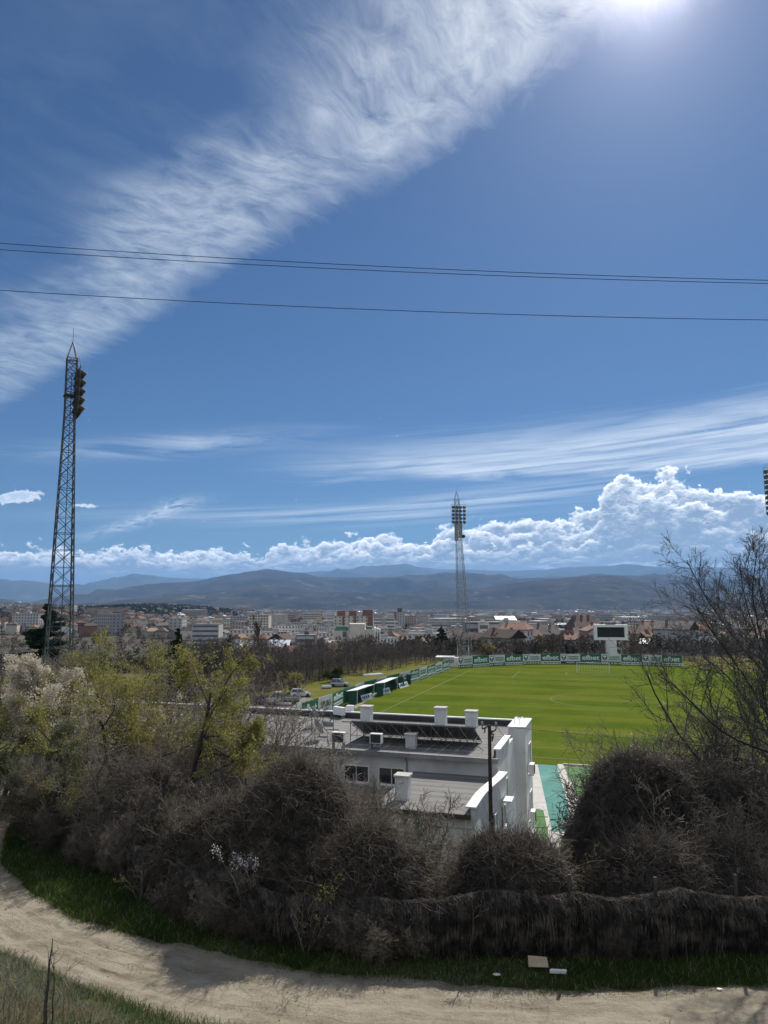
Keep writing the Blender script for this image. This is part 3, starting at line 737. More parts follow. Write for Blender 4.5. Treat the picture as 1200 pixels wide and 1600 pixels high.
# its right wall swings gently outwards towards the main block
n = 16
px_ = lambda t: -.72 + .46 * sm(0.25, 1.0, t)
for i in range(n):
    t0, t1 = i / n, (i + 1) / n; ya, yb = LY0 + (LY1 - LY0) * t0, LY0 + (LY1 - LY0) * t1
    q = [(LX1 - .47, ya), (px_(t0), ya), (px_(t1), yb), (LX1 - .47, yb)]
    b.hexa([(*p, -1.0) for p in q], [(*p, LZ - .02) for p in q])
    q = [(px_(t0) - .2, ya), (px_(t0), ya), (px_(t1), yb), (px_(t1) - .2, yb)]
    b.hexa([(*p, LZ - .02) for p in q], [(*p, LZ + .32) for p in q])
b.build('lower_wall', M['wall'], club)
cp = MB()
for i in range(n):
    t0, t1 = i / n, (i + 1) / n; ya, yb = LY0 + (LY1 - LY0) * t0 - (.1 if i == 0 else 0), LY0 + (LY1 - LY0) * t1
    q = [(px_(t0) - .44, ya), (px_(t0) + .08, ya), (px_(t1) + .08, yb), (px_(t1) - .44, yb)]
    cp.hexa([(*p, LZ + .323) for p in q], [(*p, LZ + .39) for p in q])
cp.build('swept_coping', M['coping'], club)
rf = MB(); rf.box(LX0 - .12, LY0 - .2, LZ - .018, LX1 - .38, LY1, LZ + .03); rf.build('lower_roof', M['felt'], club)
ev = MB(); ev.box(LX0 - .2, LY0 - .33, LZ - .16, LX1 - .32, LY0 - .203, LZ + .05); ev.build('gutter', M['felt_dark'], club)
ev = MB(); ev.box(LX0 - .1, LY0 - .10, LZ - .62, LX1 - .3, LY0 - .003, LZ - .55); ev.build('string_course', M['wall'], club)
# terrace roof on the left in front
b = MB(); b.box(-15.5, -16.6, -1.0, LX0 - .003, YB_ - .003, 4.7); b.build('terrace_wall', M['wall'], club)
rf = MB(); rf.box(-15.7, -16.8, 4.703, LX0 - .125, YB_ - .003, 4.80); rf.build('terrace_roof', M['felt'], club)
# windows
def window(parent, axis, c, wd, ht, bars=1, name='window'):
    """a framed window standing proud of a wall; axis 'y' faces the front (-y), axis 'x' faces the right end (+x)"""
    x, y, z = c; f = MB(); g = MB(); t = 0.07; dp = 0.05
    def bx(mb, a0, a1, z0, z1, d0, d1):
        if axis == 'y': mb.box(x + a0, y - d1, z + z0, x + a1, y - d0, z + z1)
        else: mb.box(x + d0, y + a0, z + z0, x + d1, y + a1, z + z1)
    h, v = wd / 2, ht
    bx(f, -h, h, 0, t, .002, dp); bx(f, -h, h, v - t, v, .002, dp); bx(f, -h, -h + t, t, v - t, .002, dp); bx(f, h - t, h, t, v - t, .002, dp)
    for k in range(bars):
        a = -h + wd * (k + 1) / (bars + 1); bx(f, a - t / 3, a + t / 3, t, v - t, .004, dp - .005)
    bx(f, -h - .06, h + .06, -.07, -.003, .002, .12)
    fr = f.build(name, M['white_paint'], parent)
    bx(g, -h + t, h - t, t, v - t, .003, .02); g.build('pane', M['glass'], fr)
for x in (-7.3, -9.6, -11.9, -14.2, -16.5, -18.8, -21.0): window(club, 'y', (x, YB_, 5.02), 1.7, 1.05, 1)
for z in (1.1, 4.4): window(club, 'x', (0, -1.5, z), 1.2, 1.75, 1)
for yv, zv, wv, hv in ((-12.9, 3.6, .8, 1.1), (-14.8, 1.9, .9, 2.9), (-16.9, 1.9, .9, 2.2), (-18.6, 2.0, .8, 1.7)):
    window(club, 'x', (px_((yv + wv / 2 - LY0) / (LY1 - LY0)) + .01, yv, zv), wv, hv, 0)
window(club, 'x', (XR, -8.6, 3.9), 0.9, 1.3, 0)
cn = MB(); cn.box(-.22, -13.5, 5.0, .25, -12.4, 5.10); cn.build('window_canopy', M['coping'], club)
# chimneys
def chimney(x, y, w_, h, z=ZR + .03):
    c = MB(); c.box(x - w_ / 2, y - w_ / 2, z, x + w_ / 2, y + w_ / 2, z + h); o = c.build('chimney', M['wall'], club)
    k = MB(); k.box(x - w_ / 2 - .07, y - w_ / 2 - .07, z + h + .003, x + w_ / 2 + .07, y + w_ / 2 + .07, z + h + .10); k.build('chimney_cap', M['pale_concrete'], o)
def at_roof(px, py, z=ZR):
    p = G(px, py, z) - BO; return p.dot(AU), p.dot(AV)
for (px, py, h, w_) in ((573, 1129, 1.15, .78), (689, 1134, 1.25, .80), (737, 1139, 1.2, .80), (643, 1169, .80, .62)):
    x, y = at_roof(px, py); chimney(x, y, w_, h)
x, y = at_roof(630, 1249, LZ); chimney(x, y, .70, 1.15, LZ + .03)
# hooked vent pipes on the tower
vp = MB()
for dx_ in (-.9, -.5):
    pr_ = None
    for k in range(7):
        a = math.pi * k / 6; q = (dx_ + .16 - .16 * math.cos(a), -2.7, 7.63 + .3 + .16 * math.sin(a))
        if pr_: vp.bar(pr_, q, .035, 6)
        else: vp.bar((dx_, -2.7, 7.6), q, .035, 6)
        pr_ = q
vp.build('vent_pipe', M['white_paint'], club)
for (x, y) in ((-2.3, -4.2), (-2.0, -5.4), (-2.9, -3.4), (-1.9, -6.4)):
    k = MB(); k.lathe([(.05, ZR + .03), (.05, ZR + .25), (.11, ZR + .27), (.09, ZR + .33)], n=8, at=(x, y, 0)); k.build('roof_vent', M['felt_dark'], club)

# rainwater pipes, lightning wire on stand-offs, and roof clutter of the building itself
for x in (-6.3, -13.2, -22.5):
    k = MB(); k.bar((x, YB_ - .40, ZR - .2), (x, YB_ - .08, ZR - .55), .05, 8); k.bar((x, YB_ - .08, ZR - .55), (x, YB_ - .08, 4.85 if x > -15 else .1), .05, 8); k.build('downpipe', M['steel_grey'], club)
k = MB(); k.bar((LX1 - .6, LY0 - .1, LZ - .2), (LX1 - .6, LY0 - .1, -.8), .045, 8); k.build('downpipe', M['white_paint'], club)
for i in range(26):
    x = XL + 1 + i * 1.22; k = MB(); k.bar((x, -.36, ZR + .03), (x, -.36, ZR + .17), .025, 5); k.box(x - .06, -.42, ZR + .03, x + .06, -.305, ZR + .07); k.build('wire_stand', M['lamp_black'], club)
k = MB(); k.bar((XL + 1, -.36, ZR + .17), (-1.5, -.36, ZR + .17), .012, 4); k.build('lightning_wire', M['lamp_black'], club)
for (x0_, y0_, x1_, y1_) in ((-9, -2.5, -4, -9.8), (-20, -1.2, -16, -10.5), (-3.6, -5, -1.8, -10.5)):
    k = MB(); n_ = 8; q_ = [Vector((x0_ + (x1_ - x0_) * j / n_ + .12 * math.sin(j * 2.1), y0_ + (y1_ - y0_) * j / n_, ZR + .05)) for j in range(n_ + 1)]
    for a_, c_ in zip(q_[:-1], q_[1:]): k.bar(a_, c_, .018, 4)
    k.build('roof_cable', M['cable'], club)
# rooftop equipment: things of their own
def ac_unit(x, y, z, w_=.95, d=.36, h=.85, turn=0.0, legs=.22, label='', wall=False):
    t = thing('ac_unit', label, 'ac unit', bl(x, y, z), -TH + turn, 'air conditioning units of the club house')
    c = MB(); c.box(-w_ / 2, -d / 2, legs, w_ / 2, d / 2, legs + h); c.build('casing', M['white_paint'], t, bevel=.02)
    g = MB(); fr_ = min(.30, h * .40); g.box(-w_ / 2 + .06, -d / 2 - .012, legs + .05, w_ / 2 - .06, -d / 2 - .002, legs + h - .05); g.lathe([(fr_, 0), (fr_, .02)], 'Y', 20, (-.08, -d / 2 - .034, legs + h / 2))
    g.build('fan_grille', M['lamp_black'], t)
    if wall:
        k = MB(); k.box(-w_ / 2 + .08, d / 2 + .003, legs - .04, w_ / 2 - .08, d / 2 + .12, legs); k.box(-w_ / 2 + .08, -d / 2, legs - .05, -w_ / 2 + .13, d / 2, legs - .003); k.box(w_ / 2 - .13, -d / 2, legs - .05, w_ / 2 - .08, d / 2, legs - .003)
        k.build('bracket', M['steel_grey'], t)
    else:
        for sx in (-1, 1):
            k = MB(); k.box(sx * w_ * .4 - .03, -d / 2, 0, sx * w_ * .4 + .03, d / 2, legs - .003); k.build('foot', M['steel_grey'], t)
    return t
for (px, py, kw) in ((530, 1122, dict(label='large grey-white ac unit near the left chimney on the roof edge', w_=1.1, h=.62, turn=2.7)),
                     (547, 1120, dict(label='narrow ac unit close beside the left roof chimney', w_=.6, h=.66, turn=3.0)),
                     (529, 1172, dict(label='white-framed ac unit under the left end of the tilted panels', w_=.85, h=.62, legs=.45)),
                     (588, 1171, dict(label='white-framed ac unit on legs between the panels and the gutter', w_=.78, h=.6, legs=.35))):
    x, y = at_roof(px, py); ac_unit(x, y, ZR + .03, **kw)
ac_unit(.30, -3.0, 4.1, .8, .32, .7, R(90), label='ac unit high on the right end wall of the club house', wall=True)
ac_unit(.30, -3.1, 1.0, .8, .32, .7, R(90), label='ac unit low on the right end wall of the club house', wall=True)

def dish(px, py, r, label, z=ZR + .03, hm=1.0):
    x, y = at_roof(px, py)
    t = thing('satellite_dish', label, 'satellite dish', bl(x, y, z), R(-62), 'satellite dishes on the club house roof')
    d = MB(); prof_ = [(r * k / 7, .30 * r * (k / 7) ** 2) for k in range(1, 8)]; prof_ = [(.01, 0)] + prof_ + [(r, .30 * r + .02), (.01, .02)]
    Mx = Matrix.Translation((0, .12, hm + .1)) @ Matrix.Rotation(R(-65), 4, 'X')
    d.lathe(prof_, 'Z', 24, M=Mx); d.build('reflector', M['grey_board'], t, smooth=True)
    k = MB(); k.bar((0, 0, 0), (0, 0, hm), .035, 8); k.bar((-.35, 0, .02), (.35, 0, .02), .03, 4); k.bar((0, -.35, .02), (0, .35, .02), .03, 4); k.build('mast', M['steel_grey'], t)
    k = MB(); k.bar(Mx @ Vector((0, -r * .9, .2)), Mx @ Vector((0, 0, r * 1.1)), .02, 5); k.bar(Mx @ Vector((0, 0, r * 1.0)), Mx @ Vector((0, 0, r * 1.22)), .05, 6); k.build('feed_arm', M['steel_dark'], t)
dish(487, 1137, .46, 'grey satellite dish standing further back on the left roof', hm=.9)
dish(492, 1158, .55, 'grey satellite dish nearest the gutter on the left roof', hm=.75)

# the row of tilted solar collectors: one frame, nine panels
x0, y0 = at_roof(536, 1168); x1, y1 = at_roof(748, 1166)
sa = thing('solar_collector_row', 'row of nine dark tilted solar collectors on steel legs along the roof', 'solar collectors', bl(x1, (y0 + y1) / 2 - .15, ZR + .03), -TH)
LEN = x1 - x0; npan = 9; pw = LEN / npan; HI = 1.34; DP = 2.7; LO = .12
fr = MB()
for k in range(npan + 1):
    xx = -LEN + k * pw
    fr.bar((xx, 0, 0), (xx, 0, HI - .03), .025, 4); fr.bar((xx, DP, 0), (xx, DP, LO), .025, 4); fr.bar((xx, 0, HI - .05), (xx, DP, LO - .02), .022, 4)
    fr.bar((xx, 0, .03), (xx, DP, .03), .022, 4); 
    fr.bar((xx, 0, .45), (xx, DP * .55, HI - .62), .018, 4)
    if k < npan: fr.bar((xx + pw / 2, 0, 0), (xx + pw / 2, 0, HI - .05), .018, 4)
fr.bar((-LEN - .6, 0, HI), (.12, 0, HI), .03, 5); fr.bar((-LEN, 0, .50), (0, 0, .50), .018, 4); fr.bar((-LEN, DP, LO - .03), (0, DP, LO - .03), .02, 4)
fr.build('frame', M['steel_dark'], sa)
for k in range(npan):
    a, c = -LEN + k * pw + .03, -LEN + (k + 1) * pw - .03
    p_ = MB(); p_.hexa([(a, .02, HI + .02), (c, .02, HI + .02), (c, DP, LO + .02), (a, DP, LO + .02)], [(a, .05, HI + .09), (c, .05, HI + .09), (c, DP + .03, LO + .09), (a, DP + .03, LO + .09)])
    o = p_.build('collector', M['panel_back'], sa)
    p_ = MB(); p_.hexa([(a + .04, .09, HI + .063), (c - .04, .09, HI + .063), (c - .04, DP - .04, LO + .115), (a + .04, DP - .04, LO + .115)], [(a + .04, .10, HI + .075), (c - .04, .10, HI + .075), (c - .04, DP - .03, LO + .128), (a + .04, DP - .03, LO + .128)])
    p_.build('collector_glass', M['collector'], o)
# tank / pipe rig at the left end
x, y = at_roof(508, 1150)
rig = thing('pipe_rig', 'tangle of steel pipes and struts at the left end of the tilted panels', 'pipe rig', bl(x, y, ZR + .03), -TH)
k = MB()
for a, c in (((-1.2, -.2, 1.3), (.9, 0, 1.3)), ((-1.0, 0, 0), (-1.0, 0, 1.3)), ((-1, 0, 1.3), (.3, .1, .1)), ((.6, 0, 0), (.6, 0, 1.3)), ((-.2, -.6, 0), (-.2, .2, 1.3)), ((.1, 0, .4), (.9, .3, .4)), ((-.8, .3, 0), (.5, .3, 1.2))): k.bar(a, c, .028, 5)
k.build('pipework', M['steel_dark'], rig)
k = MB(); k.lathe([(.16, -.35), (.2, -.3), (.2, .3), (.16, .35)], 'X', 12, (.1, .3, .75)); k.build('tank', M['steel_grey'], rig, smooth=True)

# ------------------------------------------------------------------ lettering
def text_mesh(body, m, parent, loc, rot, height, width=None, bold=0.02, name='lettering', ext=0.01):
    cu = bpy.data.curves.new('txt', 'FONT'); cu.body = body; cu.size = 1.0; cu.align_x = 'CENTER'; cu.extrude = 0.01; cu.offset = bold; cu.resolution_u = 4
    tmp = bpy.data.objects.new('txt', cu); C.objects.link(tmp)
    dg = bpy.context.evaluated_depsgraph_get(); me = bpy.data.meshes.new_from_object(tmp.evaluated_get(dg))
    bpy.data.objects.remove(tmp); bpy.data.curves.remove(cu)
    co = np.empty(len(me.vertices) * 3, np.float32); me.vertices.foreach_get('co', co); co = co.reshape(-1, 3)
    mn, mx = co.min(0), co.max(0)
    s = height / (mx[1] - mn[1]); sx = (width / (mx[0] - mn[0])) if width else s
    co[:, 0] = (co[:, 0] - (mn[0] + mx[0]) / 2) * sx; co[:, 1] = (co[:, 1] - (mn[1] + mx[1]) / 2) * s; co[:, 2] = np.sign(co[:, 2]) * ext
    me.vertices.foreach_set('co', co.ravel()); me.materials.clear(); me.materials.append(m); me.name = name; me.update()
    o = bpy.data.objects.new(name, me); link(o, parent); o.location = loc; o.rotation_euler = rot; return o
_tx = {}
def letters(body, m, parent, loc, height, width, bold=.02):
    key = (body, m.name, round(height, 2), round(width, 2))
    if key in _tx:
        o = bpy.data.objects.new('lettering', _tx[key]); link(o, parent); o.location = loc; o.rotation_euler = (R(90), 0, 0)
    else:
        o = text_mesh(body, m, parent, loc, (R(90), 0, 0), height, width, bold); _tx[key] = o.data
    return o

# ------------------------------------------------------------------ boards round the pitch
ords = ['first', 'second', 'third', 'fourth', 'fifth', 'sixth', 'seventh', 'eighth', 'ninth', 'tenth', 'eleventh', 'twelfth', 'thirteenth', 'fourteenth', 'fifteenth', 'sixteenth']
def shield(parent, x, z, s):
    k = MB(); pts = [(-.5, .55), (.5, .55), (.5, -.05), (.28, -.42), (0, -.62), (-.28, -.42), (-.5, -.05)]
    def plate(P, d0, d1, mt):
        n_ = len(P); V = [(x + p[0] * s, -d0, z + p[1] * s) for p in P] + [(x + p[0] * s, -d1, z + p[1] * s) for p in P]
        k.add(V, [tuple(range(n_)), tuple(range(n_, 2 * n_))[::-1]] + [(i, n_ + i, n_ + (i + 1) % n_, (i + 1) % n_) for i in range(n_)], mt)
    plate(pts, .052, .06, 0); plate([(-.4, .45), (.4, .45), (.4, .3), (0, -.05), (-.4, .3)], .061, .066, 1); plate([(-.18, -.15), (.18, -.15), (0, -.42)], .061, .066, 1)
    k.build('emblem', [M['letter_dark'], M['letter_white']], parent)
def scribble(parent, x, z, w_, h, m, rows=2):
    """two lines of lettering too small to read from here"""
    k = MB(); r = random.Random(int(x * 77 + z * 13))
    for row in range(rows):
        a = x - w_ / 2; zz = z + h / 2 - (row + .9) * h / rows
        while a < x + w_ / 2 - .1:
            ww = r.uniform(.12, .3); k.box(a, -.062, zz, min(a + ww, x + w_ / 2), -.052, zz + h / rows * .62); a += ww + .07
    k.build('small_lettering', m, parent)
def board(A, B, kind, label, z0=0.0, ht=2.5, lower=None):
    A = Vector((A.x, A.y, z0)); B = Vector((B.x, B.y, z0)); d = B - A; L = d.length
    t = thing('advertising_board', label, 'advertising board', A, math.atan2(d.y, d.x), 'advertising boards round the pitch')
    g = .02; lo = .78 if lower else 0.05
    face = {'efbet': 'green_board', 'stack': 'green_board', 'green': 'green_board', 'grey': 'grey_board'}.get(kind, 'white_board')
    k = MB(); k.box(g, -.05, lo + .02, L - g, 0, ht); k.build('panel', M[face], t)
    zc = (lo + ht) / 2; hh = ht - lo
    if kind == 'efbet': letters('efbet', M['letter_white'], t, (L / 2, -.064, zc + .03), hh * .66, L * .82)
    if kind == 'stack':
        letters('efbet', M['letter_white'], t, (L / 2, -.064, zc + hh * .20), hh * .40, L * .78); scribble(t, L / 2, zc - hh * .25, L * .75, hh * .3, M['letter_white'])
    if kind == 'crest':
        k = MB(); k.box(L * .34, -.0515, lo + .05, L * .34 + .06, -.05, ht - .03); k.build('divider', M['letter_green'], t)
        shield(t, L * .17, zc, hh * .62); scribble(t, L * .67, zc, L * .52, hh * .55, M['letter_green'])
    if kind == 'ypi':
        letters('YPI.BG', M['letter_dark'], t, (L / 2, -.064, zc + .12), hh * .36, L * .7); scribble(t, L / 2, zc - hh * .30, L * .5, .2, M['letter_dark'], 1)
    if kind == 'onfo': letters('ONEO', M['letter_dark'], t, (L * .5, -.064, zc), hh * .42, L * .72)
    if kind == 'white': scribble(t, L / 2, zc, L * .7, hh * .55, M['letter_green'])
    if lower:
        lm = {'w': 'white_board', 'g': 'green_board', 'b': 'blue_board'}[lower]
        k = MB(); k.box(g, -.12, .05, L - g, -.07, lo - .03); k.build('lower_panel', M[lm], t)
        if lower == 'b':
            letters('MeyBe', M['letter_white'], t, (L * .5, -.132, .05 + (lo - .08) / 2), (lo - .1) * .62, L * .4)
        else:
            k = MB(); r = random.Random(int(A.x * 10)); a = .2
            while a < L - .3:
                ww = r.uniform(.2, .5); k.box(a, -.132, .2, min(a + ww, L - .15), -.122, lo - .25); a += ww + r.uniform(.1, .5)
            k.build('small_lettering', M['letter_green'] if lower == 'w' else M['letter_white'], t)
    for xx in (.12, L - .12):
        k = MB(); k.bar((xx, .05, -.05), (xx, .05, ht + .08), .04, 6); k.build('post', M['steel_grey'], t)
    return t
# left side, from the corner of the club house up to the far corner (top edge surveyed at 2.5 m)
tops = [(418, 1115), (446, 1107), (471, 1098.5), (497, 1090.5), (519, 1084), (537, 1075.5), (555, 1070.5), (569, 1065), (588, 1060.5), (604, 1056.5), (624, 1052), (641, 1048), (655, 1044.5), (667, 1041), (680, 1037.3), (691, 1034), (702, 1031)]
kinds_ = ['white', 'onfo', 'efbet', 'ypi', 'stack', 'green', 'grey', 'green', 'grey', 'efbet', 'crest', 'stack', 'white', 'stack', 'white', 'efbet']
desc = {'white': 'white board with small green print', 'onfo': 'white board with large dark letters above the roof', 'efbet': 'green board with large white letters', 'ypi': 'white board lettered with a dark web address',
        'stack': 'green board with white letters over a smaller line', 'green': 'plain dark green board', 'grey': 'plain grey board', 'crest': 'white board with dark club shield'}
cnt = {}
for i, kd in enumerate(kinds_):
    a, c = G(*tops[i], 2.5), G(*tops[i + 1], 2.5); cnt[kd] = cnt.get(kd, 0) + 1
    board(a, c, kd, f"{desc[kd]}, {ords[cnt[kd] - 1]} such along the left touchline", ht=2.5, lower=('w' if i in (11, 13, 15) else 'g' if i in (12, 14) else None))
# far end, from the white kiosk to the bare tree
xs = [716, 738.5, 764, 789, 817, 845, 876, 907, 940, 971, 1004, 1035, 1066]
ty = [1026.5, 1025.2, 1024.0, 1023.2, 1022.4, 1021.8, 1021.6, 1021.6, 1021.8, 1022.4, 1023, 1023.7, 1024.7]
bs = [1044, 1042.5, 1040.6, 1039.4, 1038.3, 1037.6, 1037.4, 1037.6, 1038, 1038.6, 1039.4, 1040.2, 1041]
cnt = {}
for i in range(12):
    kd = 'efbet' if i % 2 else 'crest'; cnt[kd] = cnt.get(kd, 0) + 1
    a, c = G(xs[i], bs[i]), G(xs[i + 1], bs[i + 1])
    ht = GY(xs[i], ty[i], a.y).z
    board(a, c, kd, f"{desc[kd]}, {ords[cnt[kd] - 1]} such along the far end", ht=ht, lower=('b' if i in (6, 7) else 'g' if kd == 'crest' else 'w'))

# dugouts
def dugout(A, B, roof, label):
    A = Vector((A.x, A.y, 0)); B = Vector((B.x, B.y, 0)); d = B - A; L = d.length
    t = thing('dugout', label, 'dugout', A, math.atan2(d.y, d.x), 'team shelters by the touchline')
    k = MB(); H_ = 2.0
    k.hexa([(0, .8, .05), (L, .8, .05), (L, .95, .05), (0, .95, .05)], [(0, 1.05, H_), (L, 1.05, H_), (L, 1.2, H_), (0, 1.2, H_)])
    for xx in (0, L - .08): k.hexa([(xx, -.2, .05), (xx + .08, -.2, .05), (xx + .08, .8, .05), (xx, .8, .05)], [(xx, -.05, H_), (xx + .08, -.05, H_), (xx + .08, 1.05, H_), (xx, 1.05, H_)])
    k.build('shell', M['dugout'], t)
    if roof:
        k = MB(); k.hexa([(-.25, -.5, H_ + .28), (L + .25, -.5, H_ + .28), (L + .25, 1.4, H_ + .05), (-.25, 1.4, H_ + .05)], [(-.25, -.5, H_ + .34), (L + .25, -.5, H_ + .34), (L + .25, 1.4, H_ + .13), (-.25, 1.4, H_ + .13)])
        k.build('canopy', M['white_paint'], t)
        for xx in (.1, L - .1):
            k = MB(); k.bar((xx, -.42, 0), (xx, -.42, H_ + .27), .04, 6); k.build('post', M['white_paint'], t)
    for j in range(max(3, int(L / .9))):
        xx = .45 + j * (L - .6) / max(3, int(L / .9)); k = MB(); k.box(xx, .25, .35, xx + .5, .72, .45); k.box(xx, .64, .45, xx + .5, .74, .95); k.box(xx + .2, .3, .05, xx + .3, .6, .35); k.build('seat', M['dugout'], t)
    return t
dugout(G(554, 1101), G(581, 1090.5), True, 'dark green team shelter with white canopy nearest the club house')
dugout(G(597, 1087), G(618, 1077.5), True, 'dark green team shelter with white canopy, the farther roofed one')
dugout(G(630, 1074), G(641, 1069.3), False, 'small dark green team shelter without a canopy')
for (px, py, lb) in ((575, 1093.5, 'white and blue lettered board leaning before the nearest team shelter'), (603, 1084, 'white and blue lettered board before the farther roofed shelter'), (632, 1074, 'white and blue lettered board before the small unroofed shelter')):
    p = G(px, py); t = thing('leaning_board', lb, 'sign board', p, math.atan2(68, 30), 'small boards along the touchline')
    Mx = Matrix.Rotation(R(-22), 4, 'X'); k = MB(); k.box(-2.2, -.03, 0, 2.2, .03, 1.0, M=Mx); k.build('panel', M['white_board'], t)
    k = MB(); r = random.Random(int(px)); a = -1.9
    while a < 1.8:
        ww = r.uniform(.25, .6); k.box(a, -.045, .25, a + ww, -.033, .75, M=Mx); a += ww + .25
    k.build('lettering', M['blue_board'], t)
    for xx in (-1.5, 1.5):
        k = MB(); k.bar((xx, .3, .9), (xx, .8, 0), .03, 5); k.build('prop', M['steel_grey'], t)
p = G(531, 1099.5); t = thing('bench', 'low white slatted bench on the touchline by the nearest shelter', 'bench', p, math.atan2(68, 30))
k = MB(); [k.box(-2.4, -.25 + j * .18, .42, 2.4, -.12 + j * .18, .47) for j in range(3)]; k.build('seat', M['white_paint'], t)
for xx in (-2, 0, 2):
    k = MB(); k.box(xx - .05, -.2, 0, xx + .05, .2, .417); k.build('leg', M['white_paint'], t)

# goals
def goal(P, rz, label):
    t = thing('football_goal', label, 'goal', P, rz, 'football goals')
    k = MB(); k.bar((-3.66, 0, 0), (-3.66, 0, 2.44), .06, 8); k.build('post', M['white_paint'], t)
    k = MB(); k.bar((3.66, 0, 0), (3.66, 0, 2.44), .06, 8); k.build('post', M['white_paint'], t)
    k = MB(); k.bar((-3.72, 0, 2.44), (3.72, 0, 2.44), .06, 8); k.build('crossbar', M['white_paint'], t)
    k = MB()
    for i in range(13):
        xx = -3.66 + i * .61; k.bar((xx, 0, 2.44), (xx, 1.0, 2.3), .007, 3, caps=False); k.bar((xx, 1.0, 2.3), (xx, 1.9, 0), .007, 3, caps=False)
    for j in range(6):
        f = j / 5; k.bar((-3.66, 1 + .9 * f, 2.3 * (1 - f)), (3.66, 1 + .9 * f, 2.3 * (1 - f)), .007, 3, caps=False)
        for sx in (-3.66, 3.66): k.bar((sx, 0, 2.3 * (1 - f) + .05), (sx, 1 + .9 * f, 2.3 * (1 - f)), .007, 3, caps=False)
    k.build('net', M['letter_white'], t)
goal(Vector((49.1, 170.1, 0.02)), -R(13), 'white goal frame with net at the far end below the scoreboard')

# scoreboard
sb = thing('scoreboard', 'white framed scoreboard with dark screen on a thick white pillar', 'scoreboard', (65.5, 208, 0), R(-6))
k = MB(); k.box(-1.5, -.5, -6, 1.5, .5, 5.9); k.build('pillar', M['wall'], sb)
k = MB(); x_, z0_, z1_ = 4.75, 5.9, 10.35
k.box(-x_, -.6, z0_, x_, .6, z0_ + .75); k.box(-x_, -.6, z1_ - .75, x_, .6, z1_); k.box(-x_, -.6, z0_ + .75, -x_ + .9, .6, z1_ - .75); k.box(x_ - .9, -.6, z0_ + .75, x_, .6, z1_ - .75)
k.box(-x_ + .9, .1, z0_ + .75, x_ - .9, .55, z1_ - .75)
k.build('surround', M['white_paint'], sb, bevel=.08)
k = MB(); k.box(-x_ + 1.0, -.1, z0_ + .85, x_ - 1.0, .09, z1_ - .85); k.build('screen', M['screen'], sb)
k = MB(); k.box(-1.3, -.4, z1_ + .003, 1.3, .4, z1_ + .4); k.build('ventilation_box', M['lamp_black'], sb)

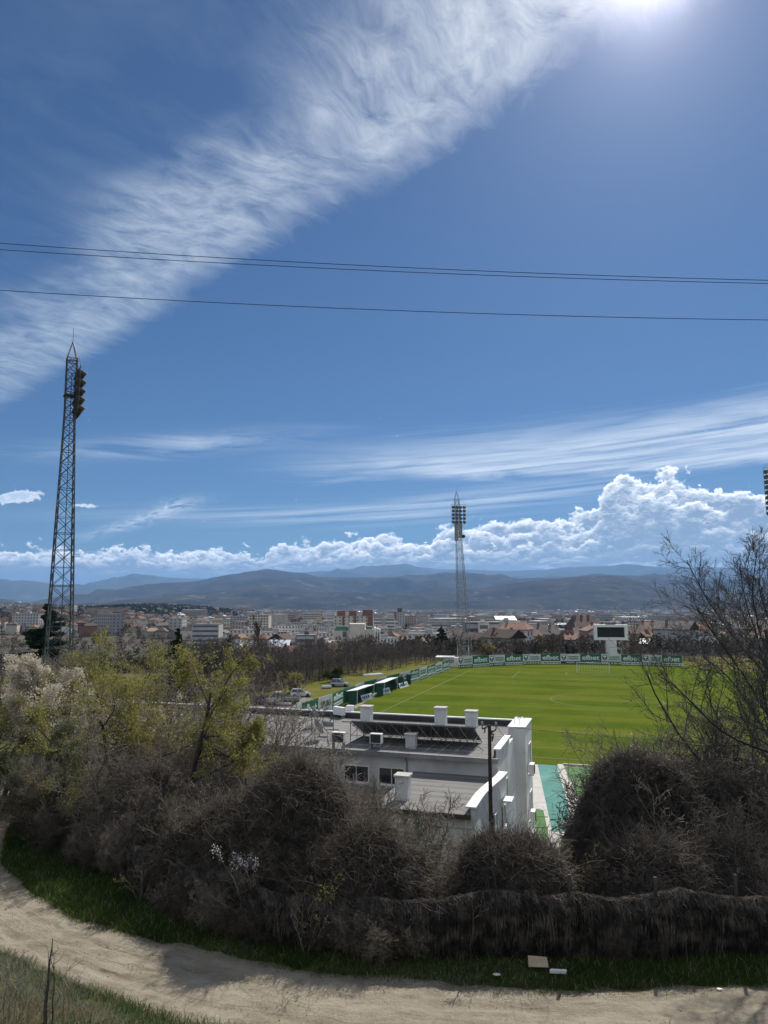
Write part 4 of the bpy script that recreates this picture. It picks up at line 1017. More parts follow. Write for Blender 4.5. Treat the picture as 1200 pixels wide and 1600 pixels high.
# ------------------------------------------------------------------ lattice floodlight towers
def tower(name_label, base, lean, H_, bw, tw_, aim, rows, cols, m, gh, rack_z, pitchdown=38, fans=False):
    t = thing('floodlight_tower', name_label, 'floodlight tower', base, 0.0, 'lattice floodlight towers')
    rot = math.atan2(aim[1], aim[0]) - math.pi / 2
    cs, sn = math.cos(rot), math.sin(rot)
    def P(f, sx, sy):
        hw = bw + (tw_ - bw) * min(f / .80, 1.0)
        x = sx * hw; y = sy * hw
        return Vector((x * cs - y * sn + lean[0] * f, x * sn + y * cs + lean[1] * f, H_ * f))
    cn4 = [(-1, -1), (1, -1), (1, 1), (-1, 1)]
    top_f = .955
    for sx, sy in cn4:
        k = MB()
        for i in range(20): k.bar(P(top_f * i / 20, sx, sy), P(top_f * (i + 1) / 20, sx, sy), .085 if i < 12 else .065, 4)
        k.build('leg', m, t)
    lv = 0.0; k = MB(); i = 0
    while lv < top_f - .001:
        hw = bw + (tw_ - bw) * min(lv / .80, 1.0); nx = min(lv + 1.75 * hw / H_ + .004, top_f)
        for q in range(4):
            a, b_ = cn4[q], cn4[(q + 1) % 4]
            k.bar(P(lv, *a), P(nx, *b_), .042, 4, caps=False); k.bar(P(lv, *b_), P(nx, *a), .042, 4, caps=False)
            k.bar(P(nx, *a), P(nx, *b_), .05 if i % 3 == 0 else .035, 4, caps=False)
        lv = nx; i += 1
    k.build('bracing', m, t)
    k = MB()
    for i in range(60):
        f0, f1 = .02 + .9 * i / 60, .02 + .9 * (i + 1) / 60; k.bar(P(f0, .18, .1), P(f1, .18, .1), .03, 4, caps=False); k.bar(P(f0, -.18, .1), P(f1, -.18, .1), .03, 4, caps=False); k.bar(P(f0, -.18, .1), P(f0, .18, .1), .025, 4, caps=False)
    k.build('ladder', m, t)
    # pale cable trunking winding up the foot
    for sgn in (-1, 1):
        k = MB()
        for i in range(7): k.bar(P(.004 + .018 * i, sgn * (1.0 if i % 2 else .86), -1), P(.004 + .018 * (i + 1), sgn * (.86 if i % 2 else 1.0), -1), .09, 4)
        k.build('foot_cladding', M['white_paint'], t)
    k = MB(); apex = Vector((lean[0], lean[1], H_ * 1.0))
    for sx, sy in cn4: k.bar(P(top_f, sx, sy), apex - Vector((0, 0, .0)), .055, 4)
    k.build('peak', m, t)
    k = MB(); k.bar(apex, apex + Vector((0, 0, 1.7)), .03, 4); k.build('lightning_rod', m, t)
    k = MB(); f0 = gh / H_
    k.box(-1.15 * tw_ - .1, -1.15 * tw_ - .1, H_ * f0, 1.15 * tw_ + .1, 1.15 * tw_ + .1, H_ * f0 + .12, M=Matrix.Translation((lean[0] * f0, lean[1] * f0, 0)) @ Matrix.Rotation(rot, 4, 'Z')); k.build('platform', m, t)
    # lamp rack on the side that faces the pitch
    RX = Matrix.Translation((lean[0] * rack_z / H_, lean[1] * rack_z / H_, rack_z)) @ Matrix.Rotation(rot, 4, 'Z')
    yy = tw_ + .10; rh = 1.05; wdt = cols * 1.05
    k = MB()
    for r_ in range(rows + 1): k.bar(RX @ Vector((-wdt / 2, yy, r_ * rh)), RX @ Vector((wdt / 2, yy, r_ * rh)), .05, 4); 
    for r_ in range(rows + 1):
        for sx in (-1, 1): k.bar(RX @ Vector((sx * tw_, tw_, r_ * rh)), RX @ Vector((sx * wdt * .4, yy, r_ * rh)), .04, 4)
    for sx in (-1, 1):
        k.bar(RX @ Vector((sx * wdt / 2, yy, 0)), RX @ Vector((sx * wdt / 2, yy, rows * rh + .0)), .045, 4)
        k.bar(RX @ Vector((sx * wdt / 2, yy, rows * rh)), RX @ Vector((sx * tw_, tw_, rows * rh + 1.6)), .03, 4)
        k.bar(RX @ Vector((sx * wdt / 2, yy, 0)), RX @ Vector((sx * tw_, tw_, -1.4)), .03, 4)
    k.build('lamp_rack', m, t)
    proto = None
    for r_ in range(rows):
        for c_ in range(cols):
            px_ = -wdt / 2 + (c_ + .5) * wdt / cols
            L_ = RX @ Matrix.Translation((px_, yy + .22, r_ * rh + .35)) @ Matrix.Rotation(R(-pitchdown), 4, 'X')
            if proto is None:
                k = MB(); k.lathe([(.16, -.55), (.22, -.45), (.34, -.12), (.42, .28), (.44, .42), (.44, .48)], 'Y', 12); ho = k.build('floodlight', M['lamp_black'], t)
                k = MB(); k.lathe([(.40, .483), (.40, .50)], 'Y', 12); le = k.build('lens', M['lens'], ho); proto = (ho, le)
            else:
                ho = proto[0].copy(); link(ho, t); le = proto[1].copy(); link(le, ho)
            ho.matrix_local = L_
    return t
tl = Vector((-36.5, 82, 0)); tops_ = GY(114, 534, 82)
tower('dark steel floodlight tower beside the cedar, left of the club house', tl + Vector((-.3, 0, 0)), (tops_.x - tl.x + .3, 0), tops_.z, 1.60, .56, (71, 43), 5, 4, M['steel_dark'], 40.6, tops_.z * .815, 38)
bm = GY(727, 1018, 200); tm = GY(713, 768, 200)
tower('grey floodlight tower at the far corner of the pitch, behind the boards', Vector((bm.x, 200, -2.0)), (tm.x - bm.x, 0), tm.z + 2.0, 1.85, .62, (10, -75), 5, 4, M['steel_grey'], 39.0, (tm.z + 2) * .818, 30)
tr_ = GY(1219, 712, 140)
tower('grey floodlight tower rising behind the bare branches at the pitch side', Vector((tr_.x, 140, 0)), (-.6, 0), tr_.z, 2.0, .75, (-50, -55), 9, 5, M['steel_grey'], tr_.z * .72, tr_.z * .742, 30)
# antenna cabinets on the far tower
fm = lambda f, dx_, dy_: Vector((bm.x + (tm.x - bm.x) * f + dx_, 200 + dy_, -2 + (tm.z + 2) * f))
an = thing('antenna_cabinet', 'grey antenna cabinet and drum fixed high on the far lattice tower', 'antenna', fm(.765, 0, 0), 0)
k = MB(); k.box(-1.2, -1.1, -2.4, -.2, -.8, 2.6); k.box(-.1, -1.2, -1.6, 1.0, -.9, 2.4); k.build('cabinet', M['steel_grey'], an)
k = MB(); k.lathe([(.5, 0), (.5, .3)], 'Y', 14, (1.3, -1.2, -1.2)); k.build('drum', M['lamp_black'], an)
# kiosk by the corner
ks = thing('kiosk', 'small white kiosk with flat white roof at the far pitch corner', 'kiosk', GY(700, 1040, 189), R(-10)); ks.location.z = 0
k = MB(); k.box(-1.2, 0, 0, 2.8, 3, 2.3); k.build('wall', M['wall'], ks)
k = MB(); k.box(-3.2, -.6, 2.303, 1.6, 3.4, 2.55); k.build('roof', M['white_paint'], ks)
k = MB(); k.box(.4, -.03, .9, 1.6, -.003, 1.8); k.build('hatch', M['grey_board'], ks)
# pale terrace seen through the branches on the right
tr = thing('terrace_stand', 'pale concrete spectator terrace behind the bare branches', 'terrace', (91, 176, 0), R(-66))
for j in range(5):
    k = MB(); k.box(0, j * .9, 0, 75, (j + 1) * .9 - .003, .5 + j * .42); k.build('step', M['pale_concrete'], tr)
k = MB(); k.box(0, 4.6, 0, 75, 4.8, 4.2); k.build('back_wall', M['wall'], tr)

# ------------------------------------------------------------------ utility pole and cables
pb = Vector((4.46, 31.0, tz(4.46, 31.0) - .3)); ptop = 10.95
up_ = thing('utility_pole', 'dark wooden utility pole with crossarm and insulators beside the club house', 'utility pole', pb, R(-12))
k = MB(); hh = ptop - pb.z
for i in range(8): k.bar((0, 0, hh * i / 8), (.01 * math.sin(i), 0, hh * (i + 1) / 8), .115 - .045 * i / 8, 10, .115 - .045 * (i + 1) / 8)
k.build('post', M['wood_pole'], up_)
k = MB(); k.bar((-.03, 0, hh - .05), (-.30, 0, hh - .18), .03, 6); k.bar((.03, 0, hh - .35), (.28, 0, hh - .18), .03, 6); k.bar((-.3, 0, hh - .18), (-.3, 0, hh + .02), .025, 5); k.bar((.28, 0, hh - .18), (.28, 0, hh + .02), .025, 5); k.build('crossarm', M['steel_dark'], up_)
for xx in (-.3, .28):
    k = MB(); k.lathe([(.03, hh), (.06, hh + .02), (.045, hh + .06), (.06, hh + .09), (.03, hh + .13)], n=10, at=(xx, 0, 0)); k.build('insulator', M['grey_board'], up_)
def wire(a, b_, sag, label):
    k = MB(); a, b_ = Vector(a), Vector(b_); n_ = 16; q_ = [a.lerp(b_, j / n_) - Vector((0, 0, sag * 4 * (j / n_) * (1 - j / n_))) for j in range(n_ + 1)]
    for c_, d_ in zip(q_[:-1], q_[1:]): k.bar(c_, d_, .010, 4, caps=False)
    return tag(k.build('service_cable', M['cable']), label, 'cable', 'service cables of the utility pole')
wire((4.75, 30.95, ptop), bl(-.6, -4.1, 7.3), .5, 'thin cable from the utility pole to the stair tower of the club house')
wire((4.75, 30.95, ptop), (34, 41, 9.5), .9, 'thin cable running from the utility pole to the right over the teal path')
wire((4.15, 31.05, ptop), bl(-9, -12.0, 7.1), .4, 'thin cable from the utility pole to the gutter of the main roof')
def cable(pts3, r, label, grp, n=40):
    """a sagging line through three surveyed points"""
    P = [Vector(p) for p in pts3]; A = np.array([[p.x ** 2, p.x, 1] for p in P]); c = np.linalg.solve(A, np.array([p.z for p in P])); cy = np.linalg.solve(A, np.array([p.y for p in P]))
    x0_, x1_ = P[0].x - 25, P[2].x + 25; xs_ = np.linspace(x0_, x1_, n + 1)
    k = MB(); q = [Vector((x, cy[0] * x * x + cy[1] * x + cy[2], c[0] * x * x + c[1] * x + c[2])) for x in xs_]
    for a, b_ in zip(q[:-1], q[1:]): k.bar(a, b_, r, 5, caps=False)
    return tag(k.build('overhead_cable', M['cable']), label, 'cable', grp)
cable([GY(0, 380, 40), GY(600, 416.5, 40), GY(1200, 438, 40)], .020, 'uppermost thin black overhead cable crossing the sky', 'overhead cables')
cable([GY(0, 390, 41), GY(600, 423.5, 41), GY(1200, 443, 41)], .020, 'middle black overhead cable crossing the sky just under the uppermost', 'overhead cables')
cable([GY(0, 453.5, 40), GY(600, 484.5, 40), GY(1200, 500, 40)], .020, 'lowest black overhead cable, well below the other two', 'overhead cables')

# ------------------------------------------------------------------ vehicles
M['car_white'] = mat('white_car_paint', (0.70, 0.71, 0.71), (0.66, 0.67, 0.67), 1, rough=0.25, spec=0.5, coat=0.6)
M['car_silver'] = mat('silver_blue_paint', (0.32, 0.38, 0.43), (0.30, 0.36, 0.41), 1, rough=0.25, spec=0.5, coat=0.6, metal=0.3)
M['car_dark'] = mat('dark_car_paint', (0.03, 0.04, 0.055), (0.035, 0.045, 0.06), 1, rough=0.22, spec=0.5, coat=0.6)
M['tail'] = mat('tail_lamp', (0.35, 0.02, 0.015), (0.3, 0.02, 0.015), 1, rough=0.3)
def loft(mb, secs, mat_=0):
    """closed body from cross-sections (each a ring of points), capped"""
    n_ = len(secs[0]); V = [p for s in secs for p in s]; Fc = []
    for i in range(len(secs) - 1):
        for j in range(n_): Fc.append((i * n_ + j, i * n_ + (j + 1) % n_, (i + 1) * n_ + (j + 1) % n_, (i + 1) * n_ + j))
    Fc += [tuple(range(n_))[::-1], tuple(range((len(secs) - 1) * n_, len(secs) * n_))]
    mb.add(V, Fc, mat_)
def ring(x, hw, z0, z1, tuck=.06):
    return [(x, -hw + tuck, z0), (x, -hw, z0 + .18), (x, -hw, (z0 + z1) / 2 + .05), (x, -hw + tuck * 1.3, z1), (x, hw - tuck * 1.3, z1), (x, hw, (z0 + z1) / 2 + .05), (x, hw, z0 + .18), (x, hw - tuck, z0)]
def wheel(t, x, y, r, wdt=.19):
    k = MB(); k.lathe([(r * .72, -wdt / 2), (r * .97, -wdt / 2), (r, -wdt * .3), (r, wdt * .3), (r * .97, wdt / 2), (r * .72, wdt / 2)], 'Y', 20, (x, y, r)); o = k.build('wheel', M['black'], t, smooth=False)
    k = MB(); k.lathe([(.05, -wdt * .5), (r * .30, -wdt * .46), (r * .70, -wdt * .40), (r * .70, wdt * .40), (r * .30, wdt * .46), (.05, wdt * .5)], 'Y', 14, (x, y, r)); k.build('rim', M['steel_grey'], o)
def car(P, rz, paint, label, L=3.9, W=1.64, H_=1.42, hatch=True):
    t = thing('parked_car', label, 'car', P, rz, 'parked vehicles beyond the boards'); hw = W / 2; h = L / 2
    k = MB(); belt = .86
    loft(k, [ring(-h, hw * .86, .32, belt - .12, .1), ring(-h + .12, hw * .97, .22, belt), ring(-h * .3, hw, .2, belt + .02), ring(h * .28, hw, .2, belt), ring(h * .62, hw * .98, .2, belt - .08), ring(h - .12, hw * .92, .22, belt - .22), ring(h, hw * .8, .3, belt - .34, .1)])
    k.build('body', paint, t, smooth=False, bevel=.03)
    a0, a1, r0, r1 = -h + .14, h * .42, -h + (.42 if hatch else .95), h * .02
    k = MB(); k.hexa([(a0, -hw * .93, belt - .01), (a1, -hw * .93, belt - .02), (a1, hw * .93, belt - .02), (a0, hw * .93, belt - .01)], [(r0, -hw * .74, H_ - .05), (r1, -hw * .74, H_ - .05), (r1, hw * .74, H_ - .05), (r0, hw * .74, H_ - .05)])
    k.build('glasshouse', M['glass'], t)
    k = MB(); k.hexa([(r0 - .02, -hw * .75, H_ - .055), (r1 + .04, -hw * .75, H_ - .055), (r1 + .04, hw * .75, H_ - .055), (r0 - .02, hw * .75, H_ - .055)], [(r0 + .08, -hw * .66, H_ + .02), (r1 - .1, -hw * .66, H_ + .02), (r1 - .1, hw * .66, H_ + .02), (r0 + .08, hw * .66, H_ + .02)])
    for s in (-1, 1):
        for (xa, xb, w_) in ((a0, r0, .10), (a1, r1, .08), ((a0 + a1) / 2 - .05, (r0 + r1) / 2 + .08, .08)):
            k.bar((xa, s * (hw * .935), belt), (xb, s * hw * .745, H_ - .04), w_ * .55, 4)
    k.build('roof', paint, t)
    for sx in (-1, 1):
        for s in (-1, 1): wheel(t, sx * L * .31, s * (hw - .09), .29)
    for s in (-1, 1):
        k = MB(); k.box(h - .10, s * hw * .62 - .16, .55, h - .01, s * hw * .62 + .16, .70); k.build('headlight', M['lens'], t, bevel=.02)
        k = MB(); k.box(-h - .005, s * hw * .72 - .10, .58, -h + .08, s * hw * .72 + .10, .80); k.build('tail_light', M['tail'], t)
        k = MB(); k.box(a1 - .25, s * hw * .96 + (0 if s > 0 else -.16), belt + .02, a1 - .12, s * hw * .96 + (.16 if s > 0 else 0), belt + .16); k.build('mirror', paint, t, bevel=.02)
    for xx, nm in ((-h - .02, 'bumper'), (h - .06, 'bumper')):
        k = MB(); k.box(xx, -hw * .8, .28, xx + .09, hw * .8, .46); k.build(nm, M['black'], t, bevel=.02)
    return t
car(G(470, 1088.5), R(8), M['car_white'], 'white hatchback parked behind the flatbed truck', 3.7, 1.62, 1.38)
car(G(531, 1072.5), R(-8), M['car_silver'], 'pale blue-grey small hatchback parked on the grass by the wood', 3.8, 1.66, 1.5)
car(G(414, 1100), R(20), M['car_dark'], 'dark car parked left of the flatbed truck', 4.1, 1.7, 1.42, False)
P = G(443, 1101)
t = thing('flatbed_truck', 'white double-cab flatbed truck with dropside bed, parked beside a dark car', 'truck', P, R(178), 'parked vehicles beyond the boards')
k = MB(); loft(k, [ring(.35, .88, .5, 1.25), ring(1.9, .90, .45, 1.25), ring(2.1, .88, .45, 1.18), ring(2.75, .82, .5, 1.02)]); k.build('cab', M['car_white'], t, bevel=.04)
k = MB(); k.hexa([(.38, -.84, 1.24), (2.15, -.84, 1.22), (2.15, .84, 1.22), (.38, .84, 1.24)], [(.46, -.70, 1.98), (1.45, -.70, 1.98), (1.45, .70, 1.98), (.46, .70, 1.98)]); k.build('cab_windows', M['glass'], t)
k = MB(); k.hexa([(.42, -.72, 1.975), (1.5, -.72, 1.975), (1.5, .72, 1.975), (.42, .72, 1.975)], [(.5, -.64, 2.06), (1.4, -.64, 2.06), (1.4, .64, 2.06), (.5, .64, 2.06)])
for s in (-1, 1):
    for xa, xb in ((.40, .47), (1.20, 1.0), (2.15, 1.46)): k.bar((xa, s * .845, 1.24), (xb, s * .705, 1.98), .05, 4)
k.build('cab_roof', M['car_white'], t)
k = MB(); k.box(-2.6, -.95, .78, .25, .95, .88); k.box(-2.6, -.95, .88, -2.55, .95, 1.25); k.box(-2.55, -.95, .88, .25, -.90, 1.25); k.box(-2.55, .90, .88, .25, .95, 1.25); k.build('bed', M['steel_grey'], t)
k = MB(); k.box(.20, -.9, .9, .26, .9, 1.95); k.box(-2.4, -.75, .89, -.2, .75, 1.15); k.build('load_frame', M['lamp_black'], t)
k = MB(); k.box(-2.5, -.35, .45, 2.4, -.22, .75); k.box(-2.5, .22, .45, 2.4, .35, .75); k.build('chassis', M['lamp_black'], t)
for sx in (-1.7, 1.75):
    for s in (-1, 1): wheel(t, sx, s * .72, .34, .22)
for s in (-1, 1):
    k = MB(); k.box(2.70, s * .58 - .15, .68, 2.78, s * .58 + .15, .84); k.build('headlight', M['lens'], t)
P = G(510, 1076); k = MB(); k.lathe([(.2, -.95), (.30, -.88), (.30, .88), (.2, .95)], 'X', 14, (0, 0, .30)); o = k.build('pale_tank', mat('pale_blue_plastic', (0.45, 0.58, 0.66), (0.40, 0.53, 0.62), 1, rough=0.4), None); o.location = P; o.rotation_euler = (0, 0, R(15)); tag(o, 'long pale blue cylinder lying on the grass beside the small blue-grey hatchback', 'tank')
P = G(585, 1055); k = MB(); [k.box(-2.6, j * .35, .0, 2.6, j * .35 + .3, .16 + .05 * j) for j in range(4)]; o = k.build('plank_stack', M['white_board']); o.location = P; o.rotation_euler = (0, 0, R(35)); tag(o, 'stack of pale planks lying on the grass bank behind the shelters', 'planks')
# ------------------------------------------------------------------ trees and shrubs
def norm(v): return v / np.maximum(np.linalg.norm(v, axis=-1, keepdims=True), 1e-9)
def grow(r, start, dirs, lens, rads, segs, wob, trop, taper=0.35):
    """all branches of one level at once: polylines (n, segs+1, 3) and their radii"""
    n = len(start); P = np.zeros((n, segs + 1, 3)); P[:, 0] = start; d = norm(dirs)
    for i in range(segs):
        d = norm(d + r.normal(size=(n, 3)) * wob + np.array([0, 0, 1.0]) * trop)
        P[:, i + 1] = P[:, i] + d * (lens / segs)[:, None]
    f = np.linspace(0, 1, segs + 1)[None]
    return P, rads[:, None] * (1 - (1 - taper) * f)
def children(r, P, Rr, lens, n_each, ang, ratio, t0, rratio, spread=0.35, rmin=0.005):
    n, s1, _ = P.shape; k = n_each
    t = t0 + (1 - t0) * (np.arange(k)[None] + r.random((n, k))) / k
    t = np.clip(t, 0, .999); x = t * (s1 - 1); i = np.floor(x).astype(int); f = (x - i)[..., None]
    b = np.arange(n)[:, None]
    pos = P[b, i] * (1 - f) + P[b, i + 1] * f
    par = norm(P[b, i + 1] - P[b, i])
    side = r.normal(size=par.shape); side = norm(side - par * (side * par).sum(-1, keepdims=True))
    a = np.radians(ang + r.normal(size=(n, k)) * ang * spread)[..., None]
    d = par * np.cos(a) + side * np.sin(a)
    L = lens[:, None] * ratio * (1.15 - 0.6 * t) * (0.7 + 0.6 * r.random((n, k)))
    rad_ = np.maximum((Rr[b, i] * (1 - f[..., 0]) + Rr[b, i + 1] * f[..., 0]) * rratio, rmin)
    return pos.reshape(-1, 3), d.reshape(-1, 3), L.ravel(), rad_.ravel()
def segs_of(P, Rr): return P[:, :-1].reshape(-1, 3), P[:, 1:].reshape(-1, 3), Rr[:, :-1].ravel(), Rr[:, 1:].ravel()
def tree_parts(seed, H_, trunk_r, levels, lean=(0, 0), stems=1, fan=0.0, rmin=0.006, tseg=7, trunk_frac=1.0, wob0=0.10):
    """returns [segments per level], and the ends of the last level"""
    r = np.random.default_rng(seed)
    d0 = np.zeros((stems, 3)); d0[:, 2] = 1; d0[:, 0] = lean[0]; d0[:, 1] = lean[1]
    if stems > 1:
        a = 2 * np.pi * (np.arange(stems) + r.random(stems) * .6) / stems
        d0[:, 0] += np.cos(a) * fan * (0.5 + r.random(stems)); d0[:, 1] += np.sin(a) * fan * (0.5 + r.random(stems))
    st0 = np.zeros((stems, 3)); st0[:, :2] = d0[:, :2] * 0.12
    lens = H_ * trunk_frac * (0.8 + 0.3 * r.random(stems)) if stems > 1 else np.array([H_ * trunk_frac])
    P, Rr = grow(r, st0, d0, lens, np.full(stems, trunk_r), tseg, wob0, 0.04, 0.30)
    out = [segs_of(P, Rr)]; lens_ = lens; tips = P[:, -1]
    for (n_each, ang, ratio, t0, rr, sg, wob, trop) in levels:
        pos, d, L, rad_ = children(r, P, Rr, lens_, n_each, ang, ratio, t0, rr, rmin=rmin)
        P, Rr = grow(r, pos, d, L, rad_, sg, wob, trop, 0.40); Rr = np.maximum(Rr, rmin * .8); lens_ = L
        out.append(segs_of(P, Rr))
    return out, P, r
def join(parts, sides):
    V, Fc, off = [], [], 0
    for (a, b_, r0, r1), n in zip(parts, sides):
        v, f = tubes(a, b_, r0, r1, n); V.append(v); Fc.append(f + off); off += len(v)
    return np.concatenate(V), np.concatenate(Fc)
def make_tree(name, label, cat, loc, seed, H_, trunk_r, levels, bark, twig, leaf=None, rz=0.0, group=None, ntrunk=2, leafn=0, leafs=0.05, leafname='leaves', leaf2=None, frac2=0.3, jit=0.10, leafzone=(0, 1), fit=True, wide=1.0, clump=.9, cut=-.22, **kw):
    t = thing(name, label, cat, loc, rz, group)
    segs, P, r = tree_parts(seed, H_, trunk_r, levels, **kw)
    if fit:
        q = H_ * 1.12 / P[..., 2].max(); sc_ = np.array([q * wide, q * wide, q])
        segs = [(a * sc_, b_ * sc_, r0, r1) for a, b_, r0, r1 in segs]; P = P * sc_
    V, Fc = join(segs[:ntrunk], [7, 5, 4, 4][:ntrunk]); np_mesh('trunk', V, Fc, bark, t, smooth=True)
    V, Fc = join(segs[ntrunk:], [4, 3, 3, 3, 3][:len(segs) - ntrunk]); cr = np_mesh('crown', V, Fc, twig, t)
    if leafn:
        n = P.shape[0]; idx = r.integers(0, n, leafn); tt_ = r.random(leafn) * (P.shape[1] - 1.001); i = tt_.astype(int); f = (tt_ - i)[:, None]
        Cn = P[idx, i] * (1 - f) + P[idx, i + 1] * f + r.normal(size=(leafn, 3)) * jit
        zmin, zmax = P[..., 2].min(), P[..., 2].max(); zz = (Cn[:, 2] - zmin) / (zmax - zmin)
        keep = (zz >= leafzone[0]) & (zz <= leafzone[1]) & (fbm(Cn[:, 0] * clump, Cn[:, 1] * clump, Cn[:, 2] * clump, seed=seed, oct=2) > cut)
        Cn = Cn[keep]
        V, Fc = cards(Cn, leafs * (0.6 + 0.8 * r.random(len(Cn))), r)
        if leaf2 is not None:
            mi = (fbm(Cn[:, 0] * .8, Cn[:, 1] * .8, Cn[:, 2] * .8, seed=seed + 5, oct=2) > (0.5 - frac2)).astype(np.int32)
            np_mesh(leafname, V, Fc, [leaf, leaf2], cr, mi=mi)
        else: np_mesh(leafname, V, Fc, leaf, cr)
    return t
def root(px, py, Y):
    """foot of a plant on the ground below the sight line through a pixel at depth Y"""
    p = GY(px, py, Y); return Vector((p.x, Y, tz(p.x, Y) - 0.1))
def hgt(loc, px, py): return GY(px, py, loc.y).z - loc.z

#           n  ang ratio t0   rr  seg wob trop
BR = [(9, 48, .55, .25, .55, 6, .16, .05), (7, 45, .50, .2, .55, 5, .20, .04), (6, 42, .48, .15, .6, 4, .24, .03), (4, 40, .5, .1, .7, 3, .28, .03)]

# --- the leafing and blossoming trees on the left
p = root(64, 1200, 36); h = hgt(p, 75, 1012)
make_tree('blossom_tree', 'cream blossoming tree, tall and narrow-topped, left of the yellow-green trees', 'tree', p, 101, h * .86, .13,
          [(11, 36, .62, .12, .55, 6, .13, .07), (7, 40, .45, .2, .55, 5, .18, .06), (6, 42, .48, .15, .6, 4, .22, .05)], M['twig_dark'], M['twig'], M['blossom'], leafn=36000, leafs=.046, leafname='blossom', jit=.14, rmin=.007, leaf2=M['leaf_olive'], frac2=.18)
p = root(8, 1215, 37); h = hgt(p, 15, 1040)
make_tree('blossom_tree', 'cream blossoming tree cut by the left edge, lower than its blossoming neighbour', 'tree', p, 102, h * .84, .12,
          [(10, 42, .62, .15, .55, 6, .13, .05), (7, 42, .45, .2, .55, 5, .18, .05), (6, 42, .48, .15, .6, 4, .22, .05)], M['twig_dark'], M['twig'], M['blossom'], leafn=32000, leafs=.046, leafname='blossom', jit=.15, rmin=.007, leaf2=M['leaf_olive'], frac2=.3, wide=1.6)
p = root(112, 1230, 34); h = hgt(p, 122, 1050)
make_tree('blossom_tree', 'sparse blossoming tree standing between the cream tree and the yellow-green trees', 'tree', p, 103, h * .84, .10,
          [(9, 38, .58, .18, .55, 6, .13, .06), (7, 42, .45, .2, .55, 5, .18, .05), (6, 42, .48, .15, .6, 4, .22, .05)], M['twig_dark'], M['twig'], M['blossom'], leafn=20000, leafs=.042, leafname='blossom', jit=.16, rmin=.007, leaf2=M['leaf_olive'], frac2=.3)
for k, (bx, by, Y, ty_, nl, sd, lb) in enumerate(((52, 1290, 31.5, 1130, 26000, 104, 'grey-green leafy shrub tree below the cream blossom'), (0, 1240, 34, 1135, 22000, 105, 'grey-green leafy shrub tree at the left edge above the road'), (118, 1300, 30, 1150, 15000, 106, 'thin grey-green shrub tree at the roadside below the blossom'))):
    p = root(bx, by, Y); h = hgt(p, bx + 8, ty_)
    make_tree('shrub_tree', lb, 'shrub', p, sd, h * .85, .07, [(10, 45, .62, .1, .55, 5, .16, .03), (8, 46, .48, .15, .55, 5, .2, .02), (6, 46, .5, .1, .6, 4, .24, .0)], M['twig_dark'], M['twig'], M['leaf_olive'], leafn=nl * 2, leafs=.030, stems=3, fan=.35, jit=.10, rmin=.006, leaf2=M['leaf_dull'], frac2=.35)
# yellow-green trees
p = root(184, 1225, 33); h = hgt(p, 184, 1062)
make_tree('leafing_tree', 'yellow-green young-leaved tree with dark upright trunk, the middle and lowest one', 'tree', p, 111, h * .92, .15,
          [(11, 66, .62, .40, .55, 6, .15, .01), (9, 52, .52, .2, .55, 5, .2, .01), (8, 48, .50, .1, .6, 4, .24, .0)], M['twig_dark'], M['twig'], M['leaf_yg'], clump=1.5, cut=-.14, leafn=31000, leafs=.045, jit=.10, rmin=.007, leafzone=(.30, 1), leaf2=M['leaf_dull'], frac2=.3, wide=1.6)
p = root(282, 1215, 31); h = hgt(p, 330, 998)
make_tree('leafing_tree', 'yellow-green young-leaved tree with spreading limbs, nearest the grey roof', 'tree', p, 117, h * .90, .16,
          [(11, 60, .66, .34, .6, 7, .13, .01), (9, 50, .50, .25, .55, 5, .2, .01), (8, 48, .50, .1, .6, 4, .24, .0)], M['twig_dark'], M['twig'], M['leaf_yg'], clump=1.5, cut=-.14, leafn=31000, leafs=.045, jit=.10, rmin=.007, leafzone=(.40, 1), lean=(-.02, 0), wide=.76, leaf2=M['leaf_dull'], frac2=.25)
p = root(178, 1180, 42); h = hgt(p, 182, 970)
make_tree('leafing_tree', 'tall yellow-brown budding tree behind the lower yellow-green tree', 'tree', p, 115, h * .88, .18,
          [(15, 40, .54, .3, .55, 6, .13, .06), (9, 44, .50, .15, .55, 5, .18, .05), (8, 42, .50, .1, .6, 4, .22, .04)], M['twig_dark'], M['twig'], M['leaf_dull'], clump=1.1, cut=-.12, leafn=31000, leafs=.046, jit=.10, rmin=.008, leafzone=(.3, 1), leaf2=M['leaf_yg'], frac2=.40, wide=1.7)
p = root(236, 1190, 38); h = hgt(p, 236, 985)
make_tree('leafing_tree', 'yellow-brown budding tree between the tall budding one and the spreading yellow-green one', 'tree', p, 116, h * .88, .14,
          [(13, 48, .56, .3, .55, 6, .14, .04), (9, 46, .50, .15, .55, 5, .18, .03), (8, 44, .50, .1, .6, 4, .22, .03)], M['twig_dark'], M['twig'], M['leaf_dull'], clump=1.2, cut=-.12, leafn=19000, leafs=.044, jit=.11, rmin=.008, leafzone=(.3, 1), leaf2=M['leaf_yg'], frac2=.45, wide=1.4)
# bare trees among them
for k, (bx, Y, tx_, ty_, sd, lb) in enumerate(((236, 40, 243, 985, 121, 'bare grey tree between the yellow-green trees'), (285, 44, 280, 1020, 122, 'bare grey tree behind the spreading yellow-green tree'), (372, 34, 395, 1090, 123, 'bare pale-twigged tree leaning over the left end of the grey roof'), (140, 45, 148, 988, 124, 'bare grey tree right of the dark tower foot'))):
    p = root(bx, 1200, Y); h = hgt(p, tx_, ty_)
    make_tree('bare_tree', lb, 'tree', p, sd, h * .86, .12, [(13, 42, .54, .25, .55, 6, .14, .05), (9, 44, .50, .15, .55, 5, .2, .04), (8, 42, .50, .1, .6, 4, .24, .03)], M['twig_dark'], M['twig'], rmin=.007)

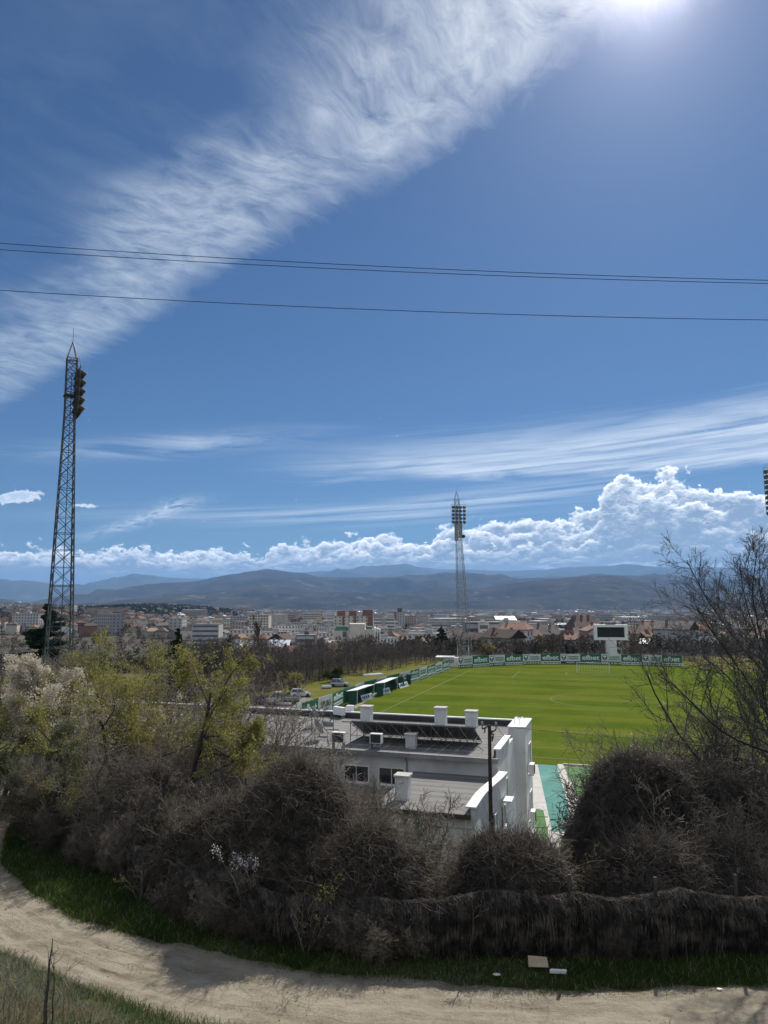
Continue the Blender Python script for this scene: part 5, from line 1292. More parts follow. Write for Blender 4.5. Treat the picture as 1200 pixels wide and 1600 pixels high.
# bare trees crowding the left end of the club house
tp = [make_tree('bare_tree', 'x', 'tree', (0, 0, 0), 131 + k_, 6.2, .085, [(15, 42, .56, .16, .55, 6, .15, .05), (10, 44, .50, .12, .55, 5, .2, .04), (8, 42, .50, .1, .6, 4, .24, .03)], M['twig_dark'] if k_ else M['twig'], M['twig'], rmin=.0065, wide=1.1) for k_ in range(3)]
for i_, (bx, Y, ty_) in enumerate(((215, 39, 1040), (250, 42, 1022), (282, 38, 1062), (305, 43, 1030), (335, 40, 1050), (362, 37, 1075), (372, 41, 1052), (345, 34, 1120), (300, 35, 1110), (262, 33, 1130), (225, 32, 1150), (165, 36, 1095), (95, 29.2, 1165), (160, 27.9, 1180), (212, 26.6, 1215), (285, 24.6, 1240), (340, 23.6, 1275), (128, 28.4, 1150), (20, 44, 1015), (-5, 41, 1030), (100, 44, 1010), (60, 46, 1000),
                               (470, 27.5, 1165), (515, 27, 1172), (552, 27.5, 1180), (540, 21.9, 1345), (690, 21.6, 1350), (860, 21.5, 1345), (420, 22.4, 1300), (590, 26.5, 1205), (1075, 31, 1120), (1050, 31.5, 1105), (1095, 30.5, 1100), (1150, 30, 1085), (1060, 29.5, 1140))):
    p = root(bx, 1200, Y); h = hgt(p, bx, ty_); s_ = h / 6.9
    lb_ = 'leafless twiggy tree crowding the left end of the club house' if bx < 440 else 'thin leafless tree standing up from the vine mounds before the club house' if bx < 700 else 'leafless twiggy tree behind the large domed vine thicket'
    gp_ = 'bare trees at the left end of the club house' if bx < 440 else 'thin bare trees among the vine mounds' if bx < 700 else 'bare trees behind the domed thicket'
    sc3 = (s_ * (.55 if 440 < bx < 700 else 1.0),) * 2 + (s_,)
    if i_ < 3: o_ = tp[i_]; o_.location = p; o_.rotation_euler = (0, 0, i_ * 2.0); o_.scale = sc3; o_['label'] = lb_; o_['group'] = gp_
    else: copy_tree(tp[i_ % 3], p, i_ * 1.7, lb_, gp_, sc3)

# --- bare branchy shrubs: two kinds, copied about
def shrub_proto(seed, m):
    return make_tree('bare_shrub', 'x', 'shrub', (0, 0, 0), seed, 2.6, .028, [(10, 40, .58, .12, .65, 6, .17, .04), (8, 44, .5, .12, .65, 5, .24, .03), (6, 44, .55, .1, .7, 4, .30, .01)], m, m, stems=11, fan=.6, rmin=.0055, ntrunk=1)
protos = [shrub_proto(201, M['twig']), shrub_proto(202, M['twig']), shrub_proto(203, M['vine']), shrub_proto(204, M['vine'])]
used = set()
def place_shrub(k, loc, rz, s, label, group=None):
    pr = protos[k]
    if k not in used:
        used.add(k); pr.location = loc; pr.rotation_euler = (0, 0, rz); pr.scale = s; pr['label'] = label
        if group: pr['group'] = group
        return pr
    return copy_tree(pr, loc, rz, label, group, s)
rs = random.Random(5)
M['vine_sunlit'] = mat('sunlit_loose_vine', (0.07, 0.058, 0.048), (0.25, 0.213, 0.172), 2.2, rough=.8)  # paler copy of the dry vine: sun on the tips put into the colour
M['twig_mid'] = mat('grey_dark_twigs', (0.05, 0.045, 0.042), (0.11, 0.10, 0.092), 1.5, rough=.8)
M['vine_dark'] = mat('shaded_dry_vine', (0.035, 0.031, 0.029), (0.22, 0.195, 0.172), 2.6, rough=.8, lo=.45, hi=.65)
M['twig_pale'] = mat('pale_twigs', (0.20, 0.18, 0.155), (0.34, 0.31, 0.27), 1.8, rough=.8)
GRP = 'bare shrubs in the thicket above the road'
spots = [(150, 1310, 29, 1215), (205, 1325, 28.5, 1195), (255, 1340, 27.5, 1210), (300, 1330, 29, 1170), (340, 1320, 30, 1150), (385, 1300, 32, 1150), (430, 1330, 29, 1190), (280, 1280, 33, 1130), (230, 1270, 34, 1130), (360, 1380, 26, 1260), (250, 1390, 26.5, 1290),
         (505, 1340, 28, 1190), (545, 1330, 28, 1180), (585, 1340, 27, 1200), (615, 1370, 25, 1262), (655, 1400, 24, 1322), (560, 1420, 24, 1310), (700, 1420, 23.5, 1325), (690, 1440, 23, 1335),
         (1040, 1250, 30, 1130), (1060, 1240, 31, 1110), (1060, 1250, 30, 1115), (1110, 1260, 29, 1110), (1165, 1270, 28.5, 1110), (1190, 1330, 26, 1180), (1120, 1340, 26.5, 1190), (60, 1330, 30, 1190), (100, 1350, 28.5, 1215), (320, 1260, 35, 1105), (365, 1250, 36, 1100), (440, 1260, 34, 1178), (250, 1250, 37, 1105), (210, 1240, 38, 1100), (290, 1300, 31.5, 1140), (330, 1380, 25.8, 1230), (395, 1370, 26.5, 1200), (190, 1370, 27, 1250), (430, 1420, 23.6, 1290), (380, 1430, 23.6, 1310), (290, 1410, 24.5, 1300), (480, 1300, 28.5, 1165), (520, 1380, 25, 1260), (600, 1420, 23.2, 1325), (660, 1430, 22.8, 1320), (580, 1440, 22.6, 1330), (760, 1420, 22.8, 1330), (1030, 1290, 28.5, 1165), (1030, 1300, 27.5, 1170), (1080, 1300, 27.5, 1140), (1140, 1290, 28, 1130), (1190, 1290, 28, 1120), (980, 1400, 23.2, 1310), (1040, 1400, 23.2, 1300), (1190, 1400, 23.2, 1290),  (1060, 1340, 26, 1200), (1160, 1390, 24, 1280), (1090, 1390, 24, 1290)]
for i, (bx, by, Y, ty_) in enumerate(spots):
    p = root(bx, by, Y); h = max(1.2, hgt(p, bx, ty_)); s = h / 3.3
    place_shrub(i % 4, p, rs.uniform(0, 6.28), (s * rs.uniform(.75, 1.0), s * rs.uniform(.75, 1.0), s), 'leafless many-stemmed shrub of fine grey twigs in the thicket above the dirt road', GRP)

for i in range(40):
    x = rs.uniform(-13.5, 1.0) if i < 34 else rs.uniform(3, 14); y = float(yH(x)) - rs.uniform(.15, .55); h = rs.uniform(.9, 1.7) if i < 34 else rs.uniform(.6, 1.0)
    place_shrub(rs.randrange(4), Vector((x, y, tz(x, y) - .1)), rs.uniform(0, 6.28), (h / 2.9 * rs.uniform(.8, 1.2), h / 2.9 * rs.uniform(.6, .9), h / 2.9), 'low leafless shrub of fine twigs growing against the vine-covered fence', 'low bare shrubs against the fence')
# --- mounds smothered in dry vines
def strands(r, surf, n, seg, step, rad_, out=(.02, .10), drift=.12, t0=(0, .85), loop=.0):
    """vine strands trailing down a surface given by surf(phi, t) -> points, normals"""
    ph = r.random(n) * 2 * np.pi; t = t0[0] + (t0[1] - t0[0]) * r.random(n) ** 0.8
    dph = r.normal(size=n) * drift; off = out[0] + (out[1] - out[0]) * r.random(n) ** 2
    pts = []
    for k in range(seg + 1):
        P, N = surf(ph, np.clip(t, 0, 1.05))
        pts.append(P + N * (off * (1 + loop * np.sin(k * 2.1 + ph * 9)))[:, None])
        ph = ph + dph * .25 + r.normal(size=n) * drift * .35; t = t + step * (.6 + .8 * r.random(n)); off = np.maximum(off + r.normal(size=n) * .03, .0)
    P = np.stack(pts, 1); rr = rad_[0] + (rad_[1] - rad_[0]) * r.random(n) ** 2
    Rr = np.repeat(rr[:, None], seg + 1, 1) * np.linspace(1, .55, seg + 1)[None]
    return segs_of(P, Rr)
def mound(label, c, rx_, ry_, h, seed, n=2600, sharp=1.0, skew=(0, 0), rz=0.0, flat=0.0, drop=0.5):
    """a smothered tree: dark inner mass and trailing vines"""
    t = thing('vine_mound', label, 'overgrown mound', c, rz); r = np.random.default_rng(seed)
    def raw(ph, tt):
        rad_ = np.where(tt < 1, np.sin(np.clip(tt, 0, 1) * np.pi / 2) ** sharp, 1.0)
        nz = 1 + .46 * fbm(np.cos(ph) * 1.9, np.sin(ph) * 1.9, tt * 2.6, seed=seed, oct=3) * np.clip(tt * 3, 0, 1) +   .12 * fbm(np.cos(ph) * 5, np.sin(ph) * 5, tt * 7, seed=seed + 9, oct=2) * np.clip(tt * 3, 0, 1)
        z = h * (np.cos(np.clip(tt, 0, 1) * np.pi / 2) ** (1 - flat * .6)) * (1 + .16 * fbm(np.cos(ph) * 3 * tt, np.sin(ph) * 3 * tt, tt * 0, seed=seed + 2, oct=3)) - drop * (tt > .98)
        x = np.cos(ph) * rx_ * rad_ * nz + skew[0] * (z / h); y = np.sin(ph) * ry_ * rad_ * nz + skew[1] * (z / h)
        return np.stack([x, y, z], -1)
    def surf(ph, tt):
        P = raw(ph, tt); e = .02; A = raw(ph + e, tt) - P; B = raw(ph, tt + e) - P; N = norm(np.cross(B, A) * 1.0)
        N = np.where((N * (P - np.array([0, 0, h * .2]))).sum(-1, keepdims=True) < 0, -N, N); return P, N
    U, T_ = np.meshgrid(np.linspace(0, 2 * np.pi, 73)[:-1], np.linspace(0.02, 1.0, 26))
    P, N = surf(U.ravel(), T_.ravel())
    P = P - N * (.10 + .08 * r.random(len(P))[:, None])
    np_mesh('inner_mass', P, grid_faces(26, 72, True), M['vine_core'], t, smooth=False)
    a = strands(r, surf, int(n * 1.5), 9, .055, (.005, .012), out=(.02, .16), drift=.12)
    b_ = strands(r, surf, n, 7, .03, (.004, .009), out=(.03, .34), drift=.28, loop=.6)
    # loose ends that stand off the outline
    m_ = int(n * 1.3); ph = r.random(m_) * 2 * np.pi; tt = r.random(m_) ** .9 * .72; P, N = surf(ph, tt); d = norm(N + r.normal(size=N.shape) * .8 + np.array([0, 0, .3])); L = .15 + .85 * r.random(m_) ** 2.2 + .9 * (r.random(m_) < .05)
    Pq, Rq = grow(r, P, d, L, .005 + .004 * r.random(m_), 4, .35, -.05, .5)
    V, Fc = join([a, b_], [3, 3]); np_mesh('vines', V, Fc, M['vine'], t)
    V, Fc = join([segs_of(Pq, Rq)], [3]); np_mesh('loose_vines', V, Fc, M['vine_sunlit'], t)
    return t
def put_mound(label, px, py_top, Y, wpx, seed, n=2600, dfac=.8, **kw):
    p = GY(px, py_top, Y); g = tz(p.x, Y); c = Vector((p.x, Y, g - .1)); return mound(label, c, wpx / 2 / F * Y * 1.02, wpx / 2 / F * Y * dfac, p.z - g, seed, n, **kw)
put_mound('tall vine-smothered mound with pointed top in front of the terrace roof', 455, 1192, 24.2, 230, 301, 4600, sharp=1.15, skew=(.35, 0))
put_mound('lower left shoulder of dry vines sloping up to the tall pointed mound', 345, 1265, 24.8, 200, 302, 2800, sharp=1.2, skew=(.3, 0))
put_mound('dark pyramid of dry vines below the middle yellow-green tree', 238, 1214, 29.0, 150, 303, 2400, sharp=1.35)
put_mound('rounded vine mound below the white front wall of the club house', 590, 1306, 22.5, 165, 304, 3200, sharp=1.0, skew=(-.1, 0))
put_mound('flat-topped block of dry vines at the foot of the utility pole', 800, 1316, 22.4, 150, 305, 3400, sharp=.62, flat=.6)
put_mound('large domed vine thicket right of the teal path', 985, 1172, 26.6, 205, 306, 4600, sharp=.85, skew=(.1, 0))
put_mound('broad vine thicket right of the large dome, under the bare tree', 1120, 1232, 27.2, 230, 307, 3000, sharp=.9)
put_mound('low vine mound behind the hedge right of the opening to the paving', 1020, 1326, 23.4, 170, 308, 2600, sharp=.9)
put_mound('low vine mound behind the hedge near its right end', 1165, 1312, 23.8, 180, 309, 2200, sharp=.9)
put_mound('low dark vine mound between the pointed mound and the rounded one', 528, 1340, 22.3, 150, 310, 2000, sharp=.9)
put_mound('small dark vine mound by the road left of the white-flowering shrub', 170, 1290, 28.6, 120, 311, 1500, sharp=1.1)

# --- the overgrown fence along the road
hd = thing('overgrown_hedge', 'long wire fence buried in hanging dry vines along the dirt road', 'hedge', (0, 0, 0))
hx = np.concatenate([np.linspace(-15.2, 18, 420)]); hyv = yH(hx) - .1 * np.sin(hx * 1.3)
hz0 = terrain(hx, hyv) - .1
hh_ = 1.74 + .16 * fbm(hx * .8, hx * 0, seed=41, oct=4) - .18 * np.abs(np.sin((hx - 5.25) * np.pi / 2.9)) * (hx > 4.2)
hh_ = hh_ - .35 * sm(3.4, 1.5, hx) - .35 * sm(-5, -9, hx) + .25 * sm(3.4, 1.5, hx) * fbm(hx * .5, hx * 0, seed=44, oct=3)
def hsurf(u, t):
    """u along the fence in metres of x, t 0 top .. 1 foot on the road side, negative t = far side"""
    x = u; y = yH(x) - .1 * np.sin(x * 1.3); z0 = np.interp(x, hx, hz0); hh2 = np.interp(x, hx, hh_)
    at = np.abs(t); bulge = .16 * np.sin(np.clip(at, 0, 1) * np.pi * .85) + .12 + .10 * fbm(x * 1.3, at * 1.2, seed=43, oct=3)
    return np.stack([x, y - np.sign(t + 1e-9) * bulge * np.clip(at * 6, 0, 1), z0 + hh2 * (1 - at)], -1)
UU, TT_ = np.meshgrid(np.linspace(-15.2, 18, 420), np.linspace(-1, 1, 19), indexing='ij')
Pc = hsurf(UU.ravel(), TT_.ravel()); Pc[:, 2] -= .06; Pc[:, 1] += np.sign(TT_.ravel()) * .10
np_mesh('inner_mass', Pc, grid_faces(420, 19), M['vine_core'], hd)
def hedge_strands(n, seg, step, rad_, drift, outw, seed, t0=(-.15, .6)):
    r = np.random.default_rng(seed); u = -15 + 33 * r.random(n); t = t0[0] + (t0[1] - t0[0]) * r.random(n); pts = []; off = r.random(n) ** 2 * outw; du = r.normal(size=n) * drift
    for k in range(seg + 1):
        P = hsurf(u, t); P[:, 1] -= off; P[:, 2] += r.normal(size=n) * .01 + off * .15; pts.append(P); u = u + du + r.normal(size=n) * drift; t = np.minimum(t + step * (.5 + r.random(n)), 1.02); off = np.abs(off + r.normal(size=n) * .025)
    P = np.stack(pts, 1); rr = rad_[0] + (rad_[1] - rad_[0]) * r.random(n) ** 2
    return segs_of(P, np.repeat(rr[:, None], seg + 1, 1) * np.linspace(1, .6, seg + 1)[None])
tops1 = hedge_strands(6500, 7, .045, (.005, .011), .055, .24, 51, (-.20, .04))
hang = hedge_strands(9500, 10, .11, (.005, .014), .016, .22, 52, (-.10, .22))
mess = hedge_strands(1800, 8, .06, (.004, .008), .045, .32, 53, (-.2, .8))
V, Fc = join([tops1], [3]); np_mesh('top_vines', V, Fc, M['vine'], hd)
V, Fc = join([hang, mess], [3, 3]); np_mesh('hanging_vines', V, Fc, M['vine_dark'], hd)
# posts standing out of it
M['post'] = mat('old_post', (0.05, 0.047, 0.045), (0.09, 0.085, 0.08), 4, bump=.3)
for i, (px, py) in enumerate(((888, 1366), (1022, 1370), (1147, 1366), (126, 1262), (54, 1228), (88, 1268), (180, 1268))):
    best = min(np.linspace(18, 40, 400), key=lambda Y: abs(GY(px, py, Y).y - float(yH(GY(px, py, Y).x))))
    p = GY(px, py, best); g = tz(p.x, best); k = MB(); k.bar((0, 0, 0), (.02, 0, max(.9, p.z - g + .2)), .055, 6, .05)
    o = k.build('fence_post', M['post']); o.location = (p.x, best - .02, g - .2); tag(o, 'thin dark fence post rising out of the vine-covered fence', 'fence post', 'posts of the overgrown fence')

# --- the bare tree on the right
p = root(1312, 1300, 26.5)
make_tree('bare_tree', 'large leafless dark tree spreading over the pitch from the right edge', 'tree', p, 401, 10.8, .19,
          [(18, 54, .70, .14, .50, 10, .09, .05), (11, 44, .50, .15, .55, 8, .13, .05), (9, 42, .48, .12, .55, 6, .17, .05), (6, 40, .5, .12, .7, 4, .2, .05)], M['twig_dark'], M['twig_mid'], rmin=.0075, tseg=9, wob0=.07, ntrunk=2, lean=(-.10, 0), fit=False)
p = root(1222, 1300, 29.0)
make_tree('bare_tree', 'smaller leafless dark tree inside the right edge, under the large one', 'tree', p, 403, 7.2, .14,
          [(16, 54, .66, .14, .50, 8, .10, .045), (9, 44, .50, .15, .55, 7, .14, .05), (8, 42, .48, .12, .55, 5, .18, .05), (5, 40, .5, .12, .7, 3, .2, .05)], M['twig_dark'], M['twig_mid'], rmin=.007, fit=False)

# --- small flowering and budding shrubs by the fence
def small(name, label, px, py_top, py_bot, Y, m, n, seed, size=.03, leafname='leaves', twig='twig', fan=.3, zone=(.35, 1)):
    pt = GY(px, py_top, Y); pb_ = GY(px, py_bot, Y); g = max(tz(pt.x, Y), pb_.z - 3.0); H_ = pt.z - g
    return make_tree(name, label, 'shrub', Vector((pt.x, Y, g)), seed, H_ * .85, .018, [(6, 38, .5, .25, .7, 5, .15, .04), (5, 42, .5, .2, .7, 4, .2, .03)], M[twig], M[twig], M[m], leafn=n, leafs=size, leafname=leafname, stems=4, fan=fan, jit=.05, rmin=.005, ntrunk=1, leafzone=zone)
small('flowering_shrub', 'small shrub with pure white blossom in front of the dark vine mound', 394, 1304, 1400, 21.85, 'blossom_white', 900, 501, .026, 'blossom', fan=.05, zone=(.62, 1))
small('budding_shrub', 'small shrub with yellow-green buds rising beside the dark mound on the road side', 500, 1350, 1440, 20.9, 'leaf_yg', 420, 502, .03, twig='vine', fan=.10, zone=(.55, 1))
small('budding_shrub', 'pale twiggy shrub with yellowish buds at the grass edge near the left bend', 222, 1330, 1400, 24.0, 'leaf_dull', 380, 503, .035)
small('budding_shrub', 'thin twiggy shrub at the hedge foot below the yellow-green budding one', 480, 1395, 1470, 20.7, 'leaf_dull', 160, 504, .03)
small('flowering_shrub', 'pale blossoming shrub at the top of the large domed thicket', 985, 1138, 1230, 30.0, 'blossom', 1500, 505, .045, 'blossom')
small('flowering_shrub', 'pale blossom between the middle and the spreading yellow-green trees', 222, 1070, 1120, 36, 'blossom', 2600, 506, .05, 'blossom')
small('budding_shrub', 'yellowish budding shrub above the dark pyramid of vines', 292, 1222, 1300, 28.0, 'leaf_dull', 2200, 521, .034)
small('budding_shrub', 'yellowish budding shrub at the left shoulder of the tall pointed mound', 330, 1255, 1330, 26.0, 'leaf_dull', 1600, 522, .032)
small('budding_shrub', 'greenish budding shrub between the grey-green shrub tree and the dark pyramid', 158, 1225, 1310, 28.8, 'leaf_olive', 2600, 523, .034)
small('budding_shrub', 'greenish budding shrub in the gap left of the rounded vine mound', 548, 1262, 1350, 24.0, 'leaf_dull', 900, 524, .03)
small('budding_shrub', 'greenish budding shrub below the large domed thicket by the paving', 905, 1292, 1360, 24.5, 'leaf_dull', 700, 525, .03)
small('evergreen_shrub', 'dull green leafy clump in the rounded vine mound', 640, 1268, 1330, 23.4, 'ever', 900, 507, .04)
p = Vector((2.32, 20.45, tz(2.32, 20.45) - .1))
make_tree('sapling', 'pale curved sapling trunk in front of the vine-covered fence', 'tree', p, 511, 1.7, .038, [(4, 30, .35, .6, .5, 5, .2, .05), (4, 40, .5, .2, .6, 4, .25, .02)], M['bark'], M['vine'], ntrunk=1, wob0=.16, lean=(.05, -.1))

# --- evergreens further off
def conifer(name, label, loc, H_, rad_, seed, tiers=14, droop=.1, m='needle', dens=1.0, cedar=False):
    t = thing(name, label, 'tree', loc); r = np.random.default_rng(seed)
    k = MB(); k.bar((0, 0, 0), (0, 0, H_ * .97), H_ * .022, 8, H_ * .004); k.build('trunk', M['bark'], t)
    S0, S1, Cn = [], [], []
    for i in range(tiers):
        f = (i + .5) / tiers; z = H_ * (.10 + .88 * f); L = rad_ * ((1 - f) ** .75 if not cedar else (1 - f) ** .6) * (.75 + .5 * r.random())
        for a in r.random(8 if cedar else 10) * 2 * np.pi:
            f = np.clip((i + r.random() * (1.3 if cedar else 1.0)) / tiers, .01, .98); z = H_ * (.08 + .90 * f); L = rad_ * (1 - f) ** (.62 if cedar else .8) * (.6 + .7 * r.random())
            l_ = L * (.6 + .5 * r.random()); d = np.array([np.cos(a), np.sin(a), (-droop if not cedar else .06) + r.normal() * .06])
            s = np.array([0, 0, z]); e = s + d * l_; S0.append(s); S1.append(e)
            n = int(l_ * 75 * dens); q = r.random(n) ** .6
            C_ = s + d * l_ * q[:, None] + r.normal(size=(n, 3)) * np.array([.10, .10, .035 if cedar else .09]) * (l_ * .9 + .3) * .8
            Cn.append(C_)
    S0, S1 = np.array(S0), np.array(S1); V, Fc = tubes(S0, S1, np.full(len(S0), H_ * .006), np.full(len(S0), H_ * .002), 3)
    b_ = np_mesh('branches', V, Fc, M['bark'], t)
    Cn = np.concatenate(Cn); V, Fc = cards(Cn, H_ * .013 * (.6 + .9 * r.random(len(Cn))), r, .5); np_mesh('crown', V, Fc, M[m], t)
    return t
Y = 96; p = GY(70, 1010, Y); conifer('cedar_tree', 'dark spreading cedar behind the dark floodlight tower', Vector((p.x, Y, -1.0)), GY(70, 938, Y).z + 1.0, 5.4, 601, 16, cedar=True, dens=2.4)
Y = 100; p = GY(277, 1010, Y); conifer('pine_tree', 'dark bushy pine between the yellow-green trees and the town', Vector((p.x, Y, -2)), GY(272, 976, Y).z + 2.0, 3.6, 602, 12, dens=2.4)
Y = 235; p = GY(690, 1010, Y); conifer('fir_tree', 'dark fir left of the far lattice tower', Vector((p.x, Y, tz(p.x, Y))), GY(690, 977, Y).z - tz(p.x, Y), 4.3, 603, 14, dens=1.6)
Y = 190; p = GY(358, 1020, Y); conifer('fir_tree', 'dark narrow fir left of the tall bare poplar', Vector((p.x, Y, tz(p.x, Y))), GY(358, 990, Y).z - tz(p.x, Y), 2.6, 604, 14, dens=2.0)

# --- the wood behind the parked cars
def far_tree(seed, H_=9.0, slim=False):
    lv = [(11, 40, .50, .22, .55, 5, .14, .06), (8, 42, .48, .2, .55, 4, .2, .04), (7, 42, .5, .15, .6, 3, .24, .03)] if not slim else [(20, 18, .34, .12, .45, 5, .07, .10), (7, 24, .5, .15, .55, 4, .12, .08), (6, 28, .5, .1, .6, 3, .18, .05)]
    return make_tree('bare_tree', 'x', 'tree', (0, 0, 0), seed, H_ * (.85 if not slim else .92), H_ * .016, lv, M['twig_far'], M['twig_far'], rmin=.022 if not slim else .045, tseg=6, ntrunk=1)
fp = [far_tree(701), far_tree(702), far_tree(703), far_tree(704)]
fu = set()
def place_far(k, loc, rz, s, label, group=None):
    pr = fp[k]
    if k not in fu:
        fu.add(k); pr.location = loc; pr.rotation_euler = (0, 0, rz); pr.scale = (s, s, s); pr['label'] = label
        if group: pr['group'] = group
        return pr
    return copy_tree(pr, loc, rz, label, group, s)
rw = random.Random(11); WG = 'bare trees of the wood behind the parked cars'
n_w = 0
for row in range(6):
    for i in range(24):
        px = 262 + i * 19 + rw.uniform(-9, 9) + row * 6
        base_y = np.interp(px, [280, 400, 440, 480, 520, 560, 600, 640, 700], [1086, 1080, 1076, 1068, 1059, 1053, 1047, 1040, 1034]) - row * 4.2
        P0 = G(px, base_y)
        if P0.y > 215: continue
        z = tz(P0.x, P0.y); h = rw.uniform(7.2, 10.2) * (1 - .02 * row) * (1.12 if px < 430 else .98 if px < 600 else .78)
        place_far(n_w % 4, Vector((P0.x, P0.y, z - .1)), rw.uniform(0, 6.28), h / 9.0, 'leafless grey-brown tree of the wood between the parked cars and the town', WG); n_w += 1
for i in range(34):
    px = rw.uniform(715, 1150); Y = rw.uniform(203, 226); p = GY(px, 1030, Y); h = rw.uniform(3.5, 6.5)
    place_far(i % 4, Vector((p.x, Y, tz(p.x, Y) - .1)), rw.uniform(0, 6.28), h / 9.0, 'leafless tree right behind the boards of the far end', 'bare trees behind the far boards')
for i in range(16):
    px = rw.uniform(-15, 130) if i < 10 else rw.uniform(330, 420); Y = rw.uniform(95, 140); p = GY(px, 1000, Y); h = rw.uniform(7, 10)
    place_far(i % 4, Vector((p.x, Y, tz(p.x, Y) - .1)), rw.uniform(0, 6.28), h / 9.0, 'leafless tree behind the blossom and the dark tower, before the town', 'bare trees on the left before the town')
rr = np.random.default_rng(733); n = 2600; px_u = 255 + 465 * rr.random(n)
by_ = np.interp(px_u, [280, 400, 440, 480, 520, 560, 600, 640, 700], [1088, 1082, 1078, 1070, 1061, 1055, 1049, 1042, 1036]) - 26 * rr.random(n)
Pu = np.array([tuple(G(a, b_)) for a, b_ in zip(px_u, by_)]); Pu[:, 2] = terrain(Pu[:, 0], Pu[:, 1])
d = norm(np.stack([rr.normal(size=n) * .5, rr.normal(size=n) * .5, 1 + 0 * px_u], -1)); Pq, Rq = grow(rr, Pu, d, 1.0 + 2.2 * rr.random(n), np.full(n, .03), 3, .2, .05, .4)
pos, d, L, ra_ = children(rr, Pq, Rq, 1.0 + 2.2 * rr.random(n), 7, 42, .5, .15, .6, rmin=.015); P2, R2 = grow(rr, pos, d, L, ra_, 3, .25, .05, .5)
V, Fc = join([segs_of(Pq, Rq), segs_of(P2, R2)], [3, 3]); tag(np_mesh('undergrowth', V, Fc, M['twig_far']), kind='stuff')
sl = far_tree(711, 14.0, True); Y = 150; p = GY(411, 1040, Y); sl.location = (p.x, Y, tz(p.x, Y)); sl.scale = ((GY(413, 962, Y).z - tz(p.x, Y)) / 14.0,) * 3
sl['label'] = 'tall slim bare poplar rising before the apartment towers'
for i, (px, py, Y, h, m, lb) in enumerate(((525, 1060, 152, 3.9, 'ever', 'dark green round bush at the edge of the wood'), (457, 1075, 133, 4.2, 'leaf_dull', 'pale budding bush behind the white hatchback'), (760, 1020, 225, 5.0, 'leaf_dull', 'pale budding bush right of the far lattice tower'), (815, 1020, 226, 5.5, 'needle', 'dark evergreen bush behind the far boards'), (895, 1022, 224, 5.0, 'needle', 'dark evergreen bush left of the scoreboard pillar'))):
    p = GY(px, py, Y)
    make_tree('bush', lb, 'bush', Vector((p.x, Y, tz(p.x, Y) - .1)), 720 + i, h * .8, .05, [(9, 45, .6, .1, .6, 4, .16, .03), (7, 46, .5, .15, .6, 4, .2, .02), (5, 46, .5, .1, .6, 3, .24, .0)], M['twig_far'], M['twig_far'], M[m], leafn=5000, leafs=.13, stems=4, fan=.45, jit=.2, rmin=.012, ntrunk=1)

# ------------------------------------------------------------------ grass (nobody could count the blades)
def blades(name, pts, h, wd, r, mats, lean=.35, mi=None):
    n = len(pts); a = r.random(n) * 2 * np.pi; d = np.stack([np.cos(a), np.sin(a), 0 * a], -1) * wd[:, None]
    tip = pts + np.stack([r.normal(size=n) * lean * h, r.normal(size=n) * lean * h, h], -1)
    mid_ = pts * .5 + tip * .5 + np.stack([0 * h, 0 * h, h * .12], -1)
    V = np.stack([pts - d, pts + d, mid_ + d * .7, mid_ - d * .7, tip], 1).reshape(-1, 3)
    b_ = (np.arange(n) * 5)[:, None]; q = b_ + np.array([[0, 1, 2, 3]]); t3 = b_ + np.array([[3, 2, 4]])
    o = np_mesh(name, V, [q, t3], mats, mi=None if mi is None else np.concatenate([mi, mi])); tag(o, kind='stuff'); return o
r = np.random.default_rng(31)
n = 95000
x = np.concatenate([-19 + 36 * r.random(n), -16 + 10 * r.random(n // 3)]); f = r.random(len(x)); y = yF(x) + .12 - .35 * r.random(len(x)) ** 3 + (yH(x) - yF(x) + .9) * f
keep = fbm(x * 1.1, y * 1.1, seed=61, oct=3) + .5 * (1 - np.abs(2 * f - 1)) > -.50
x, y = x[keep], y[keep]; pts = np.stack([x, y, terrain(x, y) - .02], -1); h = (.07 + .17 * r.random(len(x)) ** 1.5) * (1 + .5 * fbm(x * .8, y * .8, seed=62, oct=2))
blades('grass', pts, h, .006 + .006 * r.random(len(x)), r, [M['blade'], M['blade_dry']], .45, (r.random(len(x)) < .10).astype(np.int32))
n = 60000
x = -16 + 15 * r.random(n); y = yN(x) + .15 - 8.5 * r.random(n) ** 1.3
keep = fbm(x * .9, y * .9, seed=63, oct=3) + .25 * (yN(x) - y < 3) > -.12
x, y = x[keep], y[keep]; pts = np.stack([x, y, terrain(x, y) - .02], -1)
dryf = fbm(x * .6, y * .6, seed=64, oct=2); h = .08 + .20 * r.random(len(x)) ** 1.6
mi = np.where(r.random(len(x)) < np.clip(.25 + dryf * .8 + sm(-5.0, -7.5, x) * .55, .05, .93), 1, 0); mi = np.where((mi == 1) & (r.random(len(x)) < .5), 2, mi)
blades('bank_grass', pts, h, .005 + .005 * r.random(len(x)), r, [M['blade'], M['blade_dry'], M['blade_grey']], .5, mi.astype(np.int32))
n = 9000; x = -18 + 33 * r.random(n); f = r.random(n); y = yN(x) + (yF(x) - yN(x)) * f
keep = (fbm(x * 1.4, y * 2.2, seed=66, oct=3) > np.where(np.abs(f - .47) < .10, .12, np.where((f < .10) | (f > .88), -.05, .42)))
x, y = x[keep], y[keep]; pts = np.stack([x, y, terrain(x, y) + .02], -1)
blades('track_weeds', pts, .03 + .07 * r.random(len(x)), .005 + .004 * r.random(len(x)), r, [M['blade'], M['blade_dry']], .6, (r.random(len(x)) < .35).astype(np.int32))
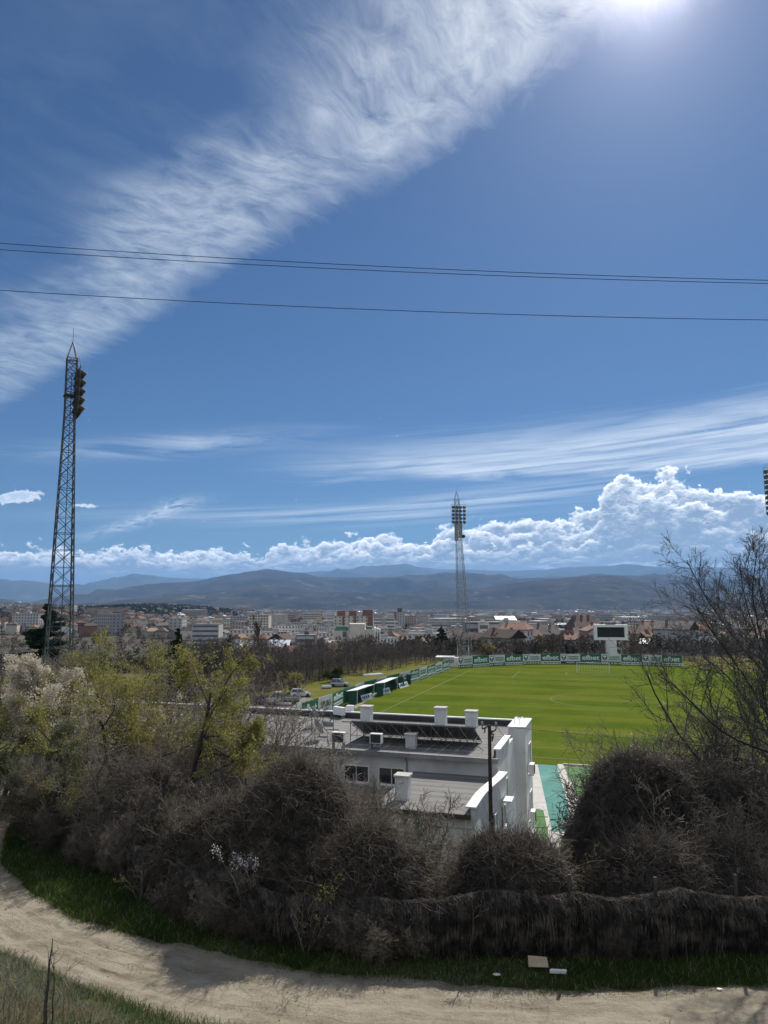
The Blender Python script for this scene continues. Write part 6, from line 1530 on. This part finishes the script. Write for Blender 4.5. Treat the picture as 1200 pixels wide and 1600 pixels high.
# dead stalks and stump on the bank
p = G(70, 1550, 8.6)
def stalk(name, label, px, py0, py1, Y, r0, bend, branches, m='bark'):
    a = GY(px, py1, Y); b_ = GY(px, py0, Y); g = tz(a.x, Y); H_ = b_.z - g
    t = thing(name, label, 'dead stalk', Vector((a.x, Y, g - .05))); k = MB(); pr_ = Vector((0, 0, 0)); rr_ = random.Random(int(px * 3))
    for i in range(9):
        f = (i + 1) / 9; q = Vector((bend * f * f + rr_.uniform(-.02, .02), rr_.uniform(-.02, .02), H_ * f)); k.bar(pr_, q, r0 * (1 - .85 * (i / 9)), 7, r0 * (1 - .85 * f)); pr_ = q
    k.build('stem', M[m], t); k = MB()
    for j in range(branches):
        f = rr_.uniform(.3, .95); s = Vector((bend * f * f, 0, H_ * f)); e = s + Vector((rr_.uniform(-.3, .3), rr_.uniform(-.15, .15), rr_.uniform(.05, .3))); k.bar(s, e, .008, 4, .003); k.bar(e, e + Vector((rr_.uniform(-.1, .1), 0, .12)), .004, 3, .002)
    if branches: k.build('side_twig', M[m], t)
    return t
stalk('dead_stem', 'tall dark dead stem standing on the near bank above the road', 72, 1462, 1555, 13.6, .045, .05, 10)
stalk('dead_stem', 'thinner dead stem close beside the tall dark one on the bank', 84, 1475, 1555, 13.7, .022, -.06, 8)
for i, (px, a, b_) in enumerate(((8, 1495, 1545), (16, 1505, 1550), (24, 1508, 1550), (33, 1512, 1552), (100, 1490, 1545), (110, 1500, 1545))):
    stalk('dead_stem', 'short dead stalk on the near bank beside the tall dark stem', px, a, b_, 13.8 + .1 * i, .012, .05 * (-1) ** i, 4, 'twig')['group'] = 'short dead stalks on the near bank'
# dry stems lying and leaning on the bank: one tangle
rr = np.random.default_rng(77); n = 4200; x = -10.5 + 4.6 * rr.random(n) + rr.normal(size=n) * .4; y = 11.5 + 5.2 * rr.random(n); z = terrain(x, y)
d = norm(np.stack([rr.normal(size=n), rr.normal(size=n), np.abs(rr.normal(size=n)) * .9 + .15], -1)); Pq, Rq = grow(rr, np.stack([x, y, z - .03], -1), d, .2 + .5 * rr.random(n), np.full(n, .005), 4, .18, -.06, .5)
V, Fc = join([segs_of(Pq, Rq)], [3]); o = np_mesh('dry_undergrowth', V, Fc, M['blade_dry']); tag(o, kind='stuff')

# ------------------------------------------------------------------ litter by the road
p = G(840, 1512, 6.62); k = MB(); k.hexa([(-.26, -.14, .0), (.25, -.17, .0), (.28, .16, .09), (-.21, .18, .12)], [(-.26, -.14, .015), (.25, -.17, .015), (.28, .16, .105), (-.21, .18, .135)]); o = k.build('cardboard_sheet', M['card']); o.location = p; o.location.z = tz(p.x, p.y) + .12; tag(o, 'flattened sheet of brown cardboard in the grass below the hedge', 'cardboard')
p = G(872, 1524, 6.62); k = MB(); k.box(-.21, -.03, 0, .2, .035, .035); k.box(-.17, .05, .0, .23, .11, .035); k.box(-.2, -.025, .037, .2, .03, .07); o = k.build('plank_offcut', M['white_paint']); o.location = p; o.location.z = tz(p.x, p.y) + .10; o.rotation_euler = (R(8), 0, R(-6)); tag(o, 'short white plank offcuts in the grass right of the cardboard', 'planks')
def rag(label, px, py, s, m, seed, name='plastic_bag'):
    p = G(px, py, 6.62); r_ = np.random.default_rng(seed); U, W = np.meshgrid(np.linspace(0, 2 * np.pi, 21)[:-1], np.linspace(.06, 1, 9)); U, W = U.ravel(), W.ravel()
    rad_ = s * np.sin(W * np.pi * .55) * (1 + .35 * fbm(np.cos(U) * 2, np.sin(U) * 2, W * 3, seed=seed, oct=3)); P = np.stack([np.cos(U) * rad_ * 1.5, np.sin(U) * rad_, s * .5 * np.cos(W * np.pi * .55) + s * .15 * fbm(np.cos(U) * 4, np.sin(U) * 4, W * 5, seed=seed + 3)], -1)
    o = np_mesh(name, P, grid_faces(9, 20, True), m, smooth=True); o.location = p; o.location.z = tz(p.x, p.y) + .08; return tag(o, label, 'plastic bag')
rag('crumpled pale blue plastic bag at the foot of the hedge', 610, 1487, .22, mat('pale_plastic', (0.30, 0.36, 0.40), (0.22, 0.27, 0.3), 6, rough=.4), 81)
rag('small white plastic scrap in the grass left of the cardboard', 776, 1523, .07, M['white_paint'], 82)
rag('tiny white scrap on the verge at the right', 1124, 1543, .05, M['white_paint'], 83)
# pebbles on the road: stuff
rr = np.random.default_rng(91); n = 1500; x = -18 + 36 * rr.random(n); y = yN(x) + (yF(x) - yN(x)) * rr.random(n)
V = []; Fc = []; oct_v = np.array([[1, 0, 0], [0, 1, 0], [-1, 0, 0], [0, -1, 0], [0, 0, .7], [0, 0, -.5]]); oct_f = np.array([[0, 1, 4], [1, 2, 4], [2, 3, 4], [3, 0, 4], [1, 0, 5], [2, 1, 5], [3, 2, 5], [0, 3, 5]])
s = .008 + .022 * rr.random(n) ** 3; c = np.stack([x, y, terrain(x, y) + .03], -1)
V = (c[:, None] + oct_v[None] * s[:, None, None] * (.7 + .6 * rr.random((n, 6, 1)))).reshape(-1, 3); Fc = (np.arange(n)[:, None, None] * 6 + oct_f[None]).reshape(-1, 3)
tag(np_mesh('gravel', V, Fc, M['pale_concrete']), kind='stuff')
# ------------------------------------------------------------------ the town
WALLC = {'cream': (0.60, 0.55, 0.46), 'white': (0.74, 0.73, 0.70), 'grey': (0.42, 0.415, 0.40), 'brick': (0.27, 0.15, 0.11), 'beige': (0.42, 0.36, 0.29), 'pink': (0.48, 0.37, 0.32)}
ROOFC = {'orange': (0.25, 0.138, 0.10), 'brown': (0.125, 0.088, 0.073), 'grey': (0.17, 0.15, 0.14), 'faded': (0.29, 0.20, 0.158)}
for k_, c_ in WALLC.items(): M['w_' + k_] = mat('house_wall_' + k_, c_, tuple(x * .78 for x in c_), .25, rough=.9, rnd=.18)
for k_, c_ in ROOFC.items(): M['r_' + k_] = mat('roof_tiles_' + k_, c_, tuple(x * .7 for x in c_), .5, rough=.9, rnd=.22, c3=tuple(x * .55 for x in c_), s3=.6)
M['metal_roof'] = mat('pale_metal_roof', (0.72, 0.74, 0.76), (0.62, 0.64, 0.66), .3, rough=.5)
M['green_roof'] = mat('pale_green_roof', (0.50, 0.62, 0.50), (0.44, 0.56, 0.45), .3, rough=.5)
M['copper'] = mat('green_copper_roof', (0.07, 0.15, 0.11), (0.1, 0.19, 0.14), .4)
M['flat_roof'] = mat('flat_felt_roof', (0.20, 0.195, 0.185), (0.15, 0.147, 0.14), .3)
M['pane_far'] = mat('far_window', (0.09, 0.10, 0.11), (0.13, 0.14, 0.15), .3, rough=.25, spec=.6)
M['brick'] = mat('red_brick', (0.22, 0.115, 0.088), (0.17, 0.09, 0.07), .5)
M['dark_glass'] = mat('dark_facade', (0.05, 0.06, 0.075), (0.075, 0.085, 0.10), .25, rough=.25, spec=.5)
M['tan_roof'] = mat('tan_roof', (0.40, 0.36, 0.30), (0.34, 0.30, 0.25), .2)

def win_at(par, x, y, z, wd, ht, face):
    k = MB(); e = .04
    if face == 'y': k.box(x - wd / 2, y - e, z, x + wd / 2, y - .002, z + ht)
    else: k.box(x + (.002 if face == '+x' else -e), y - wd / 2, z, x + (e if face == '+x' else -.002), y + wd / 2, z + ht)
    return k.build('window', M['pane_far'], par)
def gable_roof(k, w_, d, z, rise, ov=.45, hip=0.0):
    x0, x1, y0, y1 = -w_ / 2 - ov, w_ / 2 + ov, -d / 2 - ov, d / 2 + ov
    h_ = hip * (w_ / 2)
    V = [(x0, y0, z), (x1, y0, z), (x1, y1, z), (x0, y1, z), (x0 + h_, 0, z + rise), (x1 - h_, 0, z + rise)]
    V += [(p[0], p[1], p[2] + .18) for p in V]
    Fc = [(6, 7, 11, 10), (8, 9, 10, 11), (7, 8, 11), (9, 6, 10), (0, 4, 5, 1), (2, 5, 4, 3), (1, 5, 2), (3, 4, 0), (0, 1, 7, 6), (1, 2, 8, 7), (2, 3, 9, 8), (3, 0, 6, 9)]
    k.add(V, Fc)
def house(label, wc, rc, w_, d, fl, rise, hip, group=None, wins=True, name='house', cat='house'):
    t = thing(name, label, cat, (0, 0, 0), 0, group); H_ = fl * 2.9
    k = MB(); k.box(-w_ / 2, -d / 2, -4, w_ / 2, d / 2, H_)
    if hip < .4 and rise: k.add([(-w_ / 2, -d / 2, H_), (-w_ / 2, d / 2, H_), (-w_ / 2 + hip, 0, H_ + rise * .93), (w_ / 2, -d / 2, H_), (w_ / 2, d / 2, H_), (w_ / 2 - hip, 0, H_ + rise * .93)], [(0, 2, 1), (3, 4, 5)])
    k.build('wall', M['w_' + wc], t)
    k = MB(); gable_roof(k, w_, d, H_ + .003, rise, hip=hip); rf = k.build('roof', M['r_' + rc], t)
    for cx, cy in ((w_ * .22, d * .12), (-w_ * .28, -d * .1)):
        k = MB(); k.box(cx - .35, cy - .35, H_ + rise * .3, cx + .35, cy + .35, H_ + rise + .7); k.build('chimney', M['w_' + ('brick' if wc != 'white' else 'grey')], rf)
    if wins:
        n = max(2, int(w_ / 3.2))
        for f in range(fl):
            for i in range(n): win_at(t, -w_ / 2 + (i + .5) * w_ / n, -d / 2, f * 2.9 + .9, 1.3, 1.45, 'y')
            for i in range(2): win_at(t, w_ / 2, -d / 4 + i * d / 2, f * 2.9 + .9, 1.2, 1.45, '+x'); win_at(t, -w_ / 2, -d / 4 + i * d / 2, f * 2.9 + .9, 1.2, 1.45, '-x')
    return t

# buildings one can tell apart
def big(label, px0, px1, py_top, Y, dep, m, floors, cols, rz=0.0, roof='flat', rm='flat_roof', cat='apartment block', name='apartment_block', bands=False, win=True, wm='pane_far', wfrac=.55):
    a, b_ = GY(px0, py_top, Y), GY(px1, py_top, Y); c = (a + b_) / 2; g = tz(c.x, Y); H_ = c.z - g; w_ = (b_.x - a.x) / max(.5, math.cos(rz))
    t = thing(name, label, cat, Vector((c.x, Y + dep / 2, g)), rz); y0 = -dep / 2
    k = MB(); k.box(-w_ / 2, y0, -5, w_ / 2, dep / 2, H_ - .3 if roof == 'flat' else H_ * .72); k.build('wall', M[m], t)
    if roof == 'flat':
        k = MB(); k.box(-w_ / 2 - .15, y0 - .15, H_ - .297, w_ / 2 + .15, dep / 2 + .15, H_); rf = k.build('roof', M[rm], t)
        for i in range(max(1, int(w_ / 14))):
            k = MB(); x = -w_ / 2 + (i + .6) * w_ / max(1, int(w_ / 14)) - 1; k.box(x - 1.4, -1.2, H_ + .003, x + 1.4, 1.2, H_ + 1.8); k.build('roof_hut', M[m], rf)
    else:
        k = MB(); gable_roof(k, w_, dep, H_ * .72 + .003, H_ * .28, hip=.35 if roof == 'hip' else 0.0, ov=.7); rf = k.build('roof', M[rm], t)
        for i in range(3):
            k = MB(); x = -w_ * .3 + i * w_ * .28; k.box(x - .5, -.6, H_ * .8, x + .5, .6, H_ + 1.0); k.build('chimney', M['w_brick'], rf)
    Hw = (H_ if roof == 'flat' else H_ * .72); fh = Hw / floors
    if win and bands:
        for f in range(floors):
            k = MB(); k.box(-w_ / 2 + .6, y0 - .05, f * fh + fh * .3, w_ / 2 - .6, y0 - .002, f * fh + fh * .75); k.build('window_band', M[wm], t)
    elif win:
        for f in range(floors):
            for i in range(cols): win_at(t, -w_ / 2 + (i + .5) * w_ / cols, y0, f * fh + fh * .28, w_ / cols * wfrac, fh * .5, 'y')
            if rz: 
                for i in range(2): win_at(t, w_ / 2 if rz < 0 else -w_ / 2, -dep / 4 + i * dep / 2, f * fh + fh * .28, 1.6, fh * .5, '+x' if rz < 0 else '-x')
    return t, w_, H_, y0
t, w_, H_, y0 = big('long cream panel block with three brick-red roof towers', 521, 583, 962, 620, 14, 'w_cream', 8, 9, wfrac=.32)
for (f0, f1, up) in ((.10, .29, 4.2), (.39, .58, 4.2), (.73, .99, 5.0)):
    k = MB(); k.box(-w_ / 2 + f0 * w_, y0 + 1, H_ + .003, -w_ / 2 + f1 * w_, y0 + 10, H_ + up); k.build('brick_roof_tower', M['brick'], t)
for (f0, f1) in ((.225, .275), (.515, .575), (.86, .995)):
    k = MB(); k.box(-w_ / 2 + f0 * w_, y0 - .5, 2, -w_ / 2 + f1 * w_, y0 - .06, H_ - .5); k.build('brick_stripe', M['brick'], t)
# stepped cream public building
Y = 430; a, b_ = GY(521, 985, Y), GY(593, 985, Y); g = tz(0, Y); s = (b_.x - a.x) / 72.0
t = thing('public_building', 'stepped cream public building with dark green roof strips before the panel block', 'public building', Vector((a.x, Y, g)))
zt = lambda py: GY(560, py, Y).z - g
for (x0, x1, py, yy, yd) in ((0, 23, 986, 3, 20), (23.1, 49, 975, 0, 22), (49.1, 63, 984, 2, 20)):
    k = MB(); k.box(x0 * s, yy, -5, x1 * s, yd, zt(py)); k.build('wall', M['w_cream'], t)
for (x0, x1, py, yy, yd) in ((1, 22.5, 979, 4, 19), (49.5, 62, 979.5, 3, 19)):
    k = MB(); k.hexa([(x0 * s, yy, zt(986)), (x1 * s, yy, zt(986)), (x1 * s, yd, zt(986)), (x0 * s, yd, zt(986))], [(x0 * s + 1, yy + 2, zt(py)), (x1 * s - 1, yy + 2, zt(py)), (x1 * s - 1, yd - 2, zt(py)), (x0 * s + 1, yd - 2, zt(py))]); k.build('roof', M['copper'], t)
for x0, x1, py in ((63.2, 66, 981), (67.5, 70, 982.5), (71.3, 73, 984)):
    k = MB(); k.box(x0 * s, 0, -5, x1 * s, 20, zt(py)); k.build('pier', M['w_white'], t)
k = MB(); k.box(63.2 * s, 2, -5, 72.5 * s, 19, zt(988)); k.build('wall', M['dark_glass'], t)
for i, (x, py, wx, hx_) in enumerate(((17, 996, 6, 3.5), (46, 1003, 1.5, 4), (50, 1003, 1.5, 4), (56, 1003, 1.5, 4), (60, 1003, 1.5, 4), (4, 1003, 2, 3), (10, 1003, 2, 3), (24.5, 990, .8, 9))):
    k = MB(); yy = 3 if x < 23 else 0 if x < 49 else 2; k.box(x * s - wx * s / 2, yy - .05, zt(py), x * s + wx * s / 2, yy - .003, zt(py) + hx_); k.build('window', M['pane_far'], t)
k = MB(); k.box(-3 * s, -9, -5, 26 * s, 2.9, zt(1000)); k.build('front_wing', M['w_beige'], t)
for i in range(7):
    k = MB(); k.box((-1 + i * 3.8) * s, -9.05, zt(1007), (1 + i * 3.8) * s, -9.003, zt(1003)); k.build('window', M['pane_far'], t)
t, w_, H_, y0 = big('white office block with dark window bands and a grey central core', 583, 617, 966, 680, 16, 'w_white', 6, 1, bands=True, cat='office block', name='office_block')
k = MB(); k.box(-w_ * .12, y0 - .8, -2, w_ * .06, y0 - .06, H_ + 1.5); k.build('core', M['w_grey'], t)
t, w_, H_, y0 = big('slender grey-brown tower block, the tallest right of the panel block', 616, 632, 956, 800, 14, 'w_grey', 12, 4, wfrac=.4)
k = MB(); k.box(-w_ / 2 - .05, y0 - .4, 0, -w_ / 2 + w_ * .22, y0 - .06, H_); k.build('brown_side', M['w_brick'], t); k = MB(); k.box(-2, -2, H_ + .003, 3, 2, H_ + 4); k.build('roof_tower', M['dark_glass'], t)
big('pinkish block directly right of the slender tower', 633, 650, 962, 900, 14, 'w_pink', 8, 5)
big('grey block with many small windows, second right of the slender tower', 652, 667, 962, 920, 14, 'w_grey', 8, 6)
big('narrow white block at the right end of the group by the slender tower', 668, 674, 963, 920, 14, 'w_white', 7, 2)
big('long low grey building before the group of tower blocks', 637, 678, 984, 520, 16, 'w_grey', 3, 1, bands=True, cat='building', name='low_building')
big('long dark glass-fronted building right of the far lattice tower', 727, 783, 972, 450, 16, 'dark_glass', 4, 1, bands=True, cat='office block', name='office_block', wm='w_grey')
big('white bay building in the middle of the dark glass front', 748, 764, 973, 444, 5, 'w_white', 4, 1, bands=True, cat='building', name='low_building')
big('long tan-roofed hall far behind the dark glass building', 735, 776, 963.5, 900, 40, 'w_beige', 2, 8, rm='tan_roof', cat='hall', name='hall')
big('bright white-roofed hall beside the tan-roofed one', 776, 807, 963, 880, 36, 'w_white', 2, 6, rm='metal_roof', roof='gable', cat='hall', name='hall')
big('cream apartment house right of the dark glass building', 786, 823, 974, 420, 12, 'w_cream', 4, 7, rz=R(8))
big('long house with grey-brown hipped roof and chimneys left of the brick building', 815, 880, 977, 330, 13, 'w_beige', 3, 10, rz=R(-6), roof='hip', rm='r_grey', cat='house', name='house')
big('big brick-red building with dark hipped roof behind the scoreboard', 897, 936, 964, 345, 16, 'w_brick', 4, 7, rz=R(5), roof='hip', rm='r_brown', cat='building', name='brick_building')
big('long building with orange tiled roof and chimneys right of the scoreboard', 1002, 1055, 973, 335, 13, 'w_cream', 4, 9, rz=R(-4), roof='hip', rm='r_faded', cat='house', name='house')
big('low house with dusty orange roof below the long orange-roofed building', 1008, 1052, 988, 276, 10, 'w_pink', 2, 6, rz=R(10), roof='gable', rm='r_orange', cat='house', name='house')
big('low house with pale green metal roof behind the far boards', 1014, 1047, 1000, 246, 10, 'w_beige', 2, 4, rz=R(-24), roof='gable', rm='green_roof', cat='house', name='house')
big('house with orange hipped roof left of the scoreboard', 878, 907, 991, 262, 10, 'w_cream', 2, 4, rz=R(14), roof='hip', rm='r_orange', cat='house', name='house')
big('long white far hall above the scoreboard', 975, 1002, 964, 1250, 40, 'w_white', 2, 8, rm='metal_roof', cat='hall', name='hall')
big('grey slab tower block left of the poplar, beside the cream one', 360, 388, 963, 650, 14, 'w_grey', 10, 6)
big('cream slab tower block behind the slim poplar', 389, 420, 961, 600, 14, 'w_cream', 10, 7)
t, w_, H_, y0 = big('grey terraced block with long balconies left of the slab towers', 300, 342, 975, 520, 14, 'w_grey', 5, 1, bands=True)
big('long pale far block on the left hillside', 172, 205, 954, 1500, 16, 'w_white', 5, 9)
big('narrow pale far block beside the long one on the left hillside', 160, 168, 953, 1500, 16, 'w_white', 6, 2)
big('white metal-roofed hall before the slab towers', 373, 402, 1002, 400, 14, 'w_white', 2, 6, rm='metal_roof', roof='gable', cat='hall', name='hall')
big('white metal-roofed hall right of the slim poplar', 420, 450, 1001, 400, 14, 'w_grey', 2, 6, rm='metal_roof', roof='gable', cat='hall', name='hall')
big('dark blue-grey modern building left of the stepped cream one', 462, 492, 992, 440, 14, 'dark_glass', 4, 1, bands=True, cat='office block', name='office_block', wm='w_grey')
big('white gabled hall left of the dark blue-grey building', 432, 446, 990, 470, 12, 'w_white', 2, 3, rm='r_brown', roof='gable', cat='hall', name='hall', rz=R(60))
big('pale flat-roofed building on the wooded left hill', 316, 334, 965, 1000, 16, 'w_white', 2, 5, rm='metal_roof', cat='building', name='low_building')
big('low white building with flat roof beside the dark blue-grey one', 500, 519, 1003, 400, 10, 'w_white', 2, 4, rm='metal_roof', cat='building', name='low_building')
big('low brown-roofed house before the stepped cream building', 545, 590, 1003, 330, 10, 'w_beige', 2, 6, rz=R(12), roof='gable', rm='r_brown', cat='house', name='house')
big('large low brown-roofed house at the edge of the wood', 655, 700, 1007, 262, 12, 'w_brick', 2, 6, rz=R(-14), roof='gable', rm='r_brown', cat='house', name='house')
taken = [(478, 560, 330, 455), (515, 600, 410, 470), (720, 830, 405, 470), (810, 940, 315, 370), (995, 1060, 262, 360), (870, 912, 248, 280), (640, 705, 248, 285), (365, 455, 385, 480)]

# houses of the town, by kind
hp = []
for (wc, rc, ww, dd, fl, rise, hip) in (('cream', 'orange', 11, 9, 2, 2.6, .35), ('beige', 'brown', 12, 9, 2, 2.8, 0.0), ('white', 'orange', 10, 9, 3, 2.4, .4), ('pink', 'brown', 13, 10, 2, 3.0, .35), ('grey', 'grey', 12, 9, 3, 2.6, 0.0), ('cream', 'brown', 15, 10, 3, 3.0, .3),
                                        ('brick', 'brown', 11, 9, 3, 2.6, .4), ('beige', 'faded', 14, 10, 2, 3.0, .35), ('white', 'grey', 11, 9, 2, 2.6, 0.0), ('pink', 'orange', 12, 10, 3, 2.6, .35)):
    cn_ = {'cream': 'cream', 'beige': 'beige', 'white': 'white', 'pink': 'pinkish', 'grey': 'grey', 'brick': 'brick-red'}[wc]; rn = {'orange': 'orange tiled', 'brown': 'dark brown', 'grey': 'grey', 'faded': 'faded reddish'}[rc]
    lb = f"{'three-storey' if fl == 3 else 'two-storey'} {cn_} house with {rn} {'gabled' if hip == 0 else 'hipped'} roof in the town beyond the pitch"
    hp.append([house(lb, wc, rc, ww, dd, fl, rise, hip, f'{cn_} houses with {rn} roofs in the town'), False, lb])
    hp[-1].append(house(lb, wc, rc, ww, dd, fl, rise, hip, f'{cn_} houses with {rn} roofs in the town', wins=False)); hp[-1].append(False)
ap = []
for (wc, ww, dd, fl, cols_) in (('cream', 22, 12, 5, 7), ('grey', 28, 12, 6, 9), ('white', 18, 12, 4, 6), ('pink', 24, 12, 5, 8)):
    cn_ = {'cream': 'cream', 'white': 'white', 'pink': 'pinkish', 'grey': 'grey'}[wc]
    lb = f'{cn_} flat-roofed {fl}-storey apartment block among the town houses'
    t = thing('apartment_block', lb, 'apartment block', (0, 0, 0), 0, f'{cn_} flat-roofed blocks in the town'); H_ = fl * 2.9
    k = MB(); k.box(-ww / 2, -dd / 2, -4, ww / 2, dd / 2, H_)
    for f in range(fl):
        for i in range(cols_):
            x = -ww / 2 + (i + .5) * ww / cols_; k.box(x - .7, -dd / 2 - .04, f * 2.9 + .9, x + .7, -dd / 2 - .002, f * 2.9 + 2.3, 1)
        for i in range(3):
            y = -dd / 2 + (i + .5) * dd / 3; k.box(ww / 2 + .002, y - .7, f * 2.9 + .9, ww / 2 + .04, y + .7, f * 2.9 + 2.3, 1); k.box(-ww / 2 - .04, y - .7, f * 2.9 + .9, -ww / 2 - .002, y + .7, f * 2.9 + 2.3, 1)
    k.build('wall', [M['w_' + wc], M['pane_far']], t)
    k = MB(); k.box(-ww / 2 - .2, -dd / 2 - .2, H_ + .003, ww / 2 + .2, dd / 2 + .2, H_ + .3); k.build('roof', M['flat_roof'], t); k = MB(); k.box(-2, -1.5, H_ + .303, 2, 1.5, H_ + 2.4); k.build('roof_hut', M['w_grey'], t)
    ap.append([t, False, lb])
rt = random.Random(23); n_h = 0; far_spots = []; Yr = 224.0
while Yr < 5200:
    dxs = 15.5 + Yr * .012; X = -.60 * Yr
    while X < .62 * Yr:
        x = X + rt.uniform(-.35, .35) * dxs; y = Yr + rt.uniform(-.3, .3) * (12 + Yr * .02); X += dxs
        px = 600 + F * x / (y * math.cos(PITCH)); z = tz(x, y)
        if px < -20 or px > 1220: continue
        if (px < 340 and y < 600) or (px < 700 and y < 285): continue
        if y < np.interp(x, XB, YB) + 14: continue
        if any(a <= px <= b_ and c <= y <= d for a, b_, c, d in taken): continue
        if rt.random() < (.12 if y < 700 else .25): continue
        blk = y > 330 and rt.random() < ((.10 if y < 450 else .24) if px > 300 else .06)
        rz = rt.choice((0, .3, -.3, .8, -.7)) + rt.uniform(-.15, .15) + (math.pi / 2 if rt.random() < .35 else 0)
        if n_h < 270:
            if blk: e = rt.choice(ap); pr, flag = e[0], 1
            else:
                e = rt.choice(hp); near = y < 380; pr, flag = (e[0], 1) if near else (e[3], 4)
            s = rt.uniform(.85, 1.12)
            if not e[flag]: e[flag] = True; pr.location = (x, y, z); pr.rotation_euler = (0, 0, rz)
            else: copy_tree(pr, (x, y, z), rz, scale=s)
            n_h += 1
        else: far_spots.append((x, y, z, rz, blk))
    Yr += 13 + Yr * .028
for e in hp:
    for pr, flag in ((e[0], 1), (e[3], 4)):
        if not e[flag]:
            for c in list(pr.children_recursive): bpy.data.objects.remove(c)
            bpy.data.objects.remove(pr)
for e in ap:
    if not e[1]:
        for c in list(e[0].children_recursive): bpy.data.objects.remove(c)
        bpy.data.objects.remove(e[0])
# past those, the far town is one mass
k = MB(); wl_ = ['cream', 'white', 'grey', 'beige', 'pink']; rl_ = ['orange', 'brown', 'grey', 'faded']
mats_ = [M['w_' + c] for c in wl_] + [M['r_' + c] for c in rl_] + [M['flat_roof'], M['metal_roof'], M['pane_far']]
for (x, y, z, rz, blk) in far_spots:
    Mx = Matrix.Translation((x, y, z)) @ Matrix.Rotation(rz, 4, 'Z'); mi = rt.randrange(5)
    if blk:
        w_, d, h = rt.uniform(16, 46), rt.uniform(10, 16), rt.choice((8, 11, 14, 17, 20)) * (.8 if y > 2500 else 1)
        if rt.random() < .25: w_, d, h = rt.uniform(30, 80), rt.uniform(20, 40), rt.uniform(5, 8)
        k.box(-w_ / 2, -d / 2, -4, w_ / 2, d / 2, h, mi, Mx); k.box(-w_ / 2 - .2, -d / 2 - .2, h + .01, w_ / 2 + .2, d / 2 + .2, h + .5, 10 if rt.random() < .28 else 9, Mx)
        if y < 2200:
            for f in range(int(h / 2.9)):
                k.box(-w_ / 2 + 1, -d / 2 - .06, f * 2.9 + 1, w_ / 2 - 1, -d / 2 - .01, f * 2.9 + 2.1, 11, Mx)
    else:
        w_, d, h = rt.uniform(9, 15), rt.uniform(8, 11), rt.choice((3.2, 5.8, 5.8, 8.7)); rise = rt.uniform(2, 3.2); n0 = k.n
        k.box(-w_ / 2, -d / 2, -4, w_ / 2, d / 2, h, mi, Mx)
        V = [Mx @ Vector(p) for p in ((-w_ / 2 - .5, -d / 2 - .5, h + .01), (w_ / 2 + .5, -d / 2 - .5, h + .01), (w_ / 2 + .5, d / 2 + .5, h + .01), (-w_ / 2 - .5, d / 2 + .5, h + .01), (-w_ / 4, 0, h + rise), (w_ / 4, 0, h + rise))]
        k.add(V, [(0, 1, 5, 4), (2, 3, 4, 5), (1, 2, 5), (3, 0, 4), (3, 2, 1, 0)], 10 if rt.random() < .04 else 5 + rt.randrange(4))
o = k.build('far_town', mats_); tag(o, kind='stuff')
# bare trees between the houses, as one mass
r = np.random.default_rng(301); n = 8000
yy = 216 * (16.0 ** (r.random(n) ** 1.05)); xx = (r.random(n) * 1.24 - .62) * yy
ok_ = (yy > np.interp(xx, XB, YB) + 6); xx, yy = xx[ok_], yy[ok_]; zz = terrain(xx, yy); n = len(xx)
H_ = (4.0 + 5.0 * r.random(n)) * np.where(yy > 600, 1.15, .85); m_ = 46
q = r.normal(size=(n, m_, 3)); q /= np.linalg.norm(q, axis=-1, keepdims=True); q *= (r.random((n, m_, 1)) ** .45)
Cn = np.stack([xx, yy, zz + H_ * .58], -1)[:, None] + q * np.stack([H_ * .34, H_ * .34, H_ * .46], -1)[:, None]
V, Fc = cards(Cn.reshape(-1, 3), np.repeat(H_ * .085, m_) * (.6 + .8 * r.random(n * m_)) * np.repeat(np.clip(yy / 900, .9, 1.5), m_), r, .0)
M['scrub'] = leaf_mat('bare_town_trees', (0.055, 0.047, 0.042), (0.085, 0.073, 0.064), .2, .02); M['scrub_green'] = leaf_mat('green_town_trees', (0.022, 0.032, 0.02), (0.045, 0.052, 0.026), .2, .02)
kind_ = np.repeat((r.random(n) < .14), m_).astype(np.int32)
o = np_mesh('town_trees', V, Fc, [M['scrub'], M['scrub_green']], mi=kind_); tag(o, kind='stuff')
# woods on the left rise
n = 2600; xx = -480 + 330 * r.normal(size=n) * .8 - 300; yy = 1500 + 900 * r.random(n); xx = np.where(r.random(n) < .35, -760 + 190 * r.normal(size=n), xx); yy = np.where(r.random(n) < .35, 2430 + 150 * r.normal(size=n), yy)
zz = terrain(xx, yy); H_ = 7 + 5 * r.random(n); m_ = 30
q = r.normal(size=(n, m_, 3)); q /= np.linalg.norm(q, axis=-1, keepdims=True); q *= (r.random((n, m_, 1)) ** .45)
Cn = np.stack([xx, yy, zz + H_ * .5], -1)[:, None] + q * np.stack([H_ * .42, H_ * .42, H_ * .5], -1)[:, None]
V, Fc = cards(Cn.reshape(-1, 3), np.repeat(H_ * .19, m_), r)
o = np_mesh('hillside_woods', V, Fc, [M['scrub'], M['scrub_green']], mi=np.repeat((fbm(xx / 150, yy / 150, seed=3, oct=2) > .05), m_).astype(np.int32)); tag(o, kind='stuff')
# ------------------------------------------------------------------ the air
hz = MB(); hz.box(-48000, -48000, -62, 48000, 48000, 1900)
m = bpy.data.materials.new('haze'); m.use_nodes = True; nt = m.node_tree; nt.nodes.clear()
pv = nt.nodes.new('ShaderNodeVolumePrincipled'); pv.inputs['Color'].default_value = (0.30, 0.57, 1.0, 1); pv.inputs['Density'].default_value = 3.8e-5; pv.inputs['Anisotropy'].default_value = 0.1
ou = nt.nodes.new('ShaderNodeOutputMaterial'); nt.links.new(pv.outputs[0], ou.inputs['Volume'])
tag(hz.build('haze', m), kind='stuff')
